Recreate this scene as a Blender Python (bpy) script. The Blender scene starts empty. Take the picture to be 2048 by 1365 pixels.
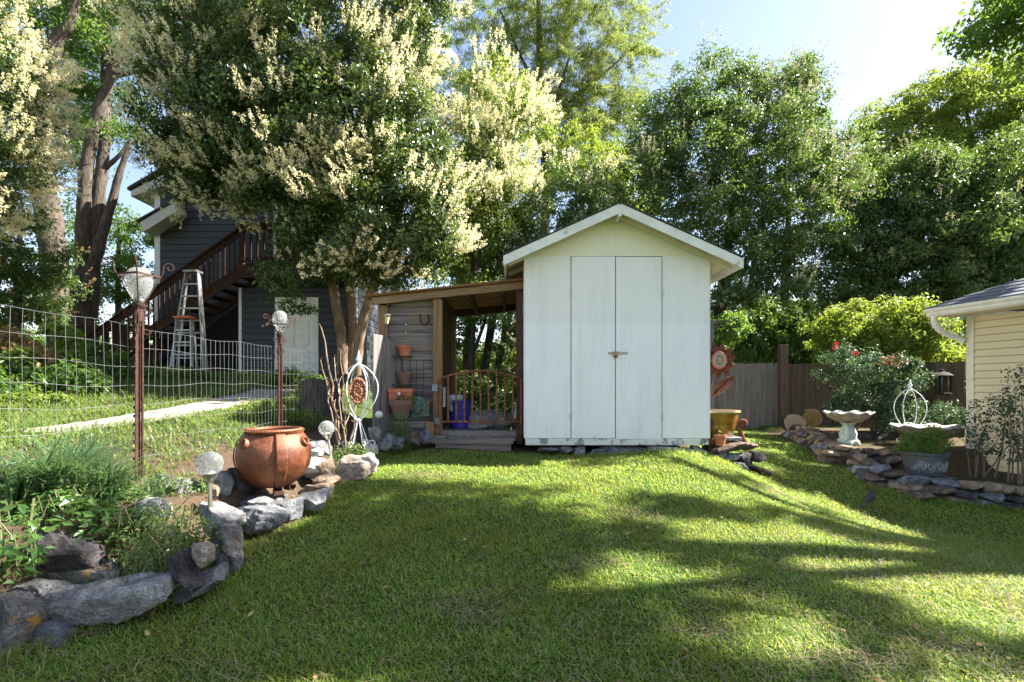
import bpy, math, random
import numpy as np
from mathutils import Vector, Matrix, Euler
C = bpy.context.scene.collection
R = math.radians
E = 1.5                                   # eye height; world z of the horizon line
rnd = random.Random(7)
RG = np.random.default_rng(11)
CAM = (0.0, 0.0, E)
def P(px, py, d):                         # a point at depth d seen at photo pixel (px, py)
    return Vector(((px-1024)*d/1000.0, d, E+(772-py)*d/1000.0))
def PX(px, d): return (px-1024)*d/1000.0
def PZ(py, d): return E+(772-py)*d/1000.0
# ---------------------------------------------------------------- objects
def setp(o, label=None, cat=None, group=None, kind=None):
    if label: o['label'] = label
    if cat: o['category'] = cat
    if group: o['group'] = group
    if kind: o['kind'] = kind
    return o
def thing(name, label, cat, loc=(0,0,0), rotz=0.0, group=None):
    o = bpy.data.objects.new(name, None); C.objects.link(o)
    o.empty_display_size = 0.1
    o.location = loc; o.rotation_euler = (0,0,rotz)
    return setp(o, label, cat, group)
def parent_to(o, par): o.parent = par
def root_off(par):
    t = Vector((0,0,0))
    while par is not None:
        t += par.location; par = par.parent
    return t
def fast_mesh(name, V, F, mat, parent=None, smooth=False, world=True):
    """V (n,3) float array, F (m,4) int array"""
    V = np.asarray(V, dtype=np.float32).reshape(-1,3); F = np.asarray(F, dtype=np.int32)
    if parent is not None and world:
        t = root_off(parent); V = V - np.array([t.x,t.y,t.z], dtype=np.float32)
    k = F.shape[1]
    me = bpy.data.meshes.new(name)
    me.vertices.add(len(V)); me.vertices.foreach_set('co', V.ravel())
    me.loops.add(F.size); me.loops.foreach_set('vertex_index', F.ravel())
    me.polygons.add(len(F))
    me.polygons.foreach_set('loop_start', np.arange(0, F.size, k, dtype=np.int32))
    me.polygons.foreach_set('loop_total', np.full(len(F), k, dtype=np.int32))
    me.polygons.foreach_set('use_smooth', np.full(len(F), bool(smooth)))
    me.update(calc_edges=True); me.validate()
    if mat is not None: me.materials.append(mat)
    o = bpy.data.objects.new(name, me); C.objects.link(o)
    if parent is not None: o.parent = parent
    return o
class MB:
    """collects shapes into one mesh"""
    def __init__(s): s.v = []; s.f = []
    def add(s, vs, fs):
        n = len(s.v); s.v.extend([tuple(v) for v in vs]); s.f.extend([tuple(i+n for i in f) for f in fs]); return s
    def box(s, x0, x1, y0, y1, z0, z1, M=None):
        vs = [Vector(p) for p in ((x0,y0,z0),(x1,y0,z0),(x1,y1,z0),(x0,y1,z0),(x0,y0,z1),(x1,y0,z1),(x1,y1,z1),(x0,y1,z1))]
        if M is not None: vs = [M @ v for v in vs]
        return s.add(vs, [(0,3,2,1),(4,5,6,7),(0,1,5,4),(1,2,6,5),(2,3,7,6),(3,0,4,7)])
    def bar(s, p0, p1, w, h, up=(0,0,1)):
        """rectangular bar from p0 to p1, w sideways, h along up"""
        p0 = Vector(p0); p1 = Vector(p1); d = p1-p0; L = d.length
        if L < 1e-6: return s
        d.normalize(); u = Vector(up); sd = d.cross(u)
        if sd.length < 1e-4: sd = d.cross(Vector((0,1,0)))
        sd.normalize(); u = sd.cross(d).normalized()
        M = Matrix((( d.x,sd.x,u.x,p0.x),(d.y,sd.y,u.y,p0.y),(d.z,sd.z,u.z,p0.z),(0,0,0,1)))
        return s.box(0,L,-w/2,w/2,-h/2,h/2,M)
    def tube(s, pts, r, seg=7, cap=True):
        pts = [Vector(p) for p in pts]; n = len(pts)
        rs = list(r) if hasattr(r,'__len__') else [r]*n
        vs = []; fs = []
        prev = None
        for i,p in enumerate(pts):
            t = (pts[min(i+1,n-1)]-pts[max(i-1,0)])
            if t.length < 1e-9: t = Vector((0,0,1))
            t.normalize()
            if prev is None:
                a = t.cross(Vector((0,0,1)))
                if a.length < 0.05: a = t.cross(Vector((0,1,0)))
            else:
                a = prev - t*prev.dot(t)
                if a.length < 1e-4: a = t.cross(Vector((0,0,1)))
            a.normalize(); prev = a; b = t.cross(a)
            for k in range(seg):
                an = 2*math.pi*k/seg
                vs.append(p + (a*math.cos(an)+b*math.sin(an))*rs[i])
        for i in range(n-1):
            for k in range(seg):
                k2 = (k+1)%seg
                fs.append((i*seg+k, i*seg+k2, (i+1)*seg+k2, (i+1)*seg+k))
        if cap:
            fs.append(tuple(reversed(range(seg)))); fs.append(tuple((n-1)*seg+k for k in range(seg)))
        return s.add(vs, fs)
    def lathe(s, prof, c=(0,0,0), seg=24, sx=1.0, sy=1.0, wob=None):
        """prof: [(r,z)...] round the z axis through c"""
        c = Vector(c); vs = []; fs = []; n = len(prof)
        for i,(r,z) in enumerate(prof):
            for k in range(seg):
                a = 2*math.pi*k/seg
                q, dz = (r, 0.0) if wob is None else wob(r, z, a)
                vs.append(c + Vector((q*sx*math.cos(a), q*sy*math.sin(a), z+dz)))
        for i in range(n-1):
            for k in range(seg):
                k2 = (k+1)%seg
                fs.append((i*seg+k, i*seg+k2, (i+1)*seg+k2, (i+1)*seg+k))
        if prof[0][0] > 1e-5: fs.append(tuple(reversed(range(seg))))
        if prof[-1][0] > 1e-5: fs.append(tuple((n-1)*seg+k for k in range(seg)))
        return s.add(vs, fs)
    def prism(s, poly, vec):
        """polygon (3-D points) extruded by vec"""
        poly = [Vector(p) for p in poly]; vec = Vector(vec); n = len(poly)
        vs = poly + [p+vec for p in poly]
        fs = [tuple(reversed(range(n))), tuple(range(n,2*n))] + [(i,(i+1)%n,n+(i+1)%n,n+i) for i in range(n)]
        return s.add(vs, fs)
    def ball(s, c, r, seg=16, rings=10):
        rr = Vector(r) if hasattr(r,'__len__') else Vector((r,r,r))
        prof = [(math.sin(math.pi*i/rings), -math.cos(math.pi*i/rings)) for i in range(rings+1)]
        c = Vector(c); m = MB().lathe(prof, (0,0,0), seg)
        return s.add([(c.x+v[0]*rr.x, c.y+v[1]*rr.y, c.z+v[2]*rr.z) for v in m.v], m.f)
    def build(s, name, mat, parent=None, smooth=False, bevel=0.0, world=True, seg=2):
        me = bpy.data.meshes.new(name)
        off = root_off(parent) if (parent is not None and world) else Vector((0,0,0))
        me.from_pydata([(v[0]-off.x, v[1]-off.y, v[2]-off.z) for v in s.v], [], s.f)
        me.validate(); me.update()
        import bmesh
        bm = bmesh.new(); bm.from_mesh(me)
        bmesh.ops.remove_doubles(bm, verts=bm.verts, dist=1e-6)
        bmesh.ops.recalc_face_normals(bm, faces=bm.faces); bm.to_mesh(me); bm.free()
        if smooth:
            for p in me.polygons: p.use_smooth = True
            try: me.set_sharp_from_angle(angle=R(48))
            except Exception: pass
        if mat is not None: me.materials.append(mat)
        o = bpy.data.objects.new(name, me); C.objects.link(o)
        if parent is not None: o.parent = parent
        if bevel > 0:
            b = o.modifiers.new('Bevel','BEVEL'); b.width = bevel; b.segments = seg; b.limit_method = 'ANGLE'; b.angle_limit = R(40)
        return o
# ---------------------------------------------------------------- materials
def newmat(name):
    m = bpy.data.materials.new(name); m.use_nodes = True
    nt = m.node_tree; b = nt.nodes.get('Principled BSDF')
    return m, nt, nt.nodes, nt.links, b
def ramp(nodes, stops):
    n = nodes.new('ShaderNodeValToRGB'); cr = n.color_ramp
    while len(cr.elements) > 1: cr.elements.remove(cr.elements[-1])
    cr.elements[0].position = stops[0][0]; cr.elements[0].color = (*stops[0][1],1)
    for p,c in stops[1:]:
        e = cr.elements.new(p); e.color = (*c,1)
    return n
def noise(nt, vec, scale, detail=5, rough=0.55, dist=0.0):
    n = nt.nodes.new('ShaderNodeTexNoise'); n.inputs['Scale'].default_value = scale
    n.inputs['Detail'].default_value = detail; n.inputs['Roughness'].default_value = rough; n.inputs['Distortion'].default_value = dist
    if vec is not None: nt.links.new(vec, n.inputs['Vector'])
    return n
def mixc(nt, fac, a, b, mode='MIX'):
    n = nt.nodes.new('ShaderNodeMix'); n.data_type = 'RGBA'; n.blend_type = mode
    for sock, val in ((n.inputs[0],fac),(n.inputs[6],a),(n.inputs[7],b)):
        if hasattr(val,'links') or isinstance(val, bpy.types.NodeSocket): nt.links.new(val, sock)
        elif isinstance(val,(int,float)): sock.default_value = val
        else: sock.default_value = (*val,1)
    return n.outputs[2]
def mathn(nt, op, a, b=0.0, clamp=False):
    n = nt.nodes.new('ShaderNodeMath'); n.operation = op; n.use_clamp = clamp
    for i,val in enumerate((a,b)):
        if isinstance(val, bpy.types.NodeSocket): nt.links.new(val, n.inputs[i])
        else: n.inputs[i].default_value = val
    return n.outputs[0]
def objvec(nt, scale=(1,1,1), coord='Object'):
    tc = nt.nodes.new('ShaderNodeTexCoord'); mp = nt.nodes.new('ShaderNodeMapping')
    mp.inputs['Scale'].default_value = scale; nt.links.new(tc.outputs[coord], mp.inputs['Vector'])
    return mp.outputs[0]
def pmat(name, stops, scale=4.0, vec=(1,1,1), rough=0.7, bump=0.3, bscale=None, metal=0.0, detail=6, spec=0.4, patch=None, dist=0.012, island=0.0, coat=0.0):
    """noise-coloured surface; patch=(scale, lo, hi, colour) lays a second colour in blotches"""
    m, nt, nodes, links, b = newmat(name)
    v = objvec(nt, vec); n = noise(nt, v, scale, detail)
    rp = ramp(nodes, stops); links.new(n.outputs[0], rp.inputs[0]); col = rp.outputs[0]
    if patch:
        n2 = noise(nt, objvec(nt), patch[0], 4, 0.6); r2 = ramp(nodes, [(patch[1],(0,0,0)),(patch[2],(1,1,1))])
        links.new(n2.outputs[0], r2.inputs[0]); col = mixc(nt, r2.outputs[0], col, patch[3])
    if island > 0:
        g = nodes.new('ShaderNodeNewGeometry'); hsv = nodes.new('ShaderNodeHueSaturation')
        mr = nodes.new('ShaderNodeMapRange'); mr.inputs[3].default_value = 1-island; mr.inputs[4].default_value = 1+island
        links.new(g.outputs['Random Per Island'], mr.inputs[0]); links.new(mr.outputs[0], hsv.inputs['Value']); links.new(col, hsv.inputs['Color']); col = hsv.outputs[0]
    links.new(col, b.inputs['Base Color'])
    b.inputs['Roughness'].default_value = rough; b.inputs['Metallic'].default_value = metal
    b.inputs['Specular IOR Level'].default_value = spec
    if coat: b.inputs['Coat Weight'].default_value = coat; b.inputs['Coat Roughness'].default_value = 0.12
    if bump:
        nb = noise(nt, v, bscale or scale*3, 8, 0.62); bp = nodes.new('ShaderNodeBump')
        bp.inputs['Strength'].default_value = bump; bp.inputs['Distance'].default_value = dist
        links.new(nb.outputs[0], bp.inputs['Height']); links.new(bp.outputs[0], b.inputs['Normal'])
    return m
def leafmat(name, stops, tcol, transl=0.4, rough=0.45, spec=0.4, nscale=0.0, ncol=None):
    m, nt, nodes, links, b = newmat(name)
    g = nodes.new('ShaderNodeNewGeometry'); rp = ramp(nodes, stops); links.new(g.outputs['Random Per Island'], rp.inputs[0])
    col = rp.outputs[0]
    if nscale:
        n = noise(nt, objvec(nt), nscale, 2); r2 = ramp(nodes, [(0.42,(0,0,0)),(0.62,(1,1,1))]); links.new(n.outputs[0], r2.inputs[0])
        col = mixc(nt, r2.outputs[0], col, ncol)
    links.new(col, b.inputs['Base Color']); b.inputs['Roughness'].default_value = rough; b.inputs['Specular IOR Level'].default_value = spec
    t = nodes.new('ShaderNodeBsdfTranslucent'); links.new(mixc(nt, 0.65, col, tcol), t.inputs['Color'])
    mx = nodes.new('ShaderNodeMixShader'); mx.inputs[0].default_value = transl
    links.new(b.outputs[0], mx.inputs[1]); links.new(t.outputs[0], mx.inputs[2])
    links.new(mx.outputs[0], nodes['Material Output'].inputs['Surface'])
    return m
def flat(name, col, rough=0.5, metal=0.0, spec=0.5):
    return pmat(name, [(0.3,tuple(c*0.88 for c in col)),(0.7,tuple(min(1,c*1.1) for c in col))], 9.0, rough=rough, metal=metal, spec=spec, bump=0.08, dist=0.004)
# wood: grain stretched along one axis
def wood(name, cols, axis='z', rough=0.8, bump=0.5, island=0.12, fine=30.0, patch=None):
    k = {'x':(0.05,1,1),'y':(1,0.05,1),'z':(1,1,0.05)}[axis]
    return pmat(name, cols, fine, vec=k, rough=rough, bump=bump, bscale=fine*1.6, island=island, dist=0.006, patch=patch, spec=0.25)
MT = {}
MT['white_paint'] = None
MT['trim'] = pmat('white_trim_paint', [(0.35,(0.62,0.60,0.52)),(0.65,(0.74,0.73,0.66))], 5, vec=(1,1,1), rough=0.6, bump=0.15, patch=(7.0,0.64,0.72,(0.36,0.33,0.27)))
MT['soffit'] = pmat('soffit_paint', [(0.3,(0.56,0.5,0.36)),(0.7,(0.68,0.63,0.5))], 4, rough=0.7, bump=0.1, patch=(3.0,0.6,0.75,(0.4,0.35,0.24)))
MT['shingle'] = pmat('dark_shingles', [(0.3,(0.03,0.028,0.025)),(0.7,(0.09,0.082,0.075))], 60, rough=0.95, bump=0.6)
MT['wood_grey'] = wood('grey_weathered_wood', [(0.25,(0.10,0.085,0.075)),(0.55,(0.21,0.18,0.165)),(0.8,(0.31,0.275,0.26))], 'z')
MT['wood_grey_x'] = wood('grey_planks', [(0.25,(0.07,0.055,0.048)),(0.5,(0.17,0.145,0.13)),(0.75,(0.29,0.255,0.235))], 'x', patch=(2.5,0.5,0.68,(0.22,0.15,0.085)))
MT['wood_tan'] = wood('tan_post_wood', [(0.3,(0.17,0.095,0.045)),(0.7,(0.31,0.19,0.095))], 'z')
MT['wood_tan_x'] = wood('tan_beam_wood', [(0.3,(0.16,0.1,0.055)),(0.7,(0.33,0.22,0.12))], 'x')
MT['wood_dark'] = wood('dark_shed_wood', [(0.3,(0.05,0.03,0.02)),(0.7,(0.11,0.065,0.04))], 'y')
MT['wood_red'] = wood('red_brown_deck_wood', [(0.3,(0.03,0.014,0.010)),(0.7,(0.06,0.028,0.019))], 'z', bump=0.2)
MT['wood_step'] = wood('grey_step_boards', [(0.3,(0.14,0.115,0.1)),(0.7,(0.3,0.26,0.23))], 'y')
MT['rust'] = pmat('rusty_iron', [(0.3,(0.06,0.022,0.013)),(0.5,(0.15,0.053,0.027)),(0.72,(0.26,0.105,0.055))], 22, rough=0.85, bump=0.4, metal=0.25)
MT['rust_gate'] = pmat('gate_rust', [(0.3,(0.10,0.035,0.018)),(0.5,(0.22,0.08,0.04)),(0.72,(0.4,0.19,0.1))], 22, rough=0.85, bump=0.4, metal=0.1)
MT['rust_dark'] = pmat('dark_rusty_iron', [(0.3,(0.026,0.013,0.01)),(0.6,(0.07,0.028,0.02)),(0.8,(0.13,0.055,0.036))], 25, rough=0.8, bump=0.4, metal=0.3)
MT['galv'] = pmat('galvanised_wire', [(0.3,(0.14,0.143,0.147)),(0.7,(0.27,0.275,0.28))], 12, rough=0.5, bump=0, metal=0.5)
MT['steel'] = pmat('brushed_steel', [(0.3,(0.5,0.48,0.45)),(0.7,(0.66,0.64,0.6))], 30, vec=(1,1,.1), rough=0.32, bump=0.05, metal=0.95)
MT['terracotta'] = pmat('terracotta', [(0.3,(0.38,0.11,0.05)),(0.7,(0.52,0.18,0.085))], 12, rough=0.85, bump=0.12, patch=(9,0.6,0.75,(0.5,0.3,0.2)))
MT['white_iron'] = pmat('white_painted_iron', [(0.3,(0.62,0.64,0.66)),(0.7,(0.78,0.79,0.8))], 20, rough=0.5, bump=0.1, patch=(20,0.64,0.7,(0.3,0.18,0.1)))
MT['bark'] = pmat('grey_brown_bark', [(0.3,(0.04,0.03,0.024)),(0.55,(0.09,0.07,0.056)),(0.8,(0.16,0.13,0.105))], 14, vec=(1,1,0.22), rough=0.95, bump=0.9, bscale=26, dist=0.03)
MT['bark_dark'] = pmat('dark_bark', [(0.3,(0.03,0.022,0.017)),(0.7,(0.085,0.062,0.048))], 14, vec=(1,1,0.22), rough=0.95, bump=0.9, bscale=26, dist=0.03)
MT['bark_privet'] = pmat('smooth_tan_bark', [(0.3,(0.1,0.065,0.04)),(0.55,(0.2,0.135,0.085)),(0.8,(0.3,0.22,0.14))], 9, vec=(1,1,0.4), rough=0.9, bump=0.5, bscale=24)
MT['black'] = flat('black_paint', (0.02,0.02,0.021), 0.5)
# ---------------------------------------------------------------- camera, sun, sky
scn = bpy.context.scene
cd = bpy.data.cameras.new('camera'); cam = bpy.data.objects.new('camera', cd); C.objects.link(cam)
cam.location = CAM; cam.rotation_euler = (R(90),0,0)
cd.sensor_width = 36.0; cd.lens = 36.0*1000/2048; cd.shift_y = 89.5/2048; cd.clip_end = 600
scn.camera = cam
SUN_AZ, SUN_EL = R(80), R(43)             # azimuth from +y towards +x
SDIR = Vector((math.sin(SUN_AZ)*math.cos(SUN_EL), math.cos(SUN_AZ)*math.cos(SUN_EL), math.sin(SUN_EL)))
sl = bpy.data.lights.new('sun','SUN'); sl.energy = 5.0; sl.angle = R(0.6); sl.color = (1.0,0.945,0.85)
so = bpy.data.objects.new('sun', sl); C.objects.link(so); so.rotation_euler = (-SDIR).to_track_quat('-Z','Y').to_euler()
w = bpy.data.worlds.new('World'); scn.world = w; w.use_nodes = True
bg = w.node_tree.nodes['Background']; sky = w.node_tree.nodes.new('ShaderNodeTexSky'); sky.sky_type = 'NISHITA'
sky.sun_disc = False; sky.sun_elevation = SUN_EL; sky.sun_rotation = SUN_AZ; sky.dust_density = 0.9; sky.air_density = 1.0; sky.ozone_density = 1.0; sky.altitude = 100
tint = w.node_tree.nodes.new('ShaderNodeMix'); tint.data_type='RGBA'; tint.blend_type='MULTIPLY'; tint.inputs[0].default_value=1.0; tint.inputs[7].default_value=(1.08,0.965,0.93,1)
w.node_tree.links.new(sky.outputs[0], tint.inputs[6]); w.node_tree.links.new(tint.outputs[2], bg.inputs[0]); bg.inputs[1].default_value = 0.067
scn.view_settings.view_transform = 'Standard'; scn.view_settings.look = 'None'; scn.view_settings.gamma = 1.0; scn.view_settings.exposure = 2.42
scn.cycles.max_bounces = 6; scn.cycles.diffuse_bounces = 3; scn.cycles.glossy_bounces = 2; scn.cycles.transmission_bounces = 5; scn.cycles.transparent_max_bounces = 8
scn.cycles.use_denoising = True
scn.cycles.sample_clamp_indirect = 6.0
# ---------------------------------------------------------------- ground heights (relative to the eye)
def rbf(pts, c=1.2):
    A = np.array(pts, float); X = A[:,:2]; z = A[:,2]; m = z.mean()
    D = np.sqrt(((X[:,None]-X[None])**2).sum(-1)+c*c)
    w_ = np.linalg.solve(D+1e-6*np.eye(len(A)), z-m)
    def f(x, y):
        x = np.asarray(x,float); y = np.asarray(y,float); s = np.full(np.broadcast(x,y).shape, m)
        for (px,py),k in zip(X,w_): s = s + k*np.sqrt((x-px)**2+(y-py)**2+c*c)
        return s
    return f
lawn_f = rbf([(0,-4,-1.5),(-6,-4,-1.5),(8,-4,-1.6),(0,1,-1.40),(0,2.2,-1.30),(-1,2.2,-1.28),(2.3,2.25,-1.34),(4,2.5,-1.42),(0,3.3,-1.19),(0,4.5,-1.07),(0.2,6.2,-0.935),(1.4,6.3,-0.925),(1.4,6.7,-0.925),(2.62,6.4,-0.96),
    (3.05,6.3,-1.12),(4.28,6.0,-1.42),(3.4,7.5,-1.03),(6.0,5.9,-1.43),(4.9,6.3,-1.36),(4.85,7.8,-1.17),(5.3,9.0,-1.09),(6,12,-1.03),(5,11.5,-1.03),(3.5,10,-0.95),(8,4,-1.5),(7,2,-1.5),
    (-1.95,2.89,-1.25),(-2.43,2.37,-1.3),(-1.9,3.5,-1.15),(-1.84,4.1,-1.08),(-1.78,5.34,-0.96),(-1.7,6.5,-0.93),(-1.2,7.2,-0.84),(-1,8,-0.82),(1,9,-0.85),(-1,11,-0.7),(2,16,-0.8),(10,16,-1.0),(12,8,-1.3),(-4,3,-1.2),(0,30,-0.5),(15,30,-0.6)])
yard_f = rbf([(-3,-4,-1.2),(-8,-4,-0.9),(-2.6,1.5,-0.85),(-2.5,3,-0.78),(-3.05,4.07,-0.74),(-2.05,3.3,-0.8),(-1.95,4.1,-0.86),(-1.97,5.3,-0.85),(-1.9,6.5,-0.83),(-3.6,5,-0.56),(-4.98,6.7,-0.44),(-4.9,5.6,-0.5),(-4.8,9.2,-0.21),
    (-6.2,6.7,-0.42),(-7,4,-0.4),(-8,8,-0.1),(-8,12,0.32),(-5.5,13.5,0.2),(-3.8,13,0.12),(-3,10,-0.3),(-2.2,8,-0.72),(-1.2,8,-0.82),(-12,12,0.5),(-16,16,0.7),(-10,20,0.6),(0,20,0.0),(-20,6,0.3),(-2,14,0.0),(-1,11,-0.7)])
# edge of the raised bed (x of the rock face for each y)
def edge_x(y): return np.interp(y, [-6,1.5,2.37,2.89,3.5,4.1,5.34,6.5,7.2,8.0,10,14,30], [-3.4,-3.05,-2.78,-2.45,-2.12,-2.0,-1.92,-1.8,-1.55,-1.3,-1.3,-0.5,2])
WALLS = [np.array([(5.85,11.3),(5.75,10.4),(5.5,9.6),(5.1,8.4),(4.87,7.75),(5.1,7.5),(5.6,7.4),(6.4,7.3),(9,7.0)]),     # upper right wall foot
         np.array([(4.85,7.3),(4.7,6.55),(4.98,6.15),(5.5,5.92),(5.95,5.72),(7,5.25),(9,4.6)])]                         # lower right wall foot
def side_dist(poly, x, y):
    """signed distance to a polyline, positive on its left-hand (inner) side"""
    x = np.asarray(x,float); y = np.asarray(y,float); best = np.full(np.broadcast(x,y).shape, 1e9); sg = np.zeros_like(best)
    for a,b in zip(poly[:-1],poly[1:]):
        d = b-a; L = np.hypot(*d); t = np.clip(((x-a[0])*d[0]+(y-a[1])*d[1])/L**2,0,1)
        qx = a[0]+t*d[0]; qy = a[1]+t*d[1]; ds = np.hypot(x-qx,y-qy); s_ = np.sign((d[0]*(y-a[1])-d[1]*(x-a[0])))
        m = ds < best; best = np.where(m,ds,best); sg = np.where(m,s_,sg)
    return best*np.where(sg==0,1,sg)
def sstep(t): t = np.clip(t,0,1); return t*t*(3-2*t)
def G(x, y):
    x = np.asarray(x,float); y = np.asarray(y,float)
    L = lawn_f(x,y)
    L = L + 0.012*np.sin(x*2.1+1.3)*np.sin(y*1.7+.4) + 0.008*np.sin(x*4.7)*np.sin(y*5.3+2)
    t = sstep((edge_x(y)-x+0.02)/0.22); z = L*(1-t)+yard_f(x,y)*t
    a = side_dist(WALLS[1],x,y); b = side_dist(WALLS[0],x,y); far = (y<14)&(x<12)
    z = np.where(far, z + np.where((a>0),1,0)*np.maximum(0,(-1.225-z))*sstep(a/0.18), z)
    z = np.where(far&(b>0), z + np.maximum(0,(-0.95-z))*sstep(b/0.2), z)
    return z+E
def g(x, y): return float(G(x, y))
# ---------------------------------------------------------------- ground sheet
def axis(parts):
    out = []
    for a,b,st in parts: out += list(np.arange(a,b,st))
    return np.array(out+[parts[-1][1]])
gx = axis([(-300,-60,30),(-60,-12,3),(-12,-4,0.4),(-4,8,0.09),(8,14,0.6),(14,60,4),(60,300,30)])
gy = axis([(-60,-6,6),(-6,1,0.7),(1,11.5,0.09),(11.5,16,0.4),(16,40,3),(40,100,10),(100,400,50)])
XX,YY = np.meshgrid(gx,gy); ZZ = G(np.clip(XX,-25,18),np.clip(YY,-5,32))
V = np.stack([XX.ravel(),YY.ravel(),ZZ.ravel()],1); nx = len(gx); ny = len(gy)
ii = (np.arange(ny-1)[:,None]*nx+np.arange(nx-1)[None]).ravel()
F = np.stack([ii,ii+1,ii+nx+1,ii+nx],1)
m, nt, nodes, links, b = newmat('earth')
tc = objvec(nt); n1 = noise(nt,tc,1.3,4); n2 = noise(nt,tc,38,8,0.7); n3 = noise(nt,tc,220,3,0.7)
soil = ramp(nodes,[(0.3,(0.065,0.043,0.028)),(0.6,(0.15,0.106,0.072)),(0.8,(0.24,0.18,0.13))]); links.new(n2.outputs[0],soil.inputs[0])
turf = ramp(nodes,[(0.3,(0.04,0.075,0.014)),(0.55,(0.075,0.115,0.024)),(0.75,(0.14,0.14,0.055))]); links.new(n2.outputs[0],turf.inputs[0])
at = nodes.new('ShaderNodeAttribute'); at.attribute_name = 'soil'
links.new(mixc(nt, at.outputs['Fac'], turf.outputs[0], soil.outputs[0]), b.inputs['Base Color']); b.inputs['Roughness'].default_value = 1.0; b.inputs['Specular IOR Level'].default_value = 0.1
bp = nodes.new('ShaderNodeBump'); bp.inputs['Strength'].default_value = 0.8; bp.inputs['Distance'].default_value = 0.03; links.new(n3.outputs[0],bp.inputs['Height']); links.new(bp.outputs[0],b.inputs['Normal'])
MT['earth'] = m
ground = fast_mesh('ground', V, F, m, smooth=True); setp(ground, kind='structure')
def soil_amount(x,y):
    x = np.asarray(x,float); y = np.asarray(y,float)
    bed = (x<edge_x(y)+0.06)&(x>-3.4)&(y<8.5)
    s = np.where(bed,1.0,0.0)
    s = np.where((x<=-3.2)&(x>-4.6)&(y<8.5), 0.8, s)
    s = np.where((x<=-4.6), 0.45, s)
    s = np.where(((side_dist(WALLS[1],x,y)>0.05)|(side_dist(WALLS[0],x,y)>0.05))&(x>4)&(y<11.3), 0.8, s)
    s = np.where((x>-1.4)&(x<2.7)&(y>6.75), np.where(y>9.3,0.1,0.7), s)
    return s
att = ground.data.attributes.new('soil','FLOAT','POINT'); att.data.foreach_set('value', soil_amount(V[:,0],V[:,1]).astype(np.float32))
# concrete path behind the wire fence
pc = [(-5.05,5.25),(-4.95,6.7),(-4.75,9.2),(-4.75,11.5),(-4.85,13.4)]
pm = MB(); pv = []; fs = []
jn = np.arange(6.0,13.3,1.15); ys = np.sort(np.concatenate([np.linspace(5.25,13.4,60),jn-.012,jn+.012]))
for y in ys:
    xc = np.interp(y,[p[1] for p in pc],[p[0] for p in pc])
    for dx in (-0.42,-0.2,0.0,0.2,0.42): pv.append((xc+dx+(.03*math.sin(y*7+dx*20)+.02*math.sin(y*17) if abs(dx)>.3 else 0), y, g(xc+dx,y)+0.02))
fs = [(i*5+k,i*5+k+1,(i+1)*5+k+1,(i+1)*5+k) for i in range(len(ys)-1) for k in range(4) if np.abs(jn-(ys[i]+ys[i+1])/2).min()>.0125]
pm.add(pv,fs)
MT['concrete'] = pmat('path_concrete',[(0.3,(0.2,0.18,0.15)),(0.7,(0.31,0.285,0.245))],8,rough=0.95,bump=0.3,bscale=80,patch=(3,0.5,0.66,(0.17,0.14,0.1)))
setp(pm.build('path', MT['concrete'], smooth=True), kind='structure')
# ---------------------------------------------------------------- blades and leaves
def blades(name, X, Y, Z, length, width, lean, mat, curl=0.6, parent=None, yaw=None, rg=RG):
    n = len(X); yaw = rg.uniform(0,2*np.pi,n) if yaw is None else yaw
    d = np.stack([np.cos(yaw),np.sin(yaw),np.zeros(n)],1); s = np.stack([-np.sin(yaw),np.cos(yaw),np.zeros(n)],1); up = np.array([0,0,1.0])
    base = np.stack([X,Y,Z],1); L = length[:,None]; wd = width[:,None]*0.5; l1 = lean[:,None]; l2 = np.minimum(lean+curl,1.75)[:,None]
    mid = base + L*0.5*(np.sin(l1)*d+np.cos(l1)*up); tip = mid + L*0.5*(np.sin(l2)*d+np.cos(l2)*up)
    Vv = np.stack([base-s*wd*0.8,base+s*wd*0.8,mid+s*wd,mid-s*wd,tip+s*wd*0.15,tip-s*wd*0.15],1)
    k = np.arange(n)[:,None]*6
    Ff = np.concatenate([k+np.array([[0,1,2,3]]), k+np.array([[3,2,4,5]])],0)
    return fast_mesh(name, Vv.reshape(-1,3), Ff, mat, parent)
MT['turf_blade'] = leafmat('lawn_blade',[(0.0,(0.07,0.165,0.025)),(0.35,(0.13,0.265,0.04)),(0.75,(0.21,0.35,0.06)),(0.9,(0.31,0.4,0.09)),(0.96,(0.5,0.45,0.25))],(0.7,0.8,0.1),0.5,rough=0.55,spec=0.35,nscale=1.7,ncol=(0.2,0.25,0.05))
def lowfreq(x,y,s=1.0,ph=0.0):
    return 0.5+0.25*(np.sin(x*1.9*s+ph)*np.cos(y*2.3*s+1.7*ph)+np.sin(x*3.7*s-y*2.9*s+ph*.7)*0.6+np.sin(x*0.8*s+y*5.1*s+2*ph)*0.4)
def foot_x(y): return np.interp(y,[1.5,2.37,2.89,3.5,4.1,5.34,6.5,7.2],[-2.9,-2.43,-1.97,-1.86,-1.82,-1.76,-1.68,-1.4])
def lawn_ok(x,y):
    ok = (x > edge_x(y)-0.02)&(side_dist(WALLS[1],x,y)<0.0)&(side_dist(WALLS[0],x,y)<0.0)
    ok &= ~((x>0.1)&(x<2.66)&(y>6.62)&(y<9.3)); ok &= ~((x>-1.95)&(x<0.15)&(y>6.72)&(y<9.3)); ok &= ~((x>2.5)&(x<3.3)&(y>6.45)&(y<7.3))
    return ok
bx=[];by=[]
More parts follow.
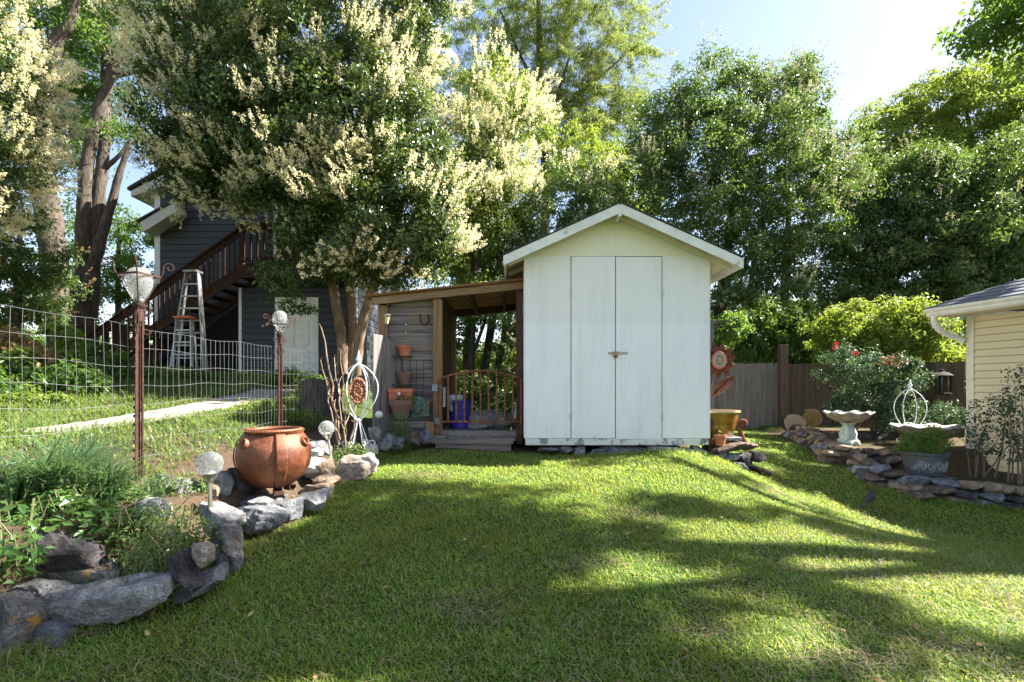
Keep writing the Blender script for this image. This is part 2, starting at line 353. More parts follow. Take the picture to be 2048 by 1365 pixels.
for y0,y1,dens in ((1.7,2.6,17000),(2.6,3.6,13000),(3.6,5.0,11500),(5.0,7.0,7500),(7.0,9.5,2200),(9.5,12.5,900)):
    xa,xb = max(-2.9,-1.04*y1-0.1), min(6.8,1.04*y1+0.1); n = int(dens*(y1-y0)*(xb-xa))
    bx.append(RG.uniform(xa,xb,n)); by.append(RG.uniform(y0,y1,n))
bx=np.concatenate(bx);by=np.concatenate(by)
BARE = [(-0.22,2.78,0.16,0.11),(1.6,2.35,0.3,0.1),(1.05,4.3,0.18,0.1),(1.0,2.6,0.14,0.06),(2.2,2.5,.25,.06),(3.0,5.6,.25,.1),(2.2,3.4,.3,.07),(-.9,5.3,.3,.1),(.55,3.35,.2,.07),(.3,2.1,.3,.05),(-0.5,1.95,.3,.06)]
bare = np.zeros(len(bx))
for cx,cy,rx,ry in BARE: bare = np.maximum(bare, np.exp(-((bx-cx)/rx)**2-((by-cy)/ry)**2))
keep = lawn_ok(bx,by)&(np.abs(bx)<1.05*by+0.15)&(RG.uniform(0,1,len(bx))>0.75*np.exp(-((bx-foot_x(by)-0.02)/0.07)**2))&(RG.uniform(0,1,len(bx))>bare*0.8)&(RG.uniform(0,1,len(bx))<0.45+0.9*lowfreq(bx,by,1.7,.5))
bx=bx[keep];by=by[keep];n=len(bx); far = np.clip((by-1.8)/8,0,1)
tall = (0.7+0.55*lowfreq(bx,by,2.6,2.0))*(0.8+0.45*(lowfreq(bx,by,7.3,5.0)))
lawn = blades('lawn_grass', bx,by,G(bx,by)-0.004, RG.uniform(0.018,0.056,n)*tall, RG.uniform(0.0028,0.0054,n)*(1+1.1*far), RG.uniform(0.45,1.5,n), MT['turf_blade'], 0.4)
setp(lawn, kind='stuff')
# dead thatch lying between the blades
MT['thatch'] = leafmat('dry_thatch',[(0,(0.16,0.11,0.06)),(0.5,(0.27,0.2,0.115)),(1,(0.38,0.31,0.2))],(0.4,0.3,0.15),0.15,rough=0.8)
tx=RG.uniform(-2.6,5.5,110000);ty=RG.uniform(1.7,7,110000)
bare = np.zeros(len(tx))
for cx,cy,rx,ry in BARE: bare = np.maximum(bare, np.exp(-((tx-cx)/(rx*1.3))**2-((ty-cy)/(ry*1.5))**2))
edge = np.exp(-((tx-foot_x(ty)-0.03)/0.09)**2)
dry = np.clip((tx-0.3)/3,0,1)*np.clip((5.5-ty)/2,0,1)*0.35
keep = lawn_ok(tx,ty)&(np.abs(tx)<1.05*ty+.1)&(RG.uniform(0,1,len(tx))<np.maximum(np.maximum(bare,edge*0.9),0.1+0.25*np.clip((2.9-ty)/.9,0,1)*lowfreq(tx,ty,3.1,1)+dry*1.3*lowfreq(tx,ty,2.2,4)))
tx=tx[keep];ty=ty[keep];n=len(tx)
ed_=np.exp(-((tx-foot_x(ty)-0.03)/0.1)**2)
o = blades('dry_grass', tx,ty,G(tx,ty)+RG.uniform(0.0,0.02,n), RG.uniform(0.04,0.11,n)*(1+.7*ed_), RG.uniform(0.002,0.004,n), RG.uniform(1.1,1.5,n), MT['thatch'], 0.15)
setp(o, kind='stuff')
# taller unmown tufts along the foot of the rocks, ledge and shed
ey=RG.uniform(2.0,7.0,5200); ex=foot_x(ey)+RG.normal(0.02,.045,5200); ok_=lowfreq(ex,ey,4.1,3)>.42; ex=ex[ok_];ey=ey[ok_]
sx_=RG.uniform(.1,3.0,1500); sy_=6.58+RG.normal(0,.035,1500)-np.where(sx_>2.6,.1,0); wx2=RG.uniform(0,1,1800); q_=[WALLS[1][0]+(WALLS[1][3]-WALLS[1][0])*f for f in wx2]; qx=np.interp(wx2*4,np.arange(6),WALLS[1][:6,0])-.04+RG.normal(0,.04,1800); qy=np.interp(wx2*4,np.arange(6),WALLS[1][:6,1])-.06+RG.normal(0,.04,1800)
ex=np.concatenate([ex,sx_,qx]);ey=np.concatenate([ey,sy_,qy]); n=len(ex)
o = blades('edge_grass', ex,ey,G(ex,ey)-.005, RG.uniform(.04,.11,n), RG.uniform(.003,.006,n), RG.uniform(.1,.8,n), MT['turf_blade'], .7)
setp(o, kind='stuff')
# broad clover-like weeds and a few fallen leaves on the lawn
MT['clover'] = leafmat('clover_leaf',[(0,(0.05,0.13,0.025)),(1,(0.1,0.21,0.04))],(0.35,0.5,0.08),0.35,rough=.5)
cx_=RG.uniform(-2.2,5,9000);cy_=RG.uniform(1.8,8,9000)
keep=lawn_ok(cx_,cy_)&(np.abs(cx_)<1.05*cy_)&(lowfreq(cx_,cy_,3.1,8)>0.72); cx_=cx_[keep];cy_=cy_[keep]; k_=np.repeat(np.arange(len(cx_)),3); n=len(k_); a_=np.tile(np.array([0,2.09,4.19]),len(cx_))+RG.uniform(0,6,len(cx_))[k_]
o = blades('clover', cx_[k_],cy_[k_],G(cx_,cy_)[k_]+RG.uniform(.012,.03,len(cx_))[k_], RG.uniform(.012,.022,n), RG.uniform(.01,.016,n), np.full(n,1.25), MT['clover'], .2, yaw=a_)
setp(o, kind='stuff')
MT['fallen'] = leafmat('fallen_leaf',[(0,(0.2,0.09,0.03)),(0.5,(0.34,0.22,0.07)),(1,(0.45,0.36,0.14))],(0.5,0.3,0.08),0.2,rough=.6)
fx=RG.uniform(-2.0,5.5,260);fy=RG.uniform(2.0,9,260); keep=lawn_ok(fx,fy); fx=fx[keep];fy=fy[keep];n=len(fx)
o = blades('fallen_leaves', fx,fy,G(fx,fy)+RG.uniform(.025,.045,n), RG.uniform(.03,.06,n), RG.uniform(.014,.026,n), RG.uniform(1.2,1.6,n), MT['fallen'], .2)
setp(o, kind='stuff')
# weedy grass beyond the wire fence
MT['weed_blade'] = leafmat('weed_blade',[(0.0,(0.05,0.10,0.02)),(0.5,(0.085,0.15,0.03)),(0.85,(0.13,0.2,0.045)),(1,(0.3,0.26,0.1))],(0.38,0.46,0.09),0.4,rough=0.5)
wx=RG.uniform(-13,-2.9,240000);wy=RG.uniform(3.5,14,240000)
dens = np.where(wx>-4.45, 0.4+0.55*sstep((wy-5.0)/1.5), 1.0)*np.clip(lowfreq(wx,wy,1.5,3)*1.5,0.1,1)
pxc = np.interp(wy,[p[1] for p in pc],[p[0] for p in pc])
keep=((np.abs(wx-pxc)>0.36)|(wy<5.2))&(RG.uniform(0,1,len(wx))<dens)&(wx>-1.06*wy-.3)&(wx<edge_x(wy)-0.9)&~((wy>12.8)&(wx>-8.5))
wx=wx[keep];wy=wy[keep];n=len(wx)
o = blades('weed_grass', wx,wy,G(wx,wy)-0.005, RG.uniform(0.05,0.15,n)*(0.6+0.8*lowfreq(wx,wy,2.3,1)), RG.uniform(0.006,0.018,n), RG.uniform(0.1,1.0,n), MT['weed_blade'], 0.6)
setp(o, kind='stuff')
# ================================================================ garden shed
SF = 6.68
def shed():
    zb = PZ(912,SF)
    t = thing('garden_shed','white plywood garden shed with double doors and low gable roof','shed',(1.4,SF,zb))
    # fresh white paint up to shoulder height, older creamy paint above it
    m, nt, nodes, links, b = newmat('plywood_paint')
    v = objvec(nt); sep = nodes.new('ShaderNodeSeparateXYZ'); links.new(v, sep.inputs[0])
    nw = noise(nt, objvec(nt,(1.5,1.5,0.3)), 2.2, 3); zz = mathn(nt,'ADD',sep.outputs[2], mathn(nt,'MULTIPLY',mathn(nt,'SUBTRACT',nw.outputs[0],0.5),0.12))
    fine = noise(nt, objvec(nt,(1,1,0.05)), 70, 5, .7); zz2 = mathn(nt,'ADD',zz,mathn(nt,'MULTIPLY',mathn(nt,'SUBTRACT',fine.outputs[0],0.5),0.03))
    zt = E+0.835-zb; mr = nodes.new('ShaderNodeMapRange'); mr.inputs[1].default_value = zt-0.006; mr.inputs[2].default_value = zt+0.006; links.new(zz2, mr.inputs[0])
    streak = ramp(nodes,[(0.3,(0.78,0.75,0.75)),(0.52,(0.84,0.81,0.81)),(0.7,(0.88,0.85,0.85))]); links.new(fine.outputs[0],streak.inputs[0])
    old = ramp(nodes,[(0.3,(0.75,0.725,0.685)),(0.55,(0.79,0.765,0.73)),(0.7,(0.82,0.795,0.76))]); links.new(fine.outputs[0],old.inputs[0])
    col = mixc(nt, mr.outputs[0], streak.outputs[0], old.outputs[0])
    ch = noise(nt, objvec(nt,(9,9,3.2)), 2.1, 3, 0.5); r3 = ramp(nodes,[(0.70,(0,0,0)),(0.715,(1,1,1))]); links.new(ch.outputs[0],r3.inputs[0])
    low = nodes.new('ShaderNodeMapRange'); low.inputs[1].default_value = 0.75; low.inputs[2].default_value = 0.1; links.new(sep.outputs[2], low.inputs[0])
    col = mixc(nt, mathn(nt,'MULTIPLY',r3.outputs[0],low.outputs[0]), col, (0.16,0.15,0.14))
    dirt = noise(nt, objvec(nt,(1.6,1,.22)), 3.4, 6, .65); r4 = ramp(nodes,[(0.47,(0,0,0)),(0.75,(1,1,1))]); links.new(dirt.outputs[0], r4.inputs[0])
    col = mixc(nt, mathn(nt,'MULTIPLY',r4.outputs[0],0.42), col, (0.58,0.565,0.54))
    links.new(col, b.inputs['Base Color']); b.inputs['Roughness'].default_value = 0.62; b.inputs['Specular IOR Level'].default_value = 0.3
    bp = nodes.new('ShaderNodeBump'); bp.inputs['Strength'].default_value = 0.4; bp.inputs['Distance'].default_value = 0.003; links.new(fine.outputs[0],bp.inputs['Height']); links.new(bp.outputs[0], b.inputs['Normal'])
    MT['white_paint'] = m
    # gable: warm bounced light put into its creamier colour
    m2 = pmat('gable_bounce_tint',[(0.3,(0.72,0.68,0.52)),(0.7,(0.78,0.74,0.59))],60,vec=(1,1,0.05),rough=0.65,bump=0.3,dist=0.003)
    xs = [PX(p,SF) for p in (1050,1142,1231,1324,1418)]; z0 = PZ(877,SF); z1 = PZ(513,SF); zr = E+2.298
    gap = 0.0055; yb = 9.15
    for i,(a,c) in enumerate(((0,1),(3,4))):
        MB().box(xs[a]+(gap if a else 0),xs[c]-(gap if c<4 else 0),SF,SF+.02,z0,z1).build('front_panel', m, t)
    for i,(a,c) in enumerate(((1,2),(2,3))):
        dr = MB().box(xs[a]+gap,xs[c]-gap,SF-.004,SF+.018,z0-(.01 if i else 0),z1-.004-(0.004 if i else 0)).build('door', m, t, bevel=.002)
        for zz_ in (PZ(585,SF),PZ(835,SF)):
            xh = xs[1] if i==0 else xs[3]
            h = MB().box(xh-.012,xh+.012,SF-.011,SF-.006,zz_-.06,zz_+.06); h.tube([(xh,SF-.012,zz_-.06),(xh,SF-.012,zz_+.06)],.006,6)
            h.build('hinge', flat('hinge_paint',(.5,.48,.42),.5) if 'hinge_paint' not in bpy.data.materials else bpy.data.materials['hinge_paint'], dr)
    lat = MB().box(PX(1216,SF),PX(1255,SF),SF-.014,SF-.006,PZ(709,SF),PZ(704.5,SF))
    lt = lat.build('latch', flat('rusty_latch',(0.45,0.36,0.3),.7), t)
    MB().box(PX(1225,SF),PX(1237,SF),SF-.03,SF-.016,PZ(711,SF),PZ(703.5,SF)).build('hasp', flat('pinkish_rust',(0.42,0.24,0.17),.8), lt, bevel=.003)
    MB().box(PX(1227,SF),PX(1234,SF),SF-.034,SF-.014,PZ(716,SF),PZ(711.3,SF)).build('padlock', flat('dark_brass',(0.1,0.09,0.07),.4,0.6), lt, bevel=.003)
    xl,xr = xs[0],xs[4]; xc = PX(1240,6.38); sl_ = 0.445
    zeL = zr-(xc-xl)*sl_; zeR = zr-(xr-xc)*sl_
    MB().prism([(xl,SF+.0035,z1+.002),(xr,SF+.0035,z1+.002),(xr,SF+.0035,zeR),(xc,SF+.0035,zr),(xl,SF+.0035,zeL)],(0,.02,0)).build('gable_panel', m2, t)
    MB().box(xl-.012,xl-.001,SF-.006,yb,z0,zeL-.02).box(xr+.001,xr+.013,SF-.006,yb,z0,zeR-.02).build('side_wall', m, t)
    MB().box(xl,xr,yb+.001,yb+.02,z0,z1).prism([(xl,yb+.001,z1),(xr,yb+.001,z1),(xr,yb+.001,zeR),(xc,yb+.001,zr),(xl,yb+.001,zeL)],(0,.02,0)).build('back_wall', m, t)
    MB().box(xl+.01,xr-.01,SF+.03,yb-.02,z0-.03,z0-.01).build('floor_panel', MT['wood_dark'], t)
    sill_m = pmat('peeling_sill',[(0.3,(0.6,0.58,0.52)),(0.7,(0.74,0.72,0.66))],6,vec=(.4,1,2),rough=.8,bump=.3,patch=(5.5,0.52,0.58,(0.24,0.23,0.24)))
    MB().box(xl+.005,xr-.06,SF+.004,SF+.06,PZ(891,SF),z0-.004).build('sill_board', sill_m, t, bevel=.004)
    MB().box(xr-.055,xr+.0,SF+.006,SF+.08,PZ(890,SF),z0-.004).build('corner_block', sill_m, t, bevel=.004)
    # roof
    yf = 6.38; xe = [PX(1009,yf),PX(1484,yf)]
    for sgn,x_e in ((-1,xe[0]),(1,xe[1])):
        zz_e = E+2.335-abs(x_e-xc)*sl_
        top = [(xc,yf-.02,E+2.335),(x_e+sgn*.02,yf-.02,zz_e-.009)]
        nrm = Vector((sgn*sl_,0,1)).normalized()
        rf = MB()
        p0=Vector(top[0]);p1=Vector(top[1])
        N=9
        for k in range(N):         # overlapping shingle courses
            a=p0.lerp(p1,k/N); b_=p0.lerp(p1,min(1,(k+1)/N+.01))
            ln=(b_-a).length
            rf.prism([a+nrm*.004,b_+nrm*.016,b_+nrm*.003,a-nrm*.006],(0,yb+.35-yf,0))
        rf.build('roof', MT['shingle'], t)
        MB().prism([p0-nrm*.008+Vector((0,.03,0)),p1-nrm*.008+Vector((0,.03,0)),p1-nrm*.022+Vector((0,.03,0)),p0-nrm*.022+Vector((0,.03,0))],(0,yb+.3-yf,0)).build('soffit', MT['soffit'], t)
        q0=p0-nrm*.012+Vector((sgn*.014,.012,0)); q1=p1-nrm*.012+Vector((0,.012,0)); hgt=Vector((0,0,-.125))
        if sgn<0: q1=q1+Vector((0.0,0,0))
        MB().prism([q0,q1,q1+hgt,q0+hgt],(0,.022,0)).build('barge_board', MT['trim'], t, bevel=.003)
        e=p1-nrm*.03
        MB().box(min(e.x,e.x-sgn*.025),max(e.x,e.x-sgn*.025),yf+.035,yb+.25,e.z-.105,e.z-.004).build('fascia_board', MT['trim'], t)
        for yy in np.linspace(yf+.25,yb,5):   # rafter tails
            a=Vector((xc+sgn*.02,yy,p0.z-.03)); b_=Vector((x_e-sgn*.03,yy,zz_e-.03))
            MB().bar(a-nrm*.04+Vector((0,0,0)),b_-nrm*.04,.038,.055,up=nrm).build('rafter', MT['soffit'], t)
    MB().box(xc-.022,xc+.018,yf-.012,yf+.2,E+2.16,E+2.30).build('ridge_beam', MT['trim'], t, bevel=.004)
    return t
shed()
# ================================================================ lean-to beside the shed
LF = 7.1
def leanto():
    t = thing('lean_to','rustic open lean-to of weathered planks under a rusty tin roof against the shed','lean-to',(-0.9,LF,PZ(880,LF)))
    zl,zr = PZ(596,LF),PZ(563,LF); xl,xr = PX(735,LF),PX(1047,LF); sl_=(zr-zl)/(xr-xl)
    zt = lambda x: zl+(x-xl)*sl_
    yb = 9.0
    # corrugated roof, ribs running down the slope
    ys = np.linspace(LF-.08,yb+.15,160); vs=[];fs=[]
    tin = pmat('rusty_tin',[(0.3,(0.2,0.085,0.045)),(0.6,(0.33,0.16,0.09)),(0.8,(0.36,0.3,0.25))],7,vec=(.3,2,1),rough=.7,bump=.2,metal=.25)
    for y in ys:
        dz=.012*math.sin(y*2*math.pi/.076)
        vs += [(xl-.03,y,zt(xl-.03)+.02+dz),(xr,y,zt(xr)+.02+dz),(xl-.03,y,zt(xl-.03)+.016+dz),(xr,y,zt(xr)+.016+dz)]
    for i in range(len(ys)-1):
        a=i*4;b=a+4
        fs += [(a,a+1,b+1,b),(a+2,b+2,b+3,a+3),(a,b,b+2,a+2),(a+1,a+3,b+3,b+1)]
    fs += [(0,2,3,1),(a+4,a+5,a+7,a+6)]
    MB().add(vs,fs).build('tin_roof', tin, t, smooth=True)
    bh=.105
    MB().prism([(xl+.06,LF,zt(xl+.06)),(xr,LF,zt(xr)),(xr,LF,zt(xr)-bh),(xl+.06,LF,zt(xl+.06)-bh)],(0,.045,0)).build('front_beam', MT['wood_tan_x'], t, bevel=.003)
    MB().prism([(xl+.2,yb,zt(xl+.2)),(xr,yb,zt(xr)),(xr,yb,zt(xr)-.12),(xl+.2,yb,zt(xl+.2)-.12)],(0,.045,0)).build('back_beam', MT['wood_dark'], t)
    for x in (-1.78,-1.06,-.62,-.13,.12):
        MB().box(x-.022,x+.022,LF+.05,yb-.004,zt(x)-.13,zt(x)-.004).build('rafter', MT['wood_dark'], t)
    # posts
    zf=PZ(880,7.2)-.06
    MB().box(PX(758,7.25),PX(777,7.25),7.19,7.30,zf-.1,zt(-1.9)-bh-.002).build('post', MT['wood_tan'], t, bevel=.006)
    MB().box(PX(866,7.16),PX(884,7.16),7.148,7.26,zf+.15,zt(-1.1)-bh-.002).build('post', MT['wood_tan'], t, bevel=.006)
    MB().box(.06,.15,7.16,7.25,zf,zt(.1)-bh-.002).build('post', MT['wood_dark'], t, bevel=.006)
    MB().box(-1.09,-1.0,8.85,8.95,zf,zt(-1.1)-.12).build('post', MT['wood_tan'], t, bevel=.006)
    # plank front wall
    pm_=MB(); z=zf-.05; x0=PX(776,7.25); x1=PX(866,7.25); r=random.Random(3)
    while z < zt(x0)-.12:
        h=.128+r.uniform(-.006,.006); top=min(z+h-.006, 9)
        zA=min(top,zt(x0)-bh+.03); zB=min(top,zt(x1)-bh+.03); dy=r.uniform(-.004,.004)
        pm_.prism([(x0+r.uniform(0,.01),7.25+dy,z),(x1,7.25+dy,z),(x1,7.25+dy,zB),(x0,7.25+dy,zA)],(0,.022,0)); z+=h
    pm_.build('plank_wall', MT['wood_grey_x'], t, bevel=.002)
    # inner partition, end wall and back wall, horizontal boards
    iw=MB(); z=zf
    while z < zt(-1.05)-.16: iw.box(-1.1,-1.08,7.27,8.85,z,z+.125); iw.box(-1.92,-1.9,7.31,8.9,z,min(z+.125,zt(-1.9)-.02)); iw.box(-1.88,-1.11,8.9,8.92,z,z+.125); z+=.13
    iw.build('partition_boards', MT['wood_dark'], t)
    # deck floor
    dk=MB(); z=PZ(862,7.2)
    for k in range(9): dk.box(-1.05+k*.13,-1.05+k*.13+.124,7.2,9.2,z-.03,z)
    dk.box(-1.05,.13,7.17,7.197,z-.15,z+.002)
    dk.build('deck_floor', MT['wood_step'], t, bevel=.003)
    return t
leanto()
# step box in front of the gate
t = thing('wooden_step','low grey wooden step box on the grass below the rusty gate','step',(-.52,6.9,PZ(890,6.85)))
zt_=PZ(877,6.83)
for k in range(8):
    x0=PX(869,6.9)+k*.139
    MB().box(x0,x0+.134,6.84,7.16,zt_-.028,zt_+rnd.uniform(-.004,.003)).build('tread_board', MT['wood_step'], t, bevel=.003)
MB().box(PX(868,6.9)-.01,PX(1027,6.9),6.83,6.838,zt_-.075,zt_+.0).build('front_edge', MT['wood_grey_x'], t)
MB().box(PX(872,6.9),PX(1022,6.9),6.86,6.9,zt_-.18,zt_-.08).box(PX(872,6.9),PX(872,6.9)+.05,6.9,7.15,zt_-.18,zt_-.03).box(PX(1022,6.9)-.05,PX(1022,6.9),6.9,7.15,zt_-.18,zt_-.03).build('riser', MT['wood_grey_x'], t)
MB().box(PX(866,6.9),PX(893,6.9),6.832,7.1,zt_+.006,zt_+.03).build('loose_board', MT['wood_grey'], t)
# rusty iron gate
def irongate():
    y=7.12; t=thing('iron_gate','rusty iron bar gate with arched top and chicken wire across lean-to opening','gate',(-1.03,y,PZ(850,y)))
    xa,xb=PX(880,y),PX(1042,y); zb=PZ(844,y)
    arch=lambda x: PZ(758,y)+(.115*(1-((x-(xa+xb)/2)/((xb-xa)/2))**2))
    pts=[(x,y,arch(x)) for x in np.linspace(xa,xb,15)]
    m=MB(); m.tube(pts,.014,8); m.tube([(xa,y,zb),(xb,y,zb)],.014,8)
    m.tube([(xa,y,zb-.06),(xa,y,arch(xa))],.02,8); m.tube([(xb,y,zb-.05),(xb,y,arch(xb))],.014,8)
    m.build('gate_frame', MT['rust_gate'], t, smooth=True)
    for i in range(9):
        x=xa+(xb-xa)*(i+1)/10
        MB().tube([(x,y,zb),(x,y,arch(x))],.0145,8).build('gate_bar', MT['rust_gate'], t, smooth=True)
    w_=MB(); zt_=PZ(775,y)
    for x in np.arange(xa,xb,.04): w_.tube([(x,y+.02,zb),(x,y+.02,zt_)],.0009,3,False)
    for z in np.arange(zb,zt_,.04): w_.tube([(xa,y+.02,z),(xb,y+.02,z)],.0009,3,False)
    w_.build('wire_screen', MT['black'], t)
    l=MB().box(PX(865,y),PX(876,y),y-.05,y-.03,PZ(783,y),PZ(769,y)); l.tube([(PX(874,y),y-.05,PZ(775,y)),(PX(886,y),y-.03,PZ(775,y))],.006,6)
    l.tube([(PX(874,y),y-.05,PZ(780,y)),(PX(884,y),y-.03,PZ(780,y))],.005,6)
    l.build('gate_latch', MT['galv'], t, bevel=.004)
    MB().box(PX(870,y),PX(880,y),y-.05,y-.03,PZ(848,y),PZ(836,y)).tube([(PX(876,y),y-.04,PZ(852,y)),(PX(876,y),y-.04,PZ(834,y))],.012,8).build('gate_hinge', MT['galv'], t)
irongate()
# things stored under the lean-to
def bucket(name,label,cat,c,r0,r1,h,mat,rim=.008,group=None):
    t=thing(name,label,cat,c,0,group)
    MB().lathe([(r0*.9,0),(r0,.01),(r1,h),(r1+rim,h),(r1+rim,h-.02),(r1+.001,h-.024)][:4]+[(r1-.006,h),(r0-.01,.02),(0.0001,.02)],c,28).build('tub',mat,t,smooth=True)
    rg_=MB()
    for zz in (h-.03,h-.055): rg_.lathe([(r1+.001,zz-.006),(r1+rim,zz-.004),(r1+rim,zz+.004),(r1+.001,zz+.006)],c,28)
    rg_.build('rim',mat,t,smooth=True)
    return t
zdk=PZ(862,7.2)
blue=flat('blue_plastic',(0.035,0.03,0.34),.4); whitep=flat('white_plastic',(0.6,0.63,0.68),.4)
bb=bucket('plastic_tub','deep blue plastic tub behind the rusty gate bars','tub',(PX(919,7.6),7.65,zdk),.15,.175,.43,blue)
b2=bucket('bucket','white ribbed bucket standing inside the blue tub','bucket',(PX(910,7.6),7.62,zdk+.26),.11,.12,.25,whitep)
t=thing('jug','tall white plastic container hanging beside the gate latch','container',(PX(885,7.35),7.35,PZ(815,7.35)))
MB().box(PX(880,7.35),PX(891,7.35),7.3,7.4,PZ(815,7.35),PZ(775,7.35)).build('container_body',whitep,t,bevel=.012)
MB().tube([(PX(881,7.35),7.3,PZ(778,7.35)),(PX(886,7.35),7.29,PZ(783,7.35)),(PX(890,7.35),7.3,PZ(778,7.35))],.003,5).build('wire_handle',MT['galv'],t)
tarp=MB()
def crumple(c,sx,sy,sz,seed):
    r=random.Random(seed); ph=[r.uniform(0,6) for _ in range(8)]
    def wob(q,z,a): return q*(1+.12*math.sin(3*a+ph[0]+z*18)+.08*math.sin(7*a+ph[1]-z*25)), .02*math.sin(5*a+ph[2])
    return MB().lathe([(.3,0),(.9,.02),(1,.12),(.95,.28),(.8,.42),(.5,.5),(.02,.53)],(0,0,0),40,1,1,lambda q,z,a:wob(q,z,a)), sx,sy,sz
mm,sx,sy,sz=crumple(None,1,1,1,4); c0=(PX(970,7.7),7.75,zdk+.0)
q=MB().add([(c0[0]+v[0]*.37,c0[1]+v[1]*.22,c0[2]+v[2]*.52) for v in mm.v],mm.f)
setp(q.build('folded_tarp', pmat('grey_tarp',[(0.3,(0.14,0.15,0.14)),(0.6,(0.3,0.32,0.31)),(0.7,(0.55,0.55,0.53))],9,rough=.6,bump=.8,dist=.03),smooth=True),'crumpled grey tarp bundle behind the rusty gate','tarp')
q=MB().add([(PX(1020,7.8)+v[0]*.16,7.9+v[1]*.2,zdk+v[2]*.42) for v in mm.v],mm.f)
setp(q.build('feed_sack', pmat('olive_sack',[(0.3,(0.12,0.11,0.06)),(0.7,(0.24,0.22,0.13))],9,rough=.9,bump=.4),smooth=True),'olive sack slumped at shed end of the gate','sack')
def stackpole(name,label,px,d,y0,y1,r,cols):
    t=thing(name,label,'pole',(PX(px,d),d,PZ(y1,d)))
    n=len(cols); L=PZ(y0,d)-PZ(y1,d)
    for i,(f0,f1,c) in enumerate(cols):
        z1=PZ(y1,d)+L*f1; z0=PZ(y1,d)+L*f0
        MB().tube([(PX(px,d),d,z0),(PX(px,d),d,z1)],r,10).build('pole_band',flat(name+'_paint%d'%i,c,.5),t,smooth=True)
stackpole('umbrella_pole','dark green pole with white fittings leaning beside the shed',1037,7.5,625,860,.018,[(0,.12,(.5,.5,.5)),(.12,.38,(.012,.04,.025)),(.38,.5,(.6,.6,.58)),(.5,.92,(.012,.04,.025)),(.92,1,(.6,.6,.58))])
stackpole('striped_pole','slim pole in bands of cream, blue and brown against the shed',1045,7.3,628,870,.011,[(0,.4,(.1,.06,.03)),(.4,.53,(.3,.2,.05)),(.53,.65,(.5,.48,.4)),(.65,.75,(.01,.12,.3)),(.75,1,(.45,.42,.3))])
MB_=MB().tube([(PX(1032,7.45),7.45,PZ(838,7.45)),(PX(1036,7.45),7.45,PZ(784,7.45))],[.04,.015],10)
setp(MB_.build('white_funnel',whitep,smooth=True),'tall narrow white funnel at the shed end of the gate','funnel')
# ================================================================ foliage
def unit(n, rg=RG):
    v = rg.normal(size=(n,3)); return v/np.linalg.norm(v,axis=1,keepdims=True)
def norm(v): return v/np.maximum(1e-9,np.linalg.norm(v,axis=1,keepdims=True))
def leaf_arrays(p, nrm, L, W, rg=RG, droop=0.25, fold=0.12):
    """one folded rhombus per leaf"""
    n = len(p); t = norm(np.cross(nrm, unit(n,rg)) + np.array([0,0,-droop])); s = norm(np.cross(nrm,t)); L=L[:,None]; W=W[:,None]
    nn = np.cross(t,s)
    Vv = np.stack([p, p+t*L*.45+s*W*.5+nn*W*fold*2, p+t*L, p+t*L*.45-s*W*.5+nn*W*fold*2],1)
    return Vv
def quads(name, Vv, mat, parent=None):
    n = len(Vv); F = np.arange(n*4).reshape(n,4)
    return fast_mesh(name, Vv.reshape(-1,3), F, mat, parent)
def ell(px,py,rx,ry,d,rd=None):
    c = P(px,py,d); a = rx*d/1000; b = ry*d/1000
    return (np.array(c), np.array((a, rd if rd else (a+b)/2*0.9, b)))
def subclumps(blobs, r, cover=1.25, inner=0.35, rg=RG, jit=0.22):
    """centres and outward directions of leaf clumps over the surface of a union of ellipsoids, some inside"""
    cs=[];os=[];dp=[]
    for i,(c,rad) in enumerate(blobs):
        a,b,h = rad; p=1.6; area = 4*math.pi*(((a*b)**p+(a*h)**p+(b*h)**p)/3)**(1/p)
        n = max(3,int(area*cover/(math.pi*r*r))); u = unit(n,rg)
        k = 1+rg.normal(0,jit,n)*0.6; pts = c+u*rad*k[:,None]
        o = norm(u/rad); ni = int(n*inner)
        ui = unit(ni,rg); pin = c+ui*rad*(rg.uniform(0.3,0.8,ni)[:,None]); 
        pts = np.concatenate([pts,pin]); o = np.concatenate([o,norm(ui)]); dd = np.concatenate([np.ones(n),np.zeros(ni)])
        keep = np.ones(len(pts),bool)
        for j,(c2,r2) in enumerate(blobs):
            if j!=i: keep &= ~(((((pts-c2)/r2)**2).sum(1)<0.45)&(dd>0.5))
        cs.append(pts[keep]);os.append(o[keep]);dp.append(dd[keep])
    return np.concatenate(cs),np.concatenate(os),np.concatenate(dp)
def crown(name, blobs, mat, parent, r=0.35, per=120, L=0.07, asp=0.45, cover=1.25, inner=0.35, flat_=0.75, rg=RG, droop=0.3, up=0.35, jit=0.22, rand=0.8):
    cs,os,dp = subclumps(blobs, r, cover, inner, rg, jit)
    n = len(cs)*per; idx = np.repeat(np.arange(len(cs)),per)
    rr = r*rg.uniform(0.6,1.35,len(cs))[idx][:,None]
    off = unit(n,rg)*(rg.uniform(0,1,n)**0.45)[:,None]*rr*np.array([1,1,flat_])
    p = cs[idx]+off; nm = norm(os[idx]*0.7+off/np.maximum(rr,1e-6)*0.5+unit(n,rg)*rand+np.array([0,0,up]))
    Ls = L*rg.uniform(0.65,1.3,n); Vv = leaf_arrays(p,nm,Ls,Ls*asp,rg,droop)
    return quads(name,Vv,mat,parent),(cs,os,dp)
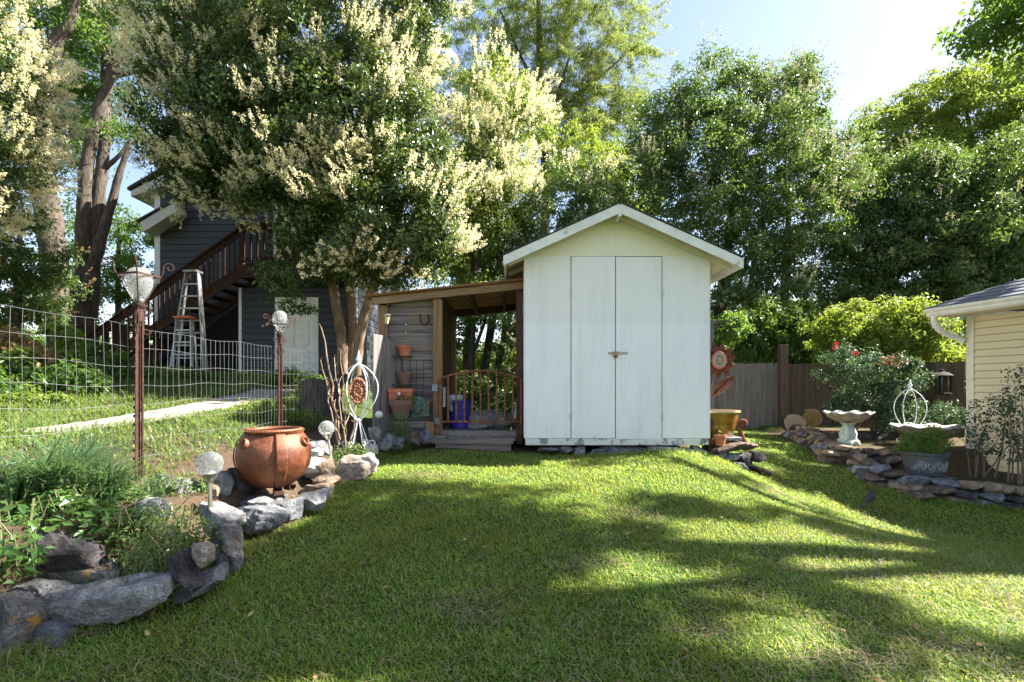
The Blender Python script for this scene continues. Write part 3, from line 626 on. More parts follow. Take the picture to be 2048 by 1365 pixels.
def blossoms(name, sub, mat, parent, frac=0.4, mask=None, plen=0.17, prad=0.05, bits=30, size=0.027, per=3, rg=RG, out=0.3):
    cs,os,dp = sub; ok = dp>0.5
    if mask is not None: ok &= (rg.uniform(0,1,len(cs))<mask(cs,os))
    else: ok &= rg.uniform(0,1,len(cs))<frac
    cs=cs[ok];os=os[ok]; k=np.repeat(np.arange(len(cs)),per); n=len(k)
    if n==0: return None
    d = norm(os[k]*0.8+np.array([0,0,0.75])+unit(n,rg)*0.45); base = cs[k]+os[k]*out+unit(n,rg)*0.2
    b = np.repeat(np.arange(n),bits); m=len(b); t = rg.uniform(0,1,m)**0.8; ln = (plen*rg.uniform(0.7,1.3,n))[b]
    pts = base[b]+d[b]*(t*ln)[:,None]+unit(m,rg)*((1-t*0.85)*prad)[:,None]
    s = size*rg.uniform(0.6,1.4,m); Vv = leaf_arrays(pts, unit(m,rg), s, s*0.8, rg, 0.0)
    return quads(name,Vv,mat,parent)
def trunk(name, paths, mat, parent, seg=10):
    """paths: list of [(x,y,z,r)...]"""
    m=MB(); r=random.Random(len(paths)*7+3)
    for pth in paths:
        pts=[Vector(p[:3]) for p in pth]; rs=[p[3] for p in pth]; out=[];ro=[]
        for i in range(len(pts)-1):
            p0=pts[max(i-1,0)];p1=pts[i];p2=pts[i+1];p3=pts[min(i+2,len(pts)-1)]
            for k in range(5):
                t=k/5; q=0.5*((2*p1)+(p2-p0)*t+(2*p0-5*p1+4*p2-p3)*t*t+(3*p1-p0-3*p2+p3)*t**3)
                w_=rs[i]+(rs[i+1]-rs[i])*t; out.append(q+Vector((r.uniform(-1,1),r.uniform(-1,1),0))*w_*0.08); ro.append(w_*r.uniform(.94,1.06))
        out.append(pts[-1]);ro.append(rs[-1]); m.tube(out,ro,seg)
    return m.build(name,mat,parent,smooth=True)
def tp(px,py,d,wpx): p=P(px,py,d); return (p.x,p.y,p.z,wpx*d/2150.0)
def tree(name,label,loc,cat='tree',group=None): return thing(name,label,cat,loc,0,group)
def patchy(freq,ph,lo,hi,right=0.0,base=0.0):
    def f(c,o):
        v = 0.5+0.25*(np.sin(c[:,0]*freq+ph)+np.sin(c[:,2]*freq*1.3+ph*2)*0.8+np.sin((c[:,0]+c[:,2]+c[:,1])*freq*0.7+ph*3)*0.7)
        return np.clip((v-lo)/(hi-lo),0,1)*(1-base)+base+right*np.clip(o[:,0],0,1)
    return f
MT['privet'] = leafmat('privet_leaf',[(0,(0.02,0.044,0.010)),(0.5,(0.04,0.078,0.016)),(0.85,(0.07,0.12,0.026)),(0.97,(0.12,0.15,0.03)),(1,(0.28,0.16,0.03))],(0.25,0.36,0.05),0.28,rough=0.32,spec=0.55)
MT['bright_privet'] = leafmat('bright_privet_leaf',[(0,(0.035,0.075,0.012)),(0.5,(0.065,0.12,0.02)),(0.9,(0.11,0.17,0.03)),(1,(0.2,0.23,0.05))],(0.4,0.52,0.06),0.4,rough=0.36,spec=0.5)
MT['privet_dark'] = leafmat('dark_privet_leaf',[(0,(0.021,0.05,0.014)),(0.5,(0.04,0.086,0.021)),(0.9,(0.078,0.138,0.03)),(1,(0.16,0.19,0.045))],(0.3,0.46,0.06),0.34,rough=0.36,spec=0.5)
MT['blossom'] = leafmat('cream_blossom',[(0,(0.66,0.6,0.34)),(0.5,(0.78,0.73,0.46)),(1,(0.88,0.84,0.62))],(0.88,0.82,0.5),0.45,rough=0.8,spec=0.15)
MT['dull_blossom'] = leafmat('dull_cream_tip',[(0,(0.26,0.27,0.13)),(0.5,(0.38,0.38,0.21)),(1,(0.5,0.48,0.29))],(0.5,0.5,0.25),0.35,rough=0.8,spec=0.1)
MT['green_leaf'] = leafmat('fresh_green_leaf',[(0,(0.028,0.068,0.012)),(0.5,(0.05,0.105,0.017)),(1,(0.09,0.15,0.025))],(0.3,0.48,0.05),0.45,rough=0.42)
MT['cypress'] = leafmat('cypress_spray',[(0,(0.06,0.10,0.024)),(0.5,(0.10,0.145,0.032)),(1,(0.16,0.19,0.05))],(0.42,0.5,0.1),0.5,rough=0.6,spec=0.2)
MT['lime_leaf'] = leafmat('lime_green_leaf',[(0,(0.06,0.11,0.014)),(0.5,(0.10,0.165,0.02)),(1,(0.17,0.22,0.03))],(0.48,0.58,0.06),0.45,rough=0.42)
def MTD(): return MT['privet_dark']
def MTL(): return MT['lime_leaf']
# ---- dark undergrowth seen through the lean-to
def lowtree(label,px,d,bl,mat,seed,wpx=14):
    t=tree('understory_tree',label,(PX(px,d),d,g(PX(px,d),d))); trunk('trunk',[[tp(px,800,d,wpx),tp(px+4,690,d,wpx*.9),tp(px+12,600,d,wpx*.6),tp(px+14,540,d,wpx*.3)],[tp(px+2,720,d,wpx*.6),tp(px+30,640,d,wpx*.5),tp(px+44,560,d,wpx*.3)]],MT['bark_dark'],t)
    crown('crown',bl,mat,t,r=.32,per=90,L=.1,asp=.45,cover=1.3,inner=.5,rg=np.random.default_rng(seed))
lowtree('dark understory tree seen through the lean-to opening',940,12.2,[ell(930,620,55,50,12.2),ell(990,600,55,45,12),ell(1030,640,40,60,12.3),ell(900,660,35,50,12.4),ell(1035,710,40,40,12.4)],MTD(),71)
lowtree('sunlit yellow-green bush low behind the lean-to gate',1000,17,[ell(960,720,60,50,17),ell(1020,730,50,50,17),ell(910,740,40,50,17.2),ell(1060,690,30,60,17)],MTL(),72,8)
# ---- big privet in front of the house
t = tree('flowering_privet','huge round flowering privet tree with cream blossoms in front of the blue house',(PX(700,11.2),11.2,g(PX(700,11.2),11.2)))
trunk('trunk',[[tp(684,750,11.2,24),tp(684,680,11.2,22),tp(670,600,11.0,20),tp(660,520,10.9,22),tp(600,400,10.8,15),tp(560,250,10.8,8)],
  [tp(700,750,11.4,22),tp(706,680,11.4,20),tp(702,600,11.4,18),tp(690,480,11.2,18),tp(700,300,11,12),tp(700,120,10.9,6)],
  [tp(712,750,11.1,24),tp(720,670,11.0,21),tp(738,600,10.9,20),tp(760,540,10.8,20),tp(800,420,10.7,14),tp(830,300,10.6,8)],
  [tp(600,400,10.8,12),tp(500,340,10.7,8),tp(400,300,10.7,5)],[tp(690,480,11.2,14),tp(600,560,10.4,7),tp(560,590,10.2,4)]],MT['bark_privet'],t)
BP=[ell(445,60,135,150,10.9),ell(640,60,210,190,10.9),ell(815,40,80,110,11.0),ell(410,230,100,110,10.8),ell(540,250,150,120,10.5),ell(690,250,150,120,10.3),ell(805,280,90,105,10.4),
  ell(365,320,65,55,10.8),ell(450,345,95,55,10.7),ell(620,380,120,75,10.3),ell(770,390,120,85,10.0),ell(862,370,58,75,10.2),ell(700,480,120,70,10.2),ell(810,470,95,80,10.0),ell(850,430,48,60,10.1),ell(750,535,85,32,10.4),ell(660,520,60,35,10.5)]
_,sub2 = crown('low_sprays',[ell(565,570,38,45,10.1,.35),ell(595,615,32,12,10.1,.2),ell(535,535,22,28,10.2,.25),ell(600,545,30,25,10.1,.25),ell(450,390,90,18,10.6,.3),ell(565,480,16,30,10.2,.2),ell(620,480,30,40,10.2,.25)],MT['privet'],t,r=0.12,per=20,L=0.085,asp=.5,cover=.75,inner=.3)
blossoms('low_blossom',sub2,MT['blossom'],t,frac=.12,per=3,plen=.14)
_,sub = crown('crown',BP,MT['privet'],t,r=0.34,per=150,L=0.09,asp=0.5,cover=1.55,inner=0.45,jit=0.26)
blossoms('blossom',sub,MT['blossom'],t,mask=patchy(1.7,0.7,0.54,0.76,right=0.42,base=.03),per=15,plen=.21)
# ---- second flowering tree right of it
t = tree('flowering_privet','flowering privet with bright cream plumes between the big privet and the cypress',(PX(960,13.0),13.0,g(PX(960,13),13.0)))
trunk('trunk',[[tp(935,800,13,26),tp(938,700,13,24),tp(945,580,13,20),tp(960,420,12.8,14),tp(970,250,12.6,7)],[tp(960,800,13.3,20),tp(985,640,13.2,17),tp(1000,560,13.1,14),tp(990,420,13,9)],[tp(985,790,13.5,16),tp(1005,690,13.4,14),tp(1030,600,13.4,10)]],MT['bark_dark'],t)
_,sub = crown('crown',[ell(975,215,85,80,12.6),ell(1010,270,65,80,12.5),ell(930,330,85,80,12.3),ell(975,390,80,70,12.4),ell(930,450,70,60,12.5),ell(1000,480,60,60,13),ell(960,540,65,50,13.4),ell(920,480,80,60,14.6),ell(890,400,70,70,14.8),ell(950,560,60,50,15),ell(890,540,50,40,14.6)],MT['bright_privet'],t,r=0.3,per=110,L=0.085,asp=.5,cover=1.2)
blossoms('blossom',sub,MT['blossom'],t,mask=lambda c,o: patchy(1.5,2.2,0.25,0.65,right=0.45,base=.12)(c,o)*np.clip((c[:,2]-PZ(470,12.5))/1.0,.06,1),per=14,plen=.21)
# ---- smaller one behind the shed roof
t = tree('flowering_privet','small domed privet with pale flower heads just behind the shed roof',(PX(1120,13.8),13.8,g(PX(1120,13.8),13.8)))
trunk('trunk',[[tp(1110,820,13.8,20),tp(1110,600,13.8,16),tp(1130,440,13.6,9)]],MT['bark_dark'],t)
_,sub = crown('crown',[ell(1140,370,75,55,13.4),ell(1120,430,85,70,13.2),ell(1190,430,60,60,13.4),ell(1060,470,50,70,13.6),ell(1040,560,70,60,14),ell(1130,540,90,60,13.8),ell(1150,640,90,120,11.1,.9),ell(1270,640,90,110,11.6,1.0),ell(1110,730,55,60,11.2,.7)],MT['privet_dark'],t,r=0.3,per=110,L=0.08,asp=.5)  # lowest lobes, unseen behind the shed, added to shade the lean-to shrubs
blossoms('blossom',sub,MT['blossom'],t,mask=lambda c,o: np.clip(o[:,2]*1.6-.35,0,1)*.9+.05,per=6)
# ---- tall cypress behind
def wispy(name,label,loc,trunks,sprays,mat,seed,Lf=0.13,asp=0.16,dens=1.0,bark='bark_dark',hang=0.5):
    rg=np.random.default_rng(seed); t=tree(name,label,loc); trunk('trunk',trunks,MT[bark],t)
    Vs=[]
    for (px,py,rx,ry,d,n) in sprays:
        c=np.array(P(px,py,d)); a=rx*d/1000;h=ry*d/1000; n=int(n*dens)
        for k in range(n):
            u=unit(1,rg)[0]*rg.uniform(.35,1.0)**.6; b0=c+u*np.array([a,a*.8,h]); dirn=np.array([u[0]*.9+rg.normal(0,.35),u[1]*.7+rg.normal(0,.35),rg.normal(0.05,.25)]); dirn/=np.linalg.norm(dirn)
            Ls=rg.uniform(.5,1.1); m=85; q=rg.uniform(0,1,m)
            ax=b0+dirn*(q*Ls)[:,None]+np.array([0,0,-1])*((q**2)*Ls*hang*.5)[:,None]
            side=norm(np.cross(dirn,unit(m,rg))*1.0+np.array([0,0,-hang])); ax=ax+side*(rg.uniform(0,1,m)*(.22*(1-.6*q)))[:,None]
            s=Lf*rg.uniform(.6,1.3,m); Vs.append(leaf_arrays(ax,norm(unit(m,rg)+np.array([0,0,.6])),s,s*asp,rg,hang))
    quads('crown',np.concatenate(Vs),mat,t); return t
wispy('cypress_tree','tall feathery yellow-green cypress rising behind the shed against the sky',(PX(1090,21),21,g(6,21)),
  [[tp(1092,800,21,22),tp(1090,300,21,18),tp(1080,160,21,15),tp(1078,0,21,11),tp(1076,-200,21,5)],[tp(1088,270,21,10),tp(1115,190,21,8),tp(1140,110,21,5)],[tp(1085,200,21,8),tp(1040,110,21,6),tp(1000,20,21,4)],[tp(1092,240,21,7),tp(1170,180,21,5),tp(1250,110,21,3)],[tp(1090,290,21,6),tp(1180,255,21,4),tp(1230,240,21,3)]],
  [(1000,40,90,60,21,26),(960,120,60,90,21,24),(1090,30,80,60,21,28),(1040,140,80,60,21,26),(1180,60,90,60,21,34),(1230,130,75,60,20.5,30),(1130,160,80,60,20.5,30),(1280,50,40,30,21,5),(1190,220,80,50,20.5,30),(1080,230,80,60,21,28),(1000,220,60,50,21.5,14),(1140,270,90,40,20,26),(1240,225,50,40,20.5,12),(1050,-60,160,60,21,40),(1210,-30,90,40,21,22),(1300,18,14,14,21,2),(1250,200,20,50,20.5,6)],MT['cypress'],5,dens=4.2,hang=.55,Lf=.15,asp=.17)
wispy('background_tree','bright lime-green tree low behind the small privet and shed ridge',(PX(1190,18),18,g(3,18)),
  [[tp(1190,800,18,14),tp(1185,400,18,10),tp(1180,300,18,6)]],
  [(1120,295,80,35,18,24),(1190,330,80,45,18,36),(1240,400,50,45,17.5,26),(1210,350,40,40,17,18),(1090,330,50,40,18,12),(1265,330,35,60,18,18)],MT['lime_leaf'],6,Lf=.14,asp=.35,hang=.3,dens=1.8)
# ---- right privet mass
t = tree('tall_privet','tall dark privet with dull cream flower tips behind the shed right eave',(PX(1480,14.5),14.5,g(6.6,14.5)))
trunk('trunk',[[tp(1445,790,14,26),tp(1440,640,14,24),tp(1450,540,14,20),tp(1470,350,14.3,12),tp(1480,180,14.4,6)],[tp(1560,790,14.5,20),tp(1570,600,14.5,16),tp(1580,350,14.5,8)],[tp(1520,790,14.7,14),tp(1500,600,14.6,12),tp(1530,420,14.5,7)]],MT['bark_dark'],t)
BR=[ell(1345,230,70,65,14.2),ell(1440,190,85,65,14.4),ell(1560,210,70,60,14.6),ell(1590,175,40,45,14.6),ell(1310,300,60,60,14),ell(1410,290,110,80,13.9),ell(1540,290,110,80,14),ell(1640,300,70,60,14.4),ell(1330,400,80,80,13.8),ell(1450,400,110,80,13.6),ell(1580,400,110,80,13.8),ell(1680,390,70,80,14.5),ell(1470,500,90,60,13.6),ell(1600,500,100,60,14),ell(1430,580,60,50,14),ell(1560,590,110,50,14.2),ell(1690,520,70,70,14.6),ell(1460,150,30,30,14.4),ell(1600,140,22,30,14.6)]
_,sub = crown('crown',BR,MT['privet_dark'],t,r=0.34,per=115,L=0.105,asp=0.42,cover=1.4,inner=0.3,jit=0.34)
blossoms('blossom',sub,MT['dull_blossom'],t,mask=patchy(1.3,4.0,0.35,0.9,right=0.03),per=5,plen=.24)
# ---- far right: upper pale tree, lower dark tree
t = tree('shade_tree','spreading light-green tree with open layered branches at upper right of the yard',(PX(1930,18),18,g(16,18)))
trunk('trunk',[[tp(1980,800,18,30),tp(1975,500,18,26),tp(1960,330,18,18),tp(1900,230,18,10)],[tp(1970,400,18,14),tp(2050,280,18,9),tp(2120,200,18,6)],[tp(1960,330,18,10),tp(1860,290,18,6),tp(1790,270,18,4)],[tp(1960,330,18,8),tp(1930,200,18,6),tp(1960,150,18,3)]],MT['bark_dark'],t)
crown('crown',[ell(1950,165,110,45,18),ell(2060,180,100,60,18),ell(1850,220,80,50,18),ell(1780,270,70,50,18),ell(1950,250,110,50,17.7),ell(2070,280,90,60,17.7),ell(1850,310,90,45,17.8),ell(1750,340,60,50,17.8),ell(2000,340,110,50,17.6),ell(1740,255,30,25,18.2)],MT['lime_leaf'],t,r=0.42,per=120,L=0.12,asp=.45,cover=1.5,inner=.5,flat_=.45)
t = tree('dark_privet','massive dark evergreen privet above the yellow house roof',(PX(1900,14),14,g(12,14)))
trunk('trunk',[[tp(1880,800,14,26),tp(1885,560,14,22),tp(1890,400,14,12)],[tp(1770,790,14.4,16),tp(1775,600,14.4,14),tp(1790,480,14.3,8)],[tp(2000,790,14.4,16),tp(2010,600,14.4,14),tp(2000,450,14.3,8)]],MT['bark_dark'],t)
BD=[ell(1870,380,100,60,13.8),ell(1990,350,100,70,13.8),ell(2080,420,90,100,13.8),ell(1780,450,80,70,14),ell(1900,470,110,80,13.5),ell(2020,500,110,80,13.6),ell(1790,550,90,70,14),ell(1900,580,110,60,13.6),ell(2030,600,110,60,13.8),ell(1720,590,50,50,14.4),ell(1860,330,60,30,13.9)]
_,sub = crown('crown',BD,MT['privet_dark'],t,r=0.34,per=130,L=0.105,asp=.42,cover=1.7,inner=.6,jit=.28)
blossoms('blossom',sub,MT['dull_blossom'],t,mask=lambda c,o: np.clip(o[:,2]-.3,0,1)*.5+.08,per=5,plen=.2)
# ---- left: flowering tree at the frame's edge
t = tree('flowering_privet','sunlit flowering privet smothered in cream blossom at the far left edge',(PX(-180,8.2),8.2,g(-9.8,8.2)))
trunk('trunk',[[tp(-190,760,8.3,30),tp(-180,500,8.3,26),tp(-120,280,8.2,18),tp(-80,60,8.2,9)]],MT['bark_privet'],t)
_,sub = crown('crown',[ell(-75,40,115,110,8.2),ell(-65,170,105,100,8),ell(-65,290,115,90,8),ell(-80,385,90,40,8.1),ell(-120,200,150,200,8.6)],MT['privet'],t,r=0.24,per=90,L=0.075,asp=.5,cover=1.3)
blossoms('blossom',sub,MT['blossom'],t,mask=lambda c,o: 0.75+0*c[:,0],per=14,plen=.17)
# ---- left hardwoods
def loose(name,label,loc,trunks,bl,mat,seed,r=.5,per=120,L=.11,asp=.42,cover=1.1,bark='bark',inner=.7):
    t=tree(name,label,loc); trunk('trunk',trunks,MT[bark],t,12)
    crown('crown',bl,mat,t,r=r,per=per,L=L,asp=asp,cover=cover*.85,inner=inner*.8,flat_=.5,rg=np.random.default_rng(seed),jit=.4); return t
loose('hardwood_tree','tall single-trunk hardwood tree with rough bark left of the forked trunk',(PX(115,13),13,g(-11.8,13)),
  [[tp(128,790,13,52),tp(122,640,13,50),tp(105,500,13,50),tp(88,390,13,48),tp(80,310,13,42),tp(84,200,13,34),tp(110,90,13,26),tp(140,45,13,20),tp(160,-30,13,16),tp(180,-160,13,8)],[tp(84,200,13,24),tp(60,90,13,16),tp(40,-60,13,8)],[tp(100,120,13,14),tp(60,30,13,10),tp(20,-60,13,6)]],
  [ell(90,30,120,60,13.5),ell(170,60,80,50,13.6),ell(150,160,70,50,14),ell(40,120,90,60,13.8),ell(120,-80,160,80,13.3),ell(180,240,60,40,14.5)],MT['green_leaf'],21)
loose('forked_tree','tall forked hardwood with three slender trunks beside the blue house',(PX(165,14),14,g(-12,14)),
  [[tp(160,790,14,46),tp(165,640,14,44),tp(166,560,14,36),tp(168,430,14,28),tp(175,320,14,25),tp(200,220,14,24),tp(228,130,14,22),tp(250,60,14,16),tp(275,-40,14,12)],
   [tp(180,640,14.1,30),tp(188,500,14.2,26),tp(196,400,14.2,26),tp(206,320,14.2,22),tp(212,230,14.2,18),tp(210,120,14.2,12),tp(222,0,14.2,8)],
   [tp(172,600,13.9,26),tp(196,500,13.9,22),tp(222,410,13.9,17),tp(242,340,13.9,13),tp(262,280,13.9,8)],[tp(232,150,14,14),tp(280,142,14,10),tp(320,130,14,6)],[tp(206,340,14.2,12),tp(240,310,14.2,8),tp(260,280,14.3,5)]],
  [ell(240,30,110,70,14.5),ell(150,120,60,60,14.8),ell(230,160,80,60,14.6),ell(180,250,80,60,15),ell(130,330,50,70,15),ell(250,240,50,50,14.4),ell(140,230,40,40,15),ell(300,100,60,60,14.8),ell(180,-60,160,70,14.3),ell(120,450,40,60,15)],MT['green_leaf'],22)
loose('understory_tree','leafy bright green understory tree in the gap left of the blue house',(PX(240,16.5),16.5,g(-13,16.5)),
  [[tp(240,780,16.5,14),tp(236,560,16.5,10),tp(240,440,16.5,6)]],
  [ell(255,520,55,70,16.5),ell(225,600,55,50,16.5),ell(275,470,45,40,16.3),ell(210,450,40,50,16.8),ell(275,600,35,60,16.6),ell(150,600,50,60,16.8)],MT['green_leaf'],23,r=.4,cover=.95,bark='bark_dark')
t = tree('dark_privet','dark privet with brownish spent flowers low at the far left',(PX(20,11.5),11.5,g(-11.5,11.5)))
trunk('trunk',[[tp(30,790,11.5,18),tp(35,600,11.5,14),tp(40,460,11.5,8)],[tp(0,790,11.6,14),tp(-10,600,11.6,12),tp(20,480,11.5,7)]],MT['bark_dark'],t)
_,sub = crown('crown',[ell(40,450,60,40,11.3),ell(20,520,90,50,11.4),ell(70,560,60,60,11.8),ell(-20,590,80,70,11.5),ell(60,630,60,40,12)],MT['privet_dark'],t,r=.28,per=100,L=.085,asp=.48)
MT['spent'] = leafmat('spent_blossom',[(0,(0.2,0.14,0.05)),(1,(0.36,0.27,0.1))],(0.4,0.3,0.1),0.3,rough=.8)
blossoms('spent_blossom',sub,MT['spent'],t,frac=.3,per=3)
# ---- wood behind everything
def backwood(name,label,x0,x1,y,z0,z1,n,mat,seed):
    rg=np.random.default_rng(seed); bl=[]
    for k in range(n):
        x=rg.uniform(x0,x1); r_=rg.uniform(1.2,2.2); bl.append((np.array([x,y+rg.uniform(-1,1.5),rg.uniform(z0,z1-r_*.5)]),np.array([r_,r_*.8,r_*.8])))
    t=tree(name,label,((x0+x1)/2,y,0.8),'woodland'); m=MB()
    o,_=crown(name,bl,mat,None,r=.5,per=60,L=.17,asp=.5,cover=1.1,inner=.2,rg=rg); 
    bpy.data.objects.remove(t); setp(o,label,None,None,'stuff'); return o
backwood('distant_woods_foliage','dark woods beyond the right-hand fence',4,26,22,1.0,5.5,34,MT['privet_dark'],31)
backwood('distant_woods_foliage','woods behind the left trees',-34,-13,24,1.0,5.0,22,MT['green_leaf'],32)
backwood('distant_woods_foliage','woods behind the lean-to',-8,4,25,0.5,3.6,12,MT['lime_leaf'],33)
# ---- overhead tree at the right whose shade dapples the lawn
t = tree('overhanging_tree','tall tree whose leafy branch dips in at the top right corner',(10.8,5.2,g(9,5)))
SH=[]    # (ground x, y, rx, ry, coverage)
for s in ((-1.5,2.6,.9,.55,1),(-1.0,3.5,.9,.6,1),(-.2,2.5,.8,.5,1),(-.1,3.6,.7,.45,1),(.45,2.1,.7,.35,.8),(-1.3,4.3,.5,.35,.9),(-.5,4.4,.5,.3,.8),(.3,4.1,.4,.25,.8),(-1.2,4.95,.7,.18,.8),(.1,4.9,.6,.14,.4),(1.2,4.6,.7,.2,.6),(2.2,4.6,.7,.22,.65),(3.1,4.45,.6,.25,.8),(3.9,4.25,.5,.25,.9),(4.7,4.6,.7,.5,1),(5.2,5.4,.6,.5,1),(4.5,5.4,.4,.3,.8),
   (.9,3.9,.4,.2,.9),(1.5,3.5,.4,.2,.9),(1.9,3.0,.35,.22,.8),(2.2,2.55,.45,.18,.7),(.8,2.85,.5,.16,.8),(1.3,2.2,.6,.16,.5),(2.6,5.75,.4,.14,.5),(3.4,5.3,.4,.12,.4),(-2.3,2.6,.45,.6,.8),(-2.6,2.0,.5,.5,.8),(3.6,6.6,.5,.35,.8),(4.0,7.6,.4,.5,.8),(5.6,6.6,.6,.4,.9)): SH.append(s)
rg=np.random.default_rng(44); bl=[]; sc=[]
for gx_,gy_,rx,ry,cv in SH:
    n=max(2,int(cv*9.5*rx*ry*math.pi/0.12))
    for k in range(n):
        a=rg.uniform(0,2*np.pi); q=math.sqrt(rg.uniform(0,1)); x=gx_+rx*q*math.cos(a); y=gy_+ry*q*math.sin(a); tt=rg.uniform(10.6,12.8)
        sc.append((x+SDIR.x*tt,y+SDIR.y*tt,g(x,y)+SDIR.z*tt))
sc=np.array(sc); per=26; idx=np.repeat(np.arange(len(sc)),per); n=len(idx)
p=sc[idx]+unit(n,rg)*(rg.uniform(0,1,n)**.5)[:,None]*.22; Ls=.11*rg.uniform(.7,1.3,n)
V1=leaf_arrays(p,norm(unit(n,rg)+np.array([.3,0,.8])),Ls,Ls*.55,rg)
# the branch that shows at the corner
bs=[ell(1985,40,60,30,8.2,.6),ell(2060,60,60,50,8.2,.7),ell(2030,-20,80,40,8.2,.7),ell(1945,85,30,12,8.2,.3),ell(2010,92,30,14,8.2,.35),ell(2120,20,80,80,8.2,.9)]
cs,os,dp=subclumps(bs,.22,.8,.4,rg,.4); per=34; idx=np.repeat(np.arange(len(cs)),per); n=len(idx)
p=cs[idx]+unit(n,rg)*(rg.uniform(0,1,n)**.5)[:,None]*.24; Ls=.11*rg.uniform(.7,1.3,n)
V2=leaf_arrays(p,norm(unit(n,rg)*.8+np.array([0,0,.6])),Ls,Ls*.5,rg)
quads('crown',np.concatenate([V1,V2]),MT['green_leaf'],t)
trunk('trunk',[[(10.8,5.2,0,.32),(10.7,5.2,3,.27),(10.4,5.1,6,.2),(9.6,5.2,8.6,.11),(8.5,5.5,9.6,.05)],[(10.5,5.15,5.5,.15),(9.3,6.6,6.8,.09),tuple(P(2050,40,8.2))+(.03,),tuple(P(1985,55,8.2))+(.012,)],[(10.6,5.15,5,.14),(8.6,4.4,7.6,.07),(6.5,4.2,8.2,.03)],[(10.5,5.1,6,.13),(11.8,5.8,8,.07),(12.6,6,9,.03)],[(9.6,5.2,8.6,.08),(8,5.8,9,.05),(6.6,5.6,9,.02)]],MT['bark'],t)
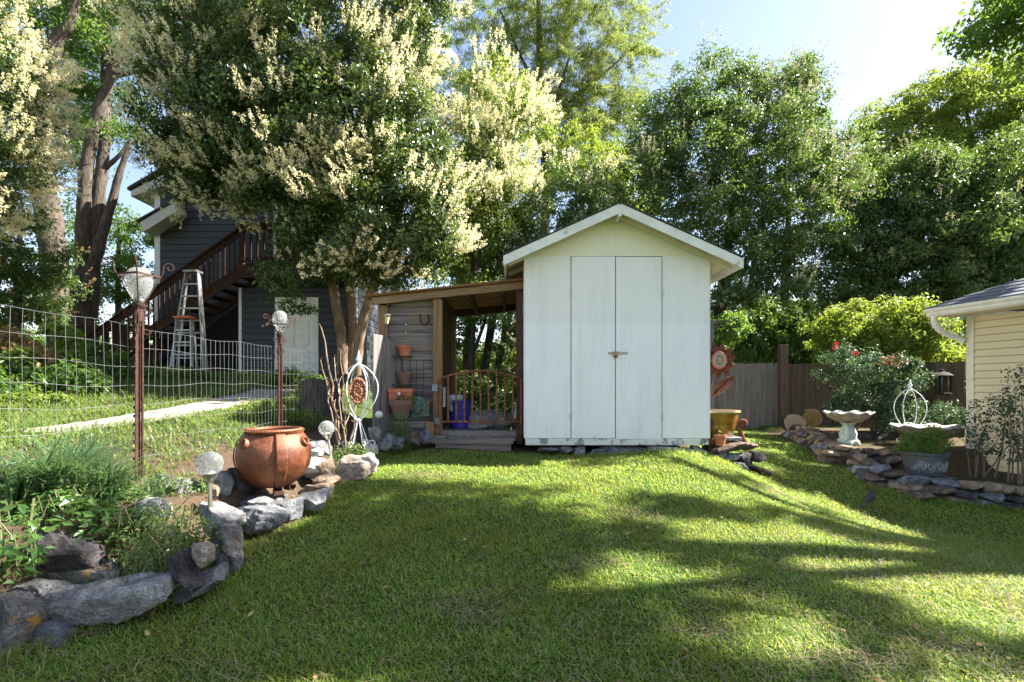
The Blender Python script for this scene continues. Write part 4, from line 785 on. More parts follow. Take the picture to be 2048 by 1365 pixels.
# ================================================================ blue-grey house at the left
def siding(m, x0, x1, y, z0, z1, lap, cut=None, side=None):
    """lapped boards facing -y (or +x when side is given: x0..x1 are then y values and y is x); cut(z) trims the ends"""
    z=z0
    while z<z1-.01:
        zt=min(z+lap,z1); a,b=(x0,x1) if cut is None else cut(z,zt)
        if b-a>.02:
            if side is None:
                vs=[(a,y-.026,z+.012),(b,y-.026,z+.012),(b,y-.014,zt),(a,y-.014,zt),(a,y+.002,z+.012),(b,y+.002,z+.012)]
            else:
                vs=[(y+.026,a,z+.012),(y+.026,b,z+.012),(y+.014,b,zt),(y+.014,a,zt),(y-.002,a,z+.012),(y-.002,b,z+.012)]
            m.add(vs,[(0,1,2,3),(4,5,1,0),(3,2,5,4)])
        z=zt
    return m
HY=13.6
def bluehouse():
    hx0,hx1=PX(320,14.2),PX(712,HY); UY=14.2; z0=E-.25; zdeck=PZ(553,13.3)
    t=thing('blue_house','two-storey dark slate blue house with lap siding and white trim behind the wire fence','house',((hx0+hx1)/2,HY,E+.1))
    sid=pmat('slate_blue_siding',[(0.3,(0.034,0.039,0.046)),(0.7,(0.046,0.052,0.06))],3,rough=.6,bump=.05,island=.06)
    wt=flat('house_trim_paint',(0.74,0.74,0.73),.55)
    lx=PX(482,HY); m=MB()
    siding(m,hx0,hx1+.0,UY,z0,8.2,.185); m.build('upper_wall',sid,t)
    lo=MB(); siding(lo,lx,hx1,HY,z0,zdeck-.25,.185); lo.build('lower_wall',sid,t)
    sw=MB(); siding(sw,HY,19,hx1,z0,8.2,.185,side=True); sw.build('side_wall',sid,t)
    MB().box(hx0,hx1-.01,UY+.002,19,z0,8.2).box(lx,hx1-.01,HY+.003,UY,z0,zdeck-.25).box(lx+.001,lx+.02,HY+.004,UY,z0,zdeck-.25).build('wall_core',flat('dark_core',(.008,.009,.011),.9),t)
    MB().box(hx0-.14,hx0+.02,UY-.03,UY+.1,z0,8.2).build('corner_trim',wt,t)
    MB().box(lx-.05,lx+.03,HY-.03,HY+.06,z0,zdeck-.25).build('corner_trim',wt,t)
    MB().box(hx1-.06,hx1+.022,HY-.024,HY+.08,z0,7.0).build('corner_trim',wt,t)
    xq=PX(330,UY); MB().prism([(xq,UY-.045,z0),(lx-.06,UY-.045,z0),(lx-.06,UY-.045,zdeck-.4),(xq,UY-.045,E+.75)],(0,.012,0)).build('under_stair_shade',flat('stair_shade',(.006,.006,.007),.95),t)  # near-black sheet stands in for the deep shade under the stairs
    # door
    dx0,dx1=PX(560,HY),PX(630,HY); dz0,dz1=PZ(757,HY),PZ(604,HY)
    dm=flat('door_paint',(0.82,0.80,0.74),.45)
    d=MB().box(dx0,dx1,HY-.03,HY-.004,dz0,dz1).build('door',dm,t)
    dw=dx1-dx0
    for cx in (.29,.71):
        for a,b in ((.06,.36),(.41,.76),(.81,.94)):
            x0=dx0+dw*(cx-.16);x1=dx0+dw*(cx+.16);za=dz0+(dz1-dz0)*a;zb=dz0+(dz1-dz0)*b
            MB().box(x0,x1,HY-.034,HY-.0301,za,zb).box(x0+.035,x1-.035,HY-.055,HY-.0345,za+.03,zb-.03).build('door_panel',dm,d,bevel=.004)
    MB().ball((dx0+.07,HY-.07,dz0+.95),.035,10,8).tube([(dx0+.07,HY-.03,dz0+.95),(dx0+.07,HY-.06,dz0+.95)],.015,8).build('door_knob',MT['black'],d,smooth=True)
    fr=MB().box(dx0-.11,dx0-.003,HY-.06,HY,dz0,dz1+.11).box(dx1+.003,dx1+.11,HY-.06,HY,dz0,dz1+.11).box(dx0-.003,dx1+.003,HY-.06,HY,dz1+.003,dz1+.11)
    fr.build('door_frame',wt,t)
    # upstairs door/window seen between the leaves
    MB().box(PX(548,UY),PX(556,UY),UY-.03,UY,PZ(520,UY),PZ(400,UY)).box(PX(515,UY),PX(640,UY),UY-.05,UY,PZ(400,UY),PZ(388,UY)).build('upper_door_frame',wt,t)
    MB().box(PX(557,UY),PX(620,UY),UY-.02,UY-.0185,PZ(520,UY),PZ(401,UY)).build('upper_door_glass',flat('dark_glass',(.012,.014,.016),.08),t)
    # roof and its boxed eave, lower rake
    fm=flat('eave_paint',(0.52,0.5,0.46),.6)
    zt=8.2; zp=PZ(396,14.0)
    MB().prism([(hx0-.6,UY-.3,zp),(hx0-.6,UY-.3,zp+.16),(hx0+.3,UY-.3,zp+.6),(hx0+.3,UY-.3,zp+.3)],(0,6,0)).build('eave',fm,t)
    rf=MB().prism([(hx0-.66,UY-.36,zp+.24),((hx0+hx1)/2,UY-.36,zp+2.3),(hx1+.6,UY-.36,zp+.24),(hx1+.6,UY-.36,zp+.16),((hx0+hx1)/2,UY-.36,zp+2.22),(hx0-.66,UY-.36,zp+.165)],(0,6,0))
    rf.build('roof',MT['shingle'],t)
    a=P(279,445,13.7);b=P(348,404,13.7)
    rk=MB(); rk.prism([a,b,b+Vector((.05,0,-.27)),a+Vector((.1,0,-.27))],(0,.5,0)); rk.build('rake',fm,t,bevel=.01)
    MB().prism([a+Vector((-.06,-.04,.06)),b+Vector((0,-.04,.06)),b+Vector((0,-.04,.003)),a+Vector((-.06,-.04,.003))],(0,.56,0)).build('rake_shingles',MT['shingle'],t)
    # meter box on the side wall
    mb=MB().box(hx1+.02,hx1+.14,14.15,14.5,PZ(735,14.3),PZ(672,14.3)).build('meter_box',flat('grey_box',(.4,.42,.42),.5),t,bevel=.01)
    MB().box(hx1+.141,hx1+.15,14.2,14.4,PZ(700,14.3),PZ(685,14.3)).build('meter_window',MT['black'],mb)
    return t,hx0,hx1,lx,zdeck
_,hx0,hx1,lx,zdeck=bluehouse()
def deckstairs():
    t=thing('deck_staircase','red-brown wooden staircase and raised deck along the front of the blue house','staircase',(PX(480,13.2),13.1,E+.2))
    yd=12.9; xa,xb=PX(475,yd),PX(700,yd); zf=PZ(528,yd); zr=PZ(446,yd)
    MB().box(xa,xb,yd+.05,14.15,zf-.04,zf).build('deck_floor',MT['wood_red'],t)
    MB().box(xa-.02,xb,yd,yd+.045,zf-.36,zf-.02).build('rim_board',MT['wood_red'],t,bevel=.004)
    MB().box(xa-.04,xb,yd-.03,yd+.09,zr-.04,zr).box(xa,xb,yd+.01,yd+.05,zr-.2,zr-.043).build('top_rail',MT['wood_red'],t)
    MB().box(xa,xb,yd+.01,yd+.05,zf+.08,zf+.17).build('bottom_rail',MT['wood_red'],t)
    for x in (xa+.06,(xa+xb)/2,xb-.06): MB().box(x-.055,x+.055,yd+.0505,yd+.15,zf-.3,zr-.045).build('railing_post',MT['wood_red'],t)
    n=int((xb-xa)/.165)
    for k in range(1,n):
        x=xa+(xb-xa)*k/n; MB().box(x-.02,x+.02,yd-.022,yd+.008,zf+.02,zr-.05).build('baluster',MT['wood_red'],t)
    # stairs descending to the left
    N=15; rise=(zf-(E+.33))/N; run=.262; y0,y1=13.0,14.0
    def pt(k): return xa-k*run, zf-k*rise
    for k in range(1,N):
        x,z=pt(k); MB().box(x-.02,x+run,y0+.05,y1,z-.04,z).build('tread',MT['wood_red'],t)
    xe,ze=pt(N)
    for y in (y0,y1):
        MB().prism([(xa,y,zf-.02),(xa,y,zf-.36),(xe,y,ze-.12),(xe-.1,y,ze+.1)],(0,.045,0)).build('stringer',MT['wood_red'],t)
    hr=MB(); hr.bar((xa+.02,y0-.02,zf+.95),(xe,y0-.02,ze+.95),.1,.04); hr.bar((xa+.02,y0,zf+.84),(xe,y0,ze+.84),.035,.16); hr.build('handrail',MT['wood_red'],t)
    for k in range(1,2*N-1):
        x,z=pt(k/2); MB().box(x-.018,x+.018,y0-.022,y0+.006,z-.1,z+.84).build('baluster',MT['wood_red'],t)
    MB().box(xe-.06,xe+.06,y0+.0,y0+.1,ze-.1,ze+1.1).build('railing_post',MT['wood_red'],t)
    for x in (xb-.05,): MB().box(x-.06,x+.06,yd+.06,yd+.17,E-.1,zf-.365).build('deck_post',MT['wood_red'],t)
deckstairs()
# ---------------------------------------------------------------- stepladders
alu=pmat('aluminium',[(0.3,(0.3,0.3,0.29)),(0.7,(0.42,0.42,0.4))],20,vec=(1,1,.1),rough=.45,metal=.6,bump=.05)
def stepladder(name,label,px0,px1,tx0,tx1,py0,py1,d,n,top_m):
    base=P((px0+px1)/2,py1,d); t=thing(name,label,'ladder',base)
    bl,br=P(px0,py1,d),P(px1,py1,d); tl,tr=P(tx0,py0,d+.42),P(tx1,py0,d+.42)
    tl.z=tr.z=PZ(py0,d)
    for a,b in ((bl,tl),(br,tr)): MB().bar(a,b,.03,.075,up=(0,1,0)).build('side_rail',alu,t,bevel=.003)
    for k in range(1,n+1):
        f=k/(n+1); a=bl.lerp(tl,f);b=br.lerp(tr,f); MB().bar(a+Vector((.016,0,0)),b-Vector((.016,0,0)),.085,.035,up=(0,0,1)).build('step',alu,t,bevel=.003)
    c=(tl+tr)/2; MB().box(tl.x-.03,tr.x+.03,tl.y-.1,tl.y+.16,tl.z-.01,tl.z+.045).build('top_cap',top_m,t,bevel=.01)
    for a,b in ((bl,tl),(br,tr)):
        q=Vector((a.x*1.05+(b.x-a.x)*.1,a.y+.8,a.z)); MB().bar(q,b+Vector((0,.06,-.05)),.025,.05,up=(0,1,0)).build('rear_leg',alu,t)
    return t
stepladder('stepladder','tall pale aluminium stepladder standing beside the house stairs',340,408,372,396,537,742,11.6,7,alu)
MB().box(PX(373,11.9),PX(395,11.9),11.94,11.95,PZ(568,11.9),PZ(545,11.9))
stepladder('stepladder','short stepladder with orange top in front of the tall ladder',345,384,354,382,632,735,11.2,3,flat('orange_plastic',(0.5,0.09,0.03),.5))
# low dark porch rail left of the stairs
t=thing('porch_railing','low dark red-brown porch railing left of the house stairs','railing',(PX(260,13.4),13.4,E+.35))
xa,xb=PX(150,13.4),PX(312,13.4)
MB().box(xa,xb,13.36,13.44,PZ(664,13.4),PZ(652,13.4)).build('top_rail',MT['wood_dark'],t)
MB().box(xa,xb,13.37,13.43,PZ(700,13.4),PZ(690,13.4)).build('bottom_rail',MT['wood_red'],t)
for k in range(9):
    x=xa+(xb-xa)*k/8; MB().box(x-.05,x+.05,13.345,13.455,E+.1,PZ(650,13.4)).build('railing_post',MT['wood_dark'],t)
sk=MB().box(xa,xb,13.46,13.5,E-.1,PZ(704,13.4)).build('skirt_board',MT['wood_red'],t)
# ================================================================ yellow house at the right
def yellowhouse():
    d=7.6; c=Vector((PX(1937,d),d)); dv=Vector((.182,-1)).normalized(); nv=Vector((-dv.y,dv.x)); nv=-nv if nv.x>0 else nv   # nv points to the yard
    z0,z1=PZ(952,d),PZ(636,d); L=7.0
    t=thing('yellow_house','pale yellow vinyl-sided house corner with white gutter at the right edge','house',(c.x,c.y,z0))
    vin=pmat('yellow_vinyl',[(0.3,(0.62,0.53,0.33)),(0.7,(0.68,0.58,0.37))],2,rough=.5,bump=.04)
    def w(s,n,z): return Vector((c.x+dv.x*s+nv.x*n, c.y+dv.y*s+nv.y*n, z))
    m=MB(); z=z0; lap=.1056
    while z<z1:
        zt=min(z+lap,z1)
        m.add([w(.1,.03,z+.007),w(L,.03,z+.007),w(L,.026,z+.03),w(.1,.026,z+.03),w(L,.014,zt),w(.1,.014,zt),w(.1,0,z+.007),w(L,0,z+.007)],[(0,1,2,3),(3,2,4,5),(6,7,1,0)]); z=zt
    m.build('siding',vin,t)
    fm=flat('cream_trim',(0.66,0.6,0.45),.5)
    MB().prism([w(-.01,.03,z0),w(.095,.03,z0),w(.095,.0,z0),w(-.01,0,z0)],(0,0,z1-z0)).build('corner_trim',fm,t)
    MB().prism([w(0,-.01,z0-.3),w(L,-.01,z0-.3),w(L,-.2,z0-.3),w(0,-6,z0-.3)],(0,0,z1-z0+.3)).build('wall_core',flat('house_core',(.3,.26,.16),.9),t)
    MB().prism([w(0,.0,z0-.3),w(L,.0,z0-.3),w(L,-.008,z0-.3),w(0,-.008,z0-.3)],(0,0,.3-.002)).build('foundation',flat('dark_foundation',(.06,.05,.045),.95),t)
    ov=.42
    MB().prism([w(-.2,ov,z1+.03),w(L,ov,z1+.03),w(L,-.0,z1+.03),w(-.2,-.0,z1+.03)],(0,0,.02)).build('soffit',flat('cream_soffit',(.6,.53,.37),.6),t)
    gut=flat('gutter_paint',(0.74,0.7,0.6),.4)
    def prof(n0,z): return [(n0,z),(n0+.07,z),(n0+.1,z+.03),(n0+.1,z+.06),(n0+.13,z+.09),(n0+.13,z+.125),(n0+.115,z+.125),(n0+.11,z+.10),(n0+.01,z+.10),(n0,z+.125)]
    pr=prof(ov,z1+.02); a=[w(-.22,n,z) for n,z in pr]; vec=w(L,0,0)-w(-.22,0,0); vec.z=0
    MB().prism(a,vec).build('gutter',gut,t,bevel=.004)
    # hip roof
    p=[w(-.25,ov+.12,z1+.15),w(L,ov+.12,z1+.15),w(L,-4,z1+2.05),w(3.7,-4,z1+2.05)]
    q=[v-Vector((0,0,.05)) for v in p]
    N=26; rf=MB()
    for k in range(N):
        f0=k/N;f1=(k+1)/N; A=p[0].lerp(p[3],f0);B=p[1].lerp(p[2],f0);Cc=p[1].lerp(p[2],f1);D=p[0].lerp(p[3],f1); u=Vector((0,0,.014))
        rf.add([A+u,B+u,Cc,D,A-u,B-u],[(0,1,2,3),(4,5,1,0)])
    e=[w(-.25,ov+.12,z1+.15),w(3.7,-4,z1+2.05),w(-.25,-8,z1+.15)]; rf.add(e,[(0,1,2)])
    rs=pmat('blue_grey_shingles',[(0.3,(0.06,0.066,0.085)),(0.7,(0.14,0.15,0.18))],45,vec=(1,1,1),rough=.9,bump=.5)
    rf.build('roof',rs,t)
    MB().prism([w(-.25,ov+.0,z1+.05),w(-.25,-6,z1+.05),w(-.25,-6,z1+.17),w(-.25,ov,z1+.17)],w(.03,0,0)-w(0,0,0)).build('fascia_board',gut,t)
    ds=MB(); g0=w(-.13,ov+.05,z1+.03); pts=[g0,g0+Vector((0,0,-.1)),w(-.12,ov-.02,z1-.17),w(-.1,ov-.16,z1-.25),w(-.07,.12,z1-.30),w(-.02,.06,z1-.36)]
    ds.tube(pts,.045,8); ds.build('downspout',gut,t,smooth=True)
    return w
W_=yellowhouse()
# ================================================================ wire fence
FP=[(-3.12,1.2),(-3.08,2.6),(-3.05,4.07),(-3.0,6.35),(-2.66,7.7),(-2.6,9.5)]
def fpt(s):   # point along the fence by depth
    return np.interp(s,[p[1] for p in FP],[p[0] for p in FP])
def ftop(y): return np.interp(y,[1.2,3.03,4.07,6.35,7.7,9.5],[E+.47,E+.475,E+.476,E+.476,E+.477,E+.475])
t=thing('wire_fence','sagging welded wire mesh garden fence on rusty posts along the raised bed','fence',(-3.05,4.1,g(-3.05,4.1)))
wm=MB(); ys=np.arange(1.25,9.5,.0755); HF=1.24; rows=[0,.155,.31,.465,.62,.775,.93,1.085,1.24]
rq=random.Random(5)
def sag(y,h): return .014*math.sin(y*2.3+h*4)+.008*math.sin(y*7.1+h*9)
for y in ys:
    wob=rq.uniform(-.006,.006)
    pts=[(float(fpt(y))+.005*math.sin(y*5+h*3)+rq.uniform(-.0015,.0015), float(y)+wob*(h-.6)*1.4+.003*math.sin(h*9+y*3), float(ftop(y))-h+sag(y,h)*.8) for h in (0,.155,.31,.465,.62,.775,.93,1.085,1.24)]
    wm.tube(pts,.0012,4,False)
for h in rows:
    wm.tube([(float(fpt(y))+.005*math.sin(y*5+h*3),float(y),float(ftop(y))-h+sag(y,h)) for y in np.arange(1.25,9.5,.1)],.0014,4,False)
wm.build('wire_mesh',MT['galv'],t,smooth=True)
for (x,y,zt) in ((-2.64,7.72,PZ(708,7.72)),(-2.6,9.5,PZ(720,9.5))):
    m=MB(); m.tube([(x,y-.03,g(x,y)-.2),(x,y-.03,zt)],.022,8)
    for k in range(18): m.box(x-.01,x+.01,y-.06,y-.05,zt-.06-k*.07,zt-.03-k*.07)
    m.build('fence_post',MT['rust_dark'],t)
# lantern posts
crack=None
def glassmat(name,col,rough,tr):
    m,nt,nodes,links,b=newmat(name); b.inputs['Base Color'].default_value=(*col,1); b.inputs['Roughness'].default_value=rough; b.inputs['Transmission Weight'].default_value=tr; b.inputs['IOR'].default_value=1.3
    vo=nodes.new('ShaderNodeTexVoronoi'); vo.feature='DISTANCE_TO_EDGE'; vo.inputs['Scale'].default_value=55; links.new(objvec(nt),vo.inputs['Vector'])
    rp=ramp(nodes,[(0.0,(0,0,0)),(0.08,(1,1,1))]); links.new(vo.outputs[0],rp.inputs[0]); bp=nodes.new('ShaderNodeBump'); bp.inputs['Strength'].default_value=.9; bp.inputs['Distance'].default_value=.01
    links.new(rp.outputs[0],bp.inputs['Height']); links.new(bp.outputs[0],b.inputs['Normal'])
    dif=nodes.new('ShaderNodeBsdfDiffuse'); dif.inputs['Color'].default_value=(*[min(1,c) for c in col],1); links.new(bp.outputs[0],dif.inputs['Normal'])
    tl=nodes.new('ShaderNodeBsdfTranslucent'); tl.inputs['Color'].default_value=(*col,1)
    ad=nodes.new('ShaderNodeMixShader'); ad.inputs[0].default_value=.5; links.new(dif.outputs[0],ad.inputs[1]); links.new(tl.outputs[0],ad.inputs[2])
    mx=nodes.new('ShaderNodeMixShader'); mx.inputs[0].default_value=.16; links.new(b.outputs[0],mx.inputs[1]); links.new(ad.outputs[0],mx.inputs[2]); links.new(mx.outputs[0],nodes['Material Output'].inputs['Surface'])
    return m
MT['crackle']=glassmat('crackle_glass',(0.85,0.86,0.84),.12,.9)
def spiral(c,ux,uz,r0,turns,n=18,start=0.0,shrink=.75):
    return [c+ux*(r0*(1-shrink*k/n)*math.cos(start+turns*2*math.pi*k/n))+uz*(r0*(1-shrink*k/n)*math.sin(start+turns*2*math.pi*k/n)) for k in range(n+1)]
def lantern(label,pxc,d,py_base,py_neck,s,rot,group):
    x=PX(pxc,d); zb=g(x,d) if py_base is None else PZ(py_base,d); zn=PZ(py_neck,d)
    t=thing('lamp_post',label,'lamp post',(x,d,zb),0,group)
    m=MB(); m.box(x-.03,x+.012,d-.004,d+.004,zb-.3,zn-.02); m.box(x-.008,x,d-.035,d-.0045,zb-.3,zn-.02)
    k=0
    z=zb+.1
    while z<zn-.08: m.box(x-.014,x+.006,d-.046,d-.0355,z,z+.025); z+=.068
    m.build('steel_post',MT['rust_dark'],t,bevel=.002)
    MB().tube([(x+.02,d+.01,zb-.2),(x+.02,d+.01,zn)],.009,8).build('iron_rod',MT['rust_dark'],t,smooth=True)
    fr=MB(); top=zn+(.255 if s>.95 else .15)*s; a=.145*s; cs=[]
    for q in range(4):
        an=rot+q*math.pi/2; ux=Vector((math.cos(an),math.sin(an),0)); p=Vector((x,d,0))
        cs.append(p+ux*a+Vector((0,0,top)))
        pts=[p+ux*.02*s+Vector((0,0,zn-.0)),p+ux*a*.55+Vector((0,0,zn+.12*s)),p+ux*a+Vector((0,0,top)),p+ux*a*1.12+Vector((0,0,top+.04*s))]
        fr.tube(pts,.005*s,6)
        c=p+ux*a*.98+Vector((0,0,top+.085*s)); fr.tube([p+ux*a*1.12+Vector((0,0,top+.04*s))]+spiral(c+ux*a*.45,-ux,Vector((0,0,1)),.045*s,1.15,18,start=-.3),.0046*s,6)
        low=spiral(p+ux*.075*s+Vector((0,0,zn-.05*s)),ux,Vector((0,0,1)),.038*s,1.1,16,start=2.4)
        fr.tube([p+ux*.02*s+Vector((0,0,zn+.01))]+low,.0046*s,6)
        fr.tube([p+ux*.025*s+Vector((0,0,zn-.06*s)),p+ux*.03*s+Vector((0,0,zn-.16*s))]+spiral(p+ux*.06*s+Vector((0,0,zn-.2*s)),-ux,-Vector((0,0,1)),.03*s,.9,12,start=0.4),.0046*s,6)
    for q in range(4): fr.bar(cs[q],cs[(q+1)%4],.005*s,.015*s)
    fr.build('lantern_frame',MT['rust_dark'],t,smooth=False)
    MB().lathe([(.03*s,-.005),(.045*s,.012),(.045*s,.03),(.03*s,.035)],(x,d,zn-.01),16).tube([(x,d,zn-.12*s),(x,d,zn+.0)],.028*s,10).build('lamp_socket',MT['rust_dark'],t,smooth=True)
    MB().lathe([(.035,.03),(.05,.05),(.078,.1),(.094,.15),(.098,.19),(.09,.235),(.07,.27),(.04,.29),(0.001,.297)] if s>.9 else [(.03,.01),(.06,.03),(.09,.07),(.105,.12),(.1,.165),(.075,.205),(.04,.228),(.001,.235)],(x,d,zn+.02),24,s,s).build('glass_shade',MT['crackle'],t,smooth=True)
    MB().lathe([(.03,.0),(.04,.02),(.02,.06),(.001,.062)],(x,d,zn+.03),14,s,s).build('lamp_holder',MT['galv'],t,smooth=True)
lantern('tall rusty scrolled lantern post nearest the camera with cracked glass shade',278,4.0,962,614,.98,.55,'rusty lantern posts along the wire fence')
lantern('smaller rusty lantern post in front of the white house door with round glass globe',560,6.3,None,672,.92,1.0,'rusty lantern posts along the wire fence')
# ================================================================ cauldron
def cauldron():
    d=4.12; x=PX(549,d); zb=PZ(986,d); z0=PZ(974,d); H=PZ(858,d)-z0; Rm=.287
    t=thing('cauldron','big round rusty iron cauldron with riveted bands standing on rocks','cauldron',(x,d,zb))
    m,nt,nodes,links,b=newmat('rusted_cauldron_iron'); v=objvec(nt); n1=noise(nt,v,5,6,.65,.4); n2=noise(nt,v,60,5,.7)
    r1=ramp(nodes,[(0.28,(0.06,0.021,0.012)),(0.43,(0.15,0.047,0.021)),(0.58,(0.225,0.075,0.032)),(0.75,(0.29,0.14,0.05))]); links.new(n1.outputs[0],r1.inputs[0])
    r2=ramp(nodes,[(0.35,(.6,.6,.6)),(0.65,(1.1,1.05,1))]); links.new(n2.outputs[0],r2.inputs[0]); links.new(mixc(nt,1.0,r1.outputs[0],r2.outputs[0],'MULTIPLY'),b.inputs['Base Color'])
    rr=nodes.new('ShaderNodeMapRange'); rr.inputs[1].default_value=.35; rr.inputs[2].default_value=.7; rr.inputs[3].default_value=.42; rr.inputs[4].default_value=.7; links.new(n1.outputs[0],rr.inputs[0]); links.new(rr.outputs[0],b.inputs['Roughness'])
    b.inputs['Metallic'].default_value=.15; bp=nodes.new('ShaderNodeBump'); bp.inputs['Strength'].default_value=.4; bp.inputs['Distance'].default_value=.006; links.new(n2.outputs[0],bp.inputs['Height']); links.new(bp.outputs[0],b.inputs['Normal'])
    pr=[(.001,0),(.08,.004),(.15,.03),(.22,.085),(.268,.16),(.287,.24),(.28,.32),(.25,.385),(.215,.425),(.197,.437)]
    k=H/.46; pr=[(r,z*k) for r,z in pr]; zt=.437*k
    inner=[(.185,zt),(.2,zt-.02),(.25,zt-.1),(.26,.2),(.1,.03),(.001,.02)]
    MB().lathe(pr+inner,(x,d,z0),56).build('pot_body',m,t,smooth=True)
    rim=MB(); 
    rim.tube([(x+.203*math.cos(a),d+.203*math.sin(a),z0+zt+.012) for a in np.linspace(0,2*math.pi,61)],.019,10,False)
    for a in np.linspace(0,2*math.pi,66,endpoint=False): rim.tube([(x+.215*math.cos(a),d+.215*math.sin(a),z0+zt-.008),(x+.224*math.cos(a+.05),d+.224*math.sin(a+.05),z0+zt+.018)],.0075,5)
    rim.build('rim',m,t,smooth=True)
    def rad(z): return float(np.interp(z,[p[1] for p in pr],[p[0] for p in pr]))
    for a0,wd in ((-.95,.3),(2.2,.3),(.95,.3),(3.6,.16)):
        bd=MB(); n=26; vs=[];fs=[]
        for i in range(n):
            z=zt*(i/(n-1)*.985+.012); r=rad(z)+.007
            for a in np.linspace(a0-wd/2,a0+wd/2,7): vs.append((x+r*math.cos(a),d+r*math.sin(a),z0+z))
        for i in range(n-1):
            for q in range(6): fs.append((i*7+q,i*7+q+1,(i+1)*7+q+1,(i+1)*7+q))
        o=bd.add(vs,fs).build('band',m,t,smooth=True); so_=o.modifiers.new('Solid','SOLIDIFY'); so_.thickness=.008; so_.offset=1
    for a in (-2.05,-.15,1.6):
        z=zt*.83; r=rad(z); c=Vector((x+r*math.cos(a),d+r*math.sin(a),z0+z)); nx=Vector((math.cos(a),math.sin(a),.45)).normalized(); ty=Vector((-math.sin(a),math.cos(a),0)); tz=nx.cross(ty)
        bo=MB(); prf=[(.048,-.02),(.043,.012),(.036,.026),(.027,.024),(.02,.006),(.001,.004)]; vs=[];fs=[]; sg=20
        for rr_,hh in prf:
            for q in range(sg): an=2*math.pi*q/sg; vs.append(c+nx*hh+ty*rr_*math.cos(an)+tz*rr_*math.sin(an))
        for i in range(len(prf)-1):
            for q in range(sg): fs.append((i*sg+q,i*sg+(q+1)%sg,(i+1)*sg+(q+1)%sg,(i+1)*sg+q))
        bo.add(vs,fs).build('handle_boss',m,t,smooth=True)
    for a in (-.95,1.2,3.2):
        ux=Vector((math.cos(a),math.sin(a),0)); p=Vector((x,d,zb)); c=p+ux*.16+Vector((0,0,.02)); sd=Vector((-math.sin(a),math.cos(a),0))
        path=[p+ux*.15+Vector((0,0,.08)),p+ux*.12+Vector((0,0,.035)),p+ux*.13+Vector((0,0,.002)),p+ux*.165+Vector((0,0,-.012)),p+ux*.195+Vector((0,0,.01)),p+ux*.19+Vector((0,0,.035)),p+ux*.165+Vector((0,0,.036)),p+ux*.155+Vector((0,0,.02))]
        ft=MB()
        for i in range(len(path)-1): ft.prism([path[i]-sd*.035,path[i]+sd*.035,path[i+1]+sd*.035,path[i+1]-sd*.035],ux*.004+Vector((0,0,.006)))
        ft.build('scroll_foot',MT['rust_dark'],t)
cauldron()
# ================================================================ globe lights
def globelight(label,px,d,py_c,rad,py_b,tilt=0.0,name='garden_light'):
    x=PX(px,d); zc=PZ(py_c,d); zb=PZ(py_b,d); t=thing(name,label,'garden light',(x,d,zb),0,'crackle-glass globe lights in the rock bed')
    top=Vector((x,d,zc)); bot=Vector((x-tilt,d,zb))*1.0; bot=Vector((x+tilt,d,zb-.06))
    MB().ball(top,rad,28,20).build('globe',MT['crackle'],t,smooth=True)
    MB().lathe([(rad*.4,0),(rad*.45,rad*.1),(rad*.3,rad*.35),(.001,rad*.4)],(top.x,top.y,top.z-rad*.8),16).build('inner_reflector',flat('milky_core',(.75,.76,.72),.5),t,smooth=True)
    dz=(top-bot).normalized(); c=top-dz*rad*.86
    m=MB(); m.tube([c+dz*rad*.12,c-dz*rad*.02,c-dz*rad*.3,c-dz*rad*.5,c-dz*rad*.62],[rad*.62,rad*.6,rad*.45,rad*.26,rad*.22],20); m.build('collar',MT['steel'],t,smooth=True)
    MB().tube([c-dz*rad*.6,bot],rad*.17,14).build('pole',MT['steel'],t,smooth=True)
globelight('nearer crackle-glass globe light on a steel pole left of the cauldron',419,3.3,928,.0825,1005,.005)
globelight('farther crackle-glass globe light leaning between the cauldron and bare twigs',653,5.1,857,.078,935,.075)
t=thing('garden_light','small white ball garden light on thin stake below the leaning fence boards','garden light',(PX(758,6.6),6.6,PZ(858,6.6)))
MB().ball(P(758,830,6.6),.052,20,14).build('globe',flat('white_ball',(.66,.65,.58),.4),t,smooth=True)
MB().tube([P(758,862,6.6),P(758,836,6.6)],.008,6).build('stake',MT['galv'],t)
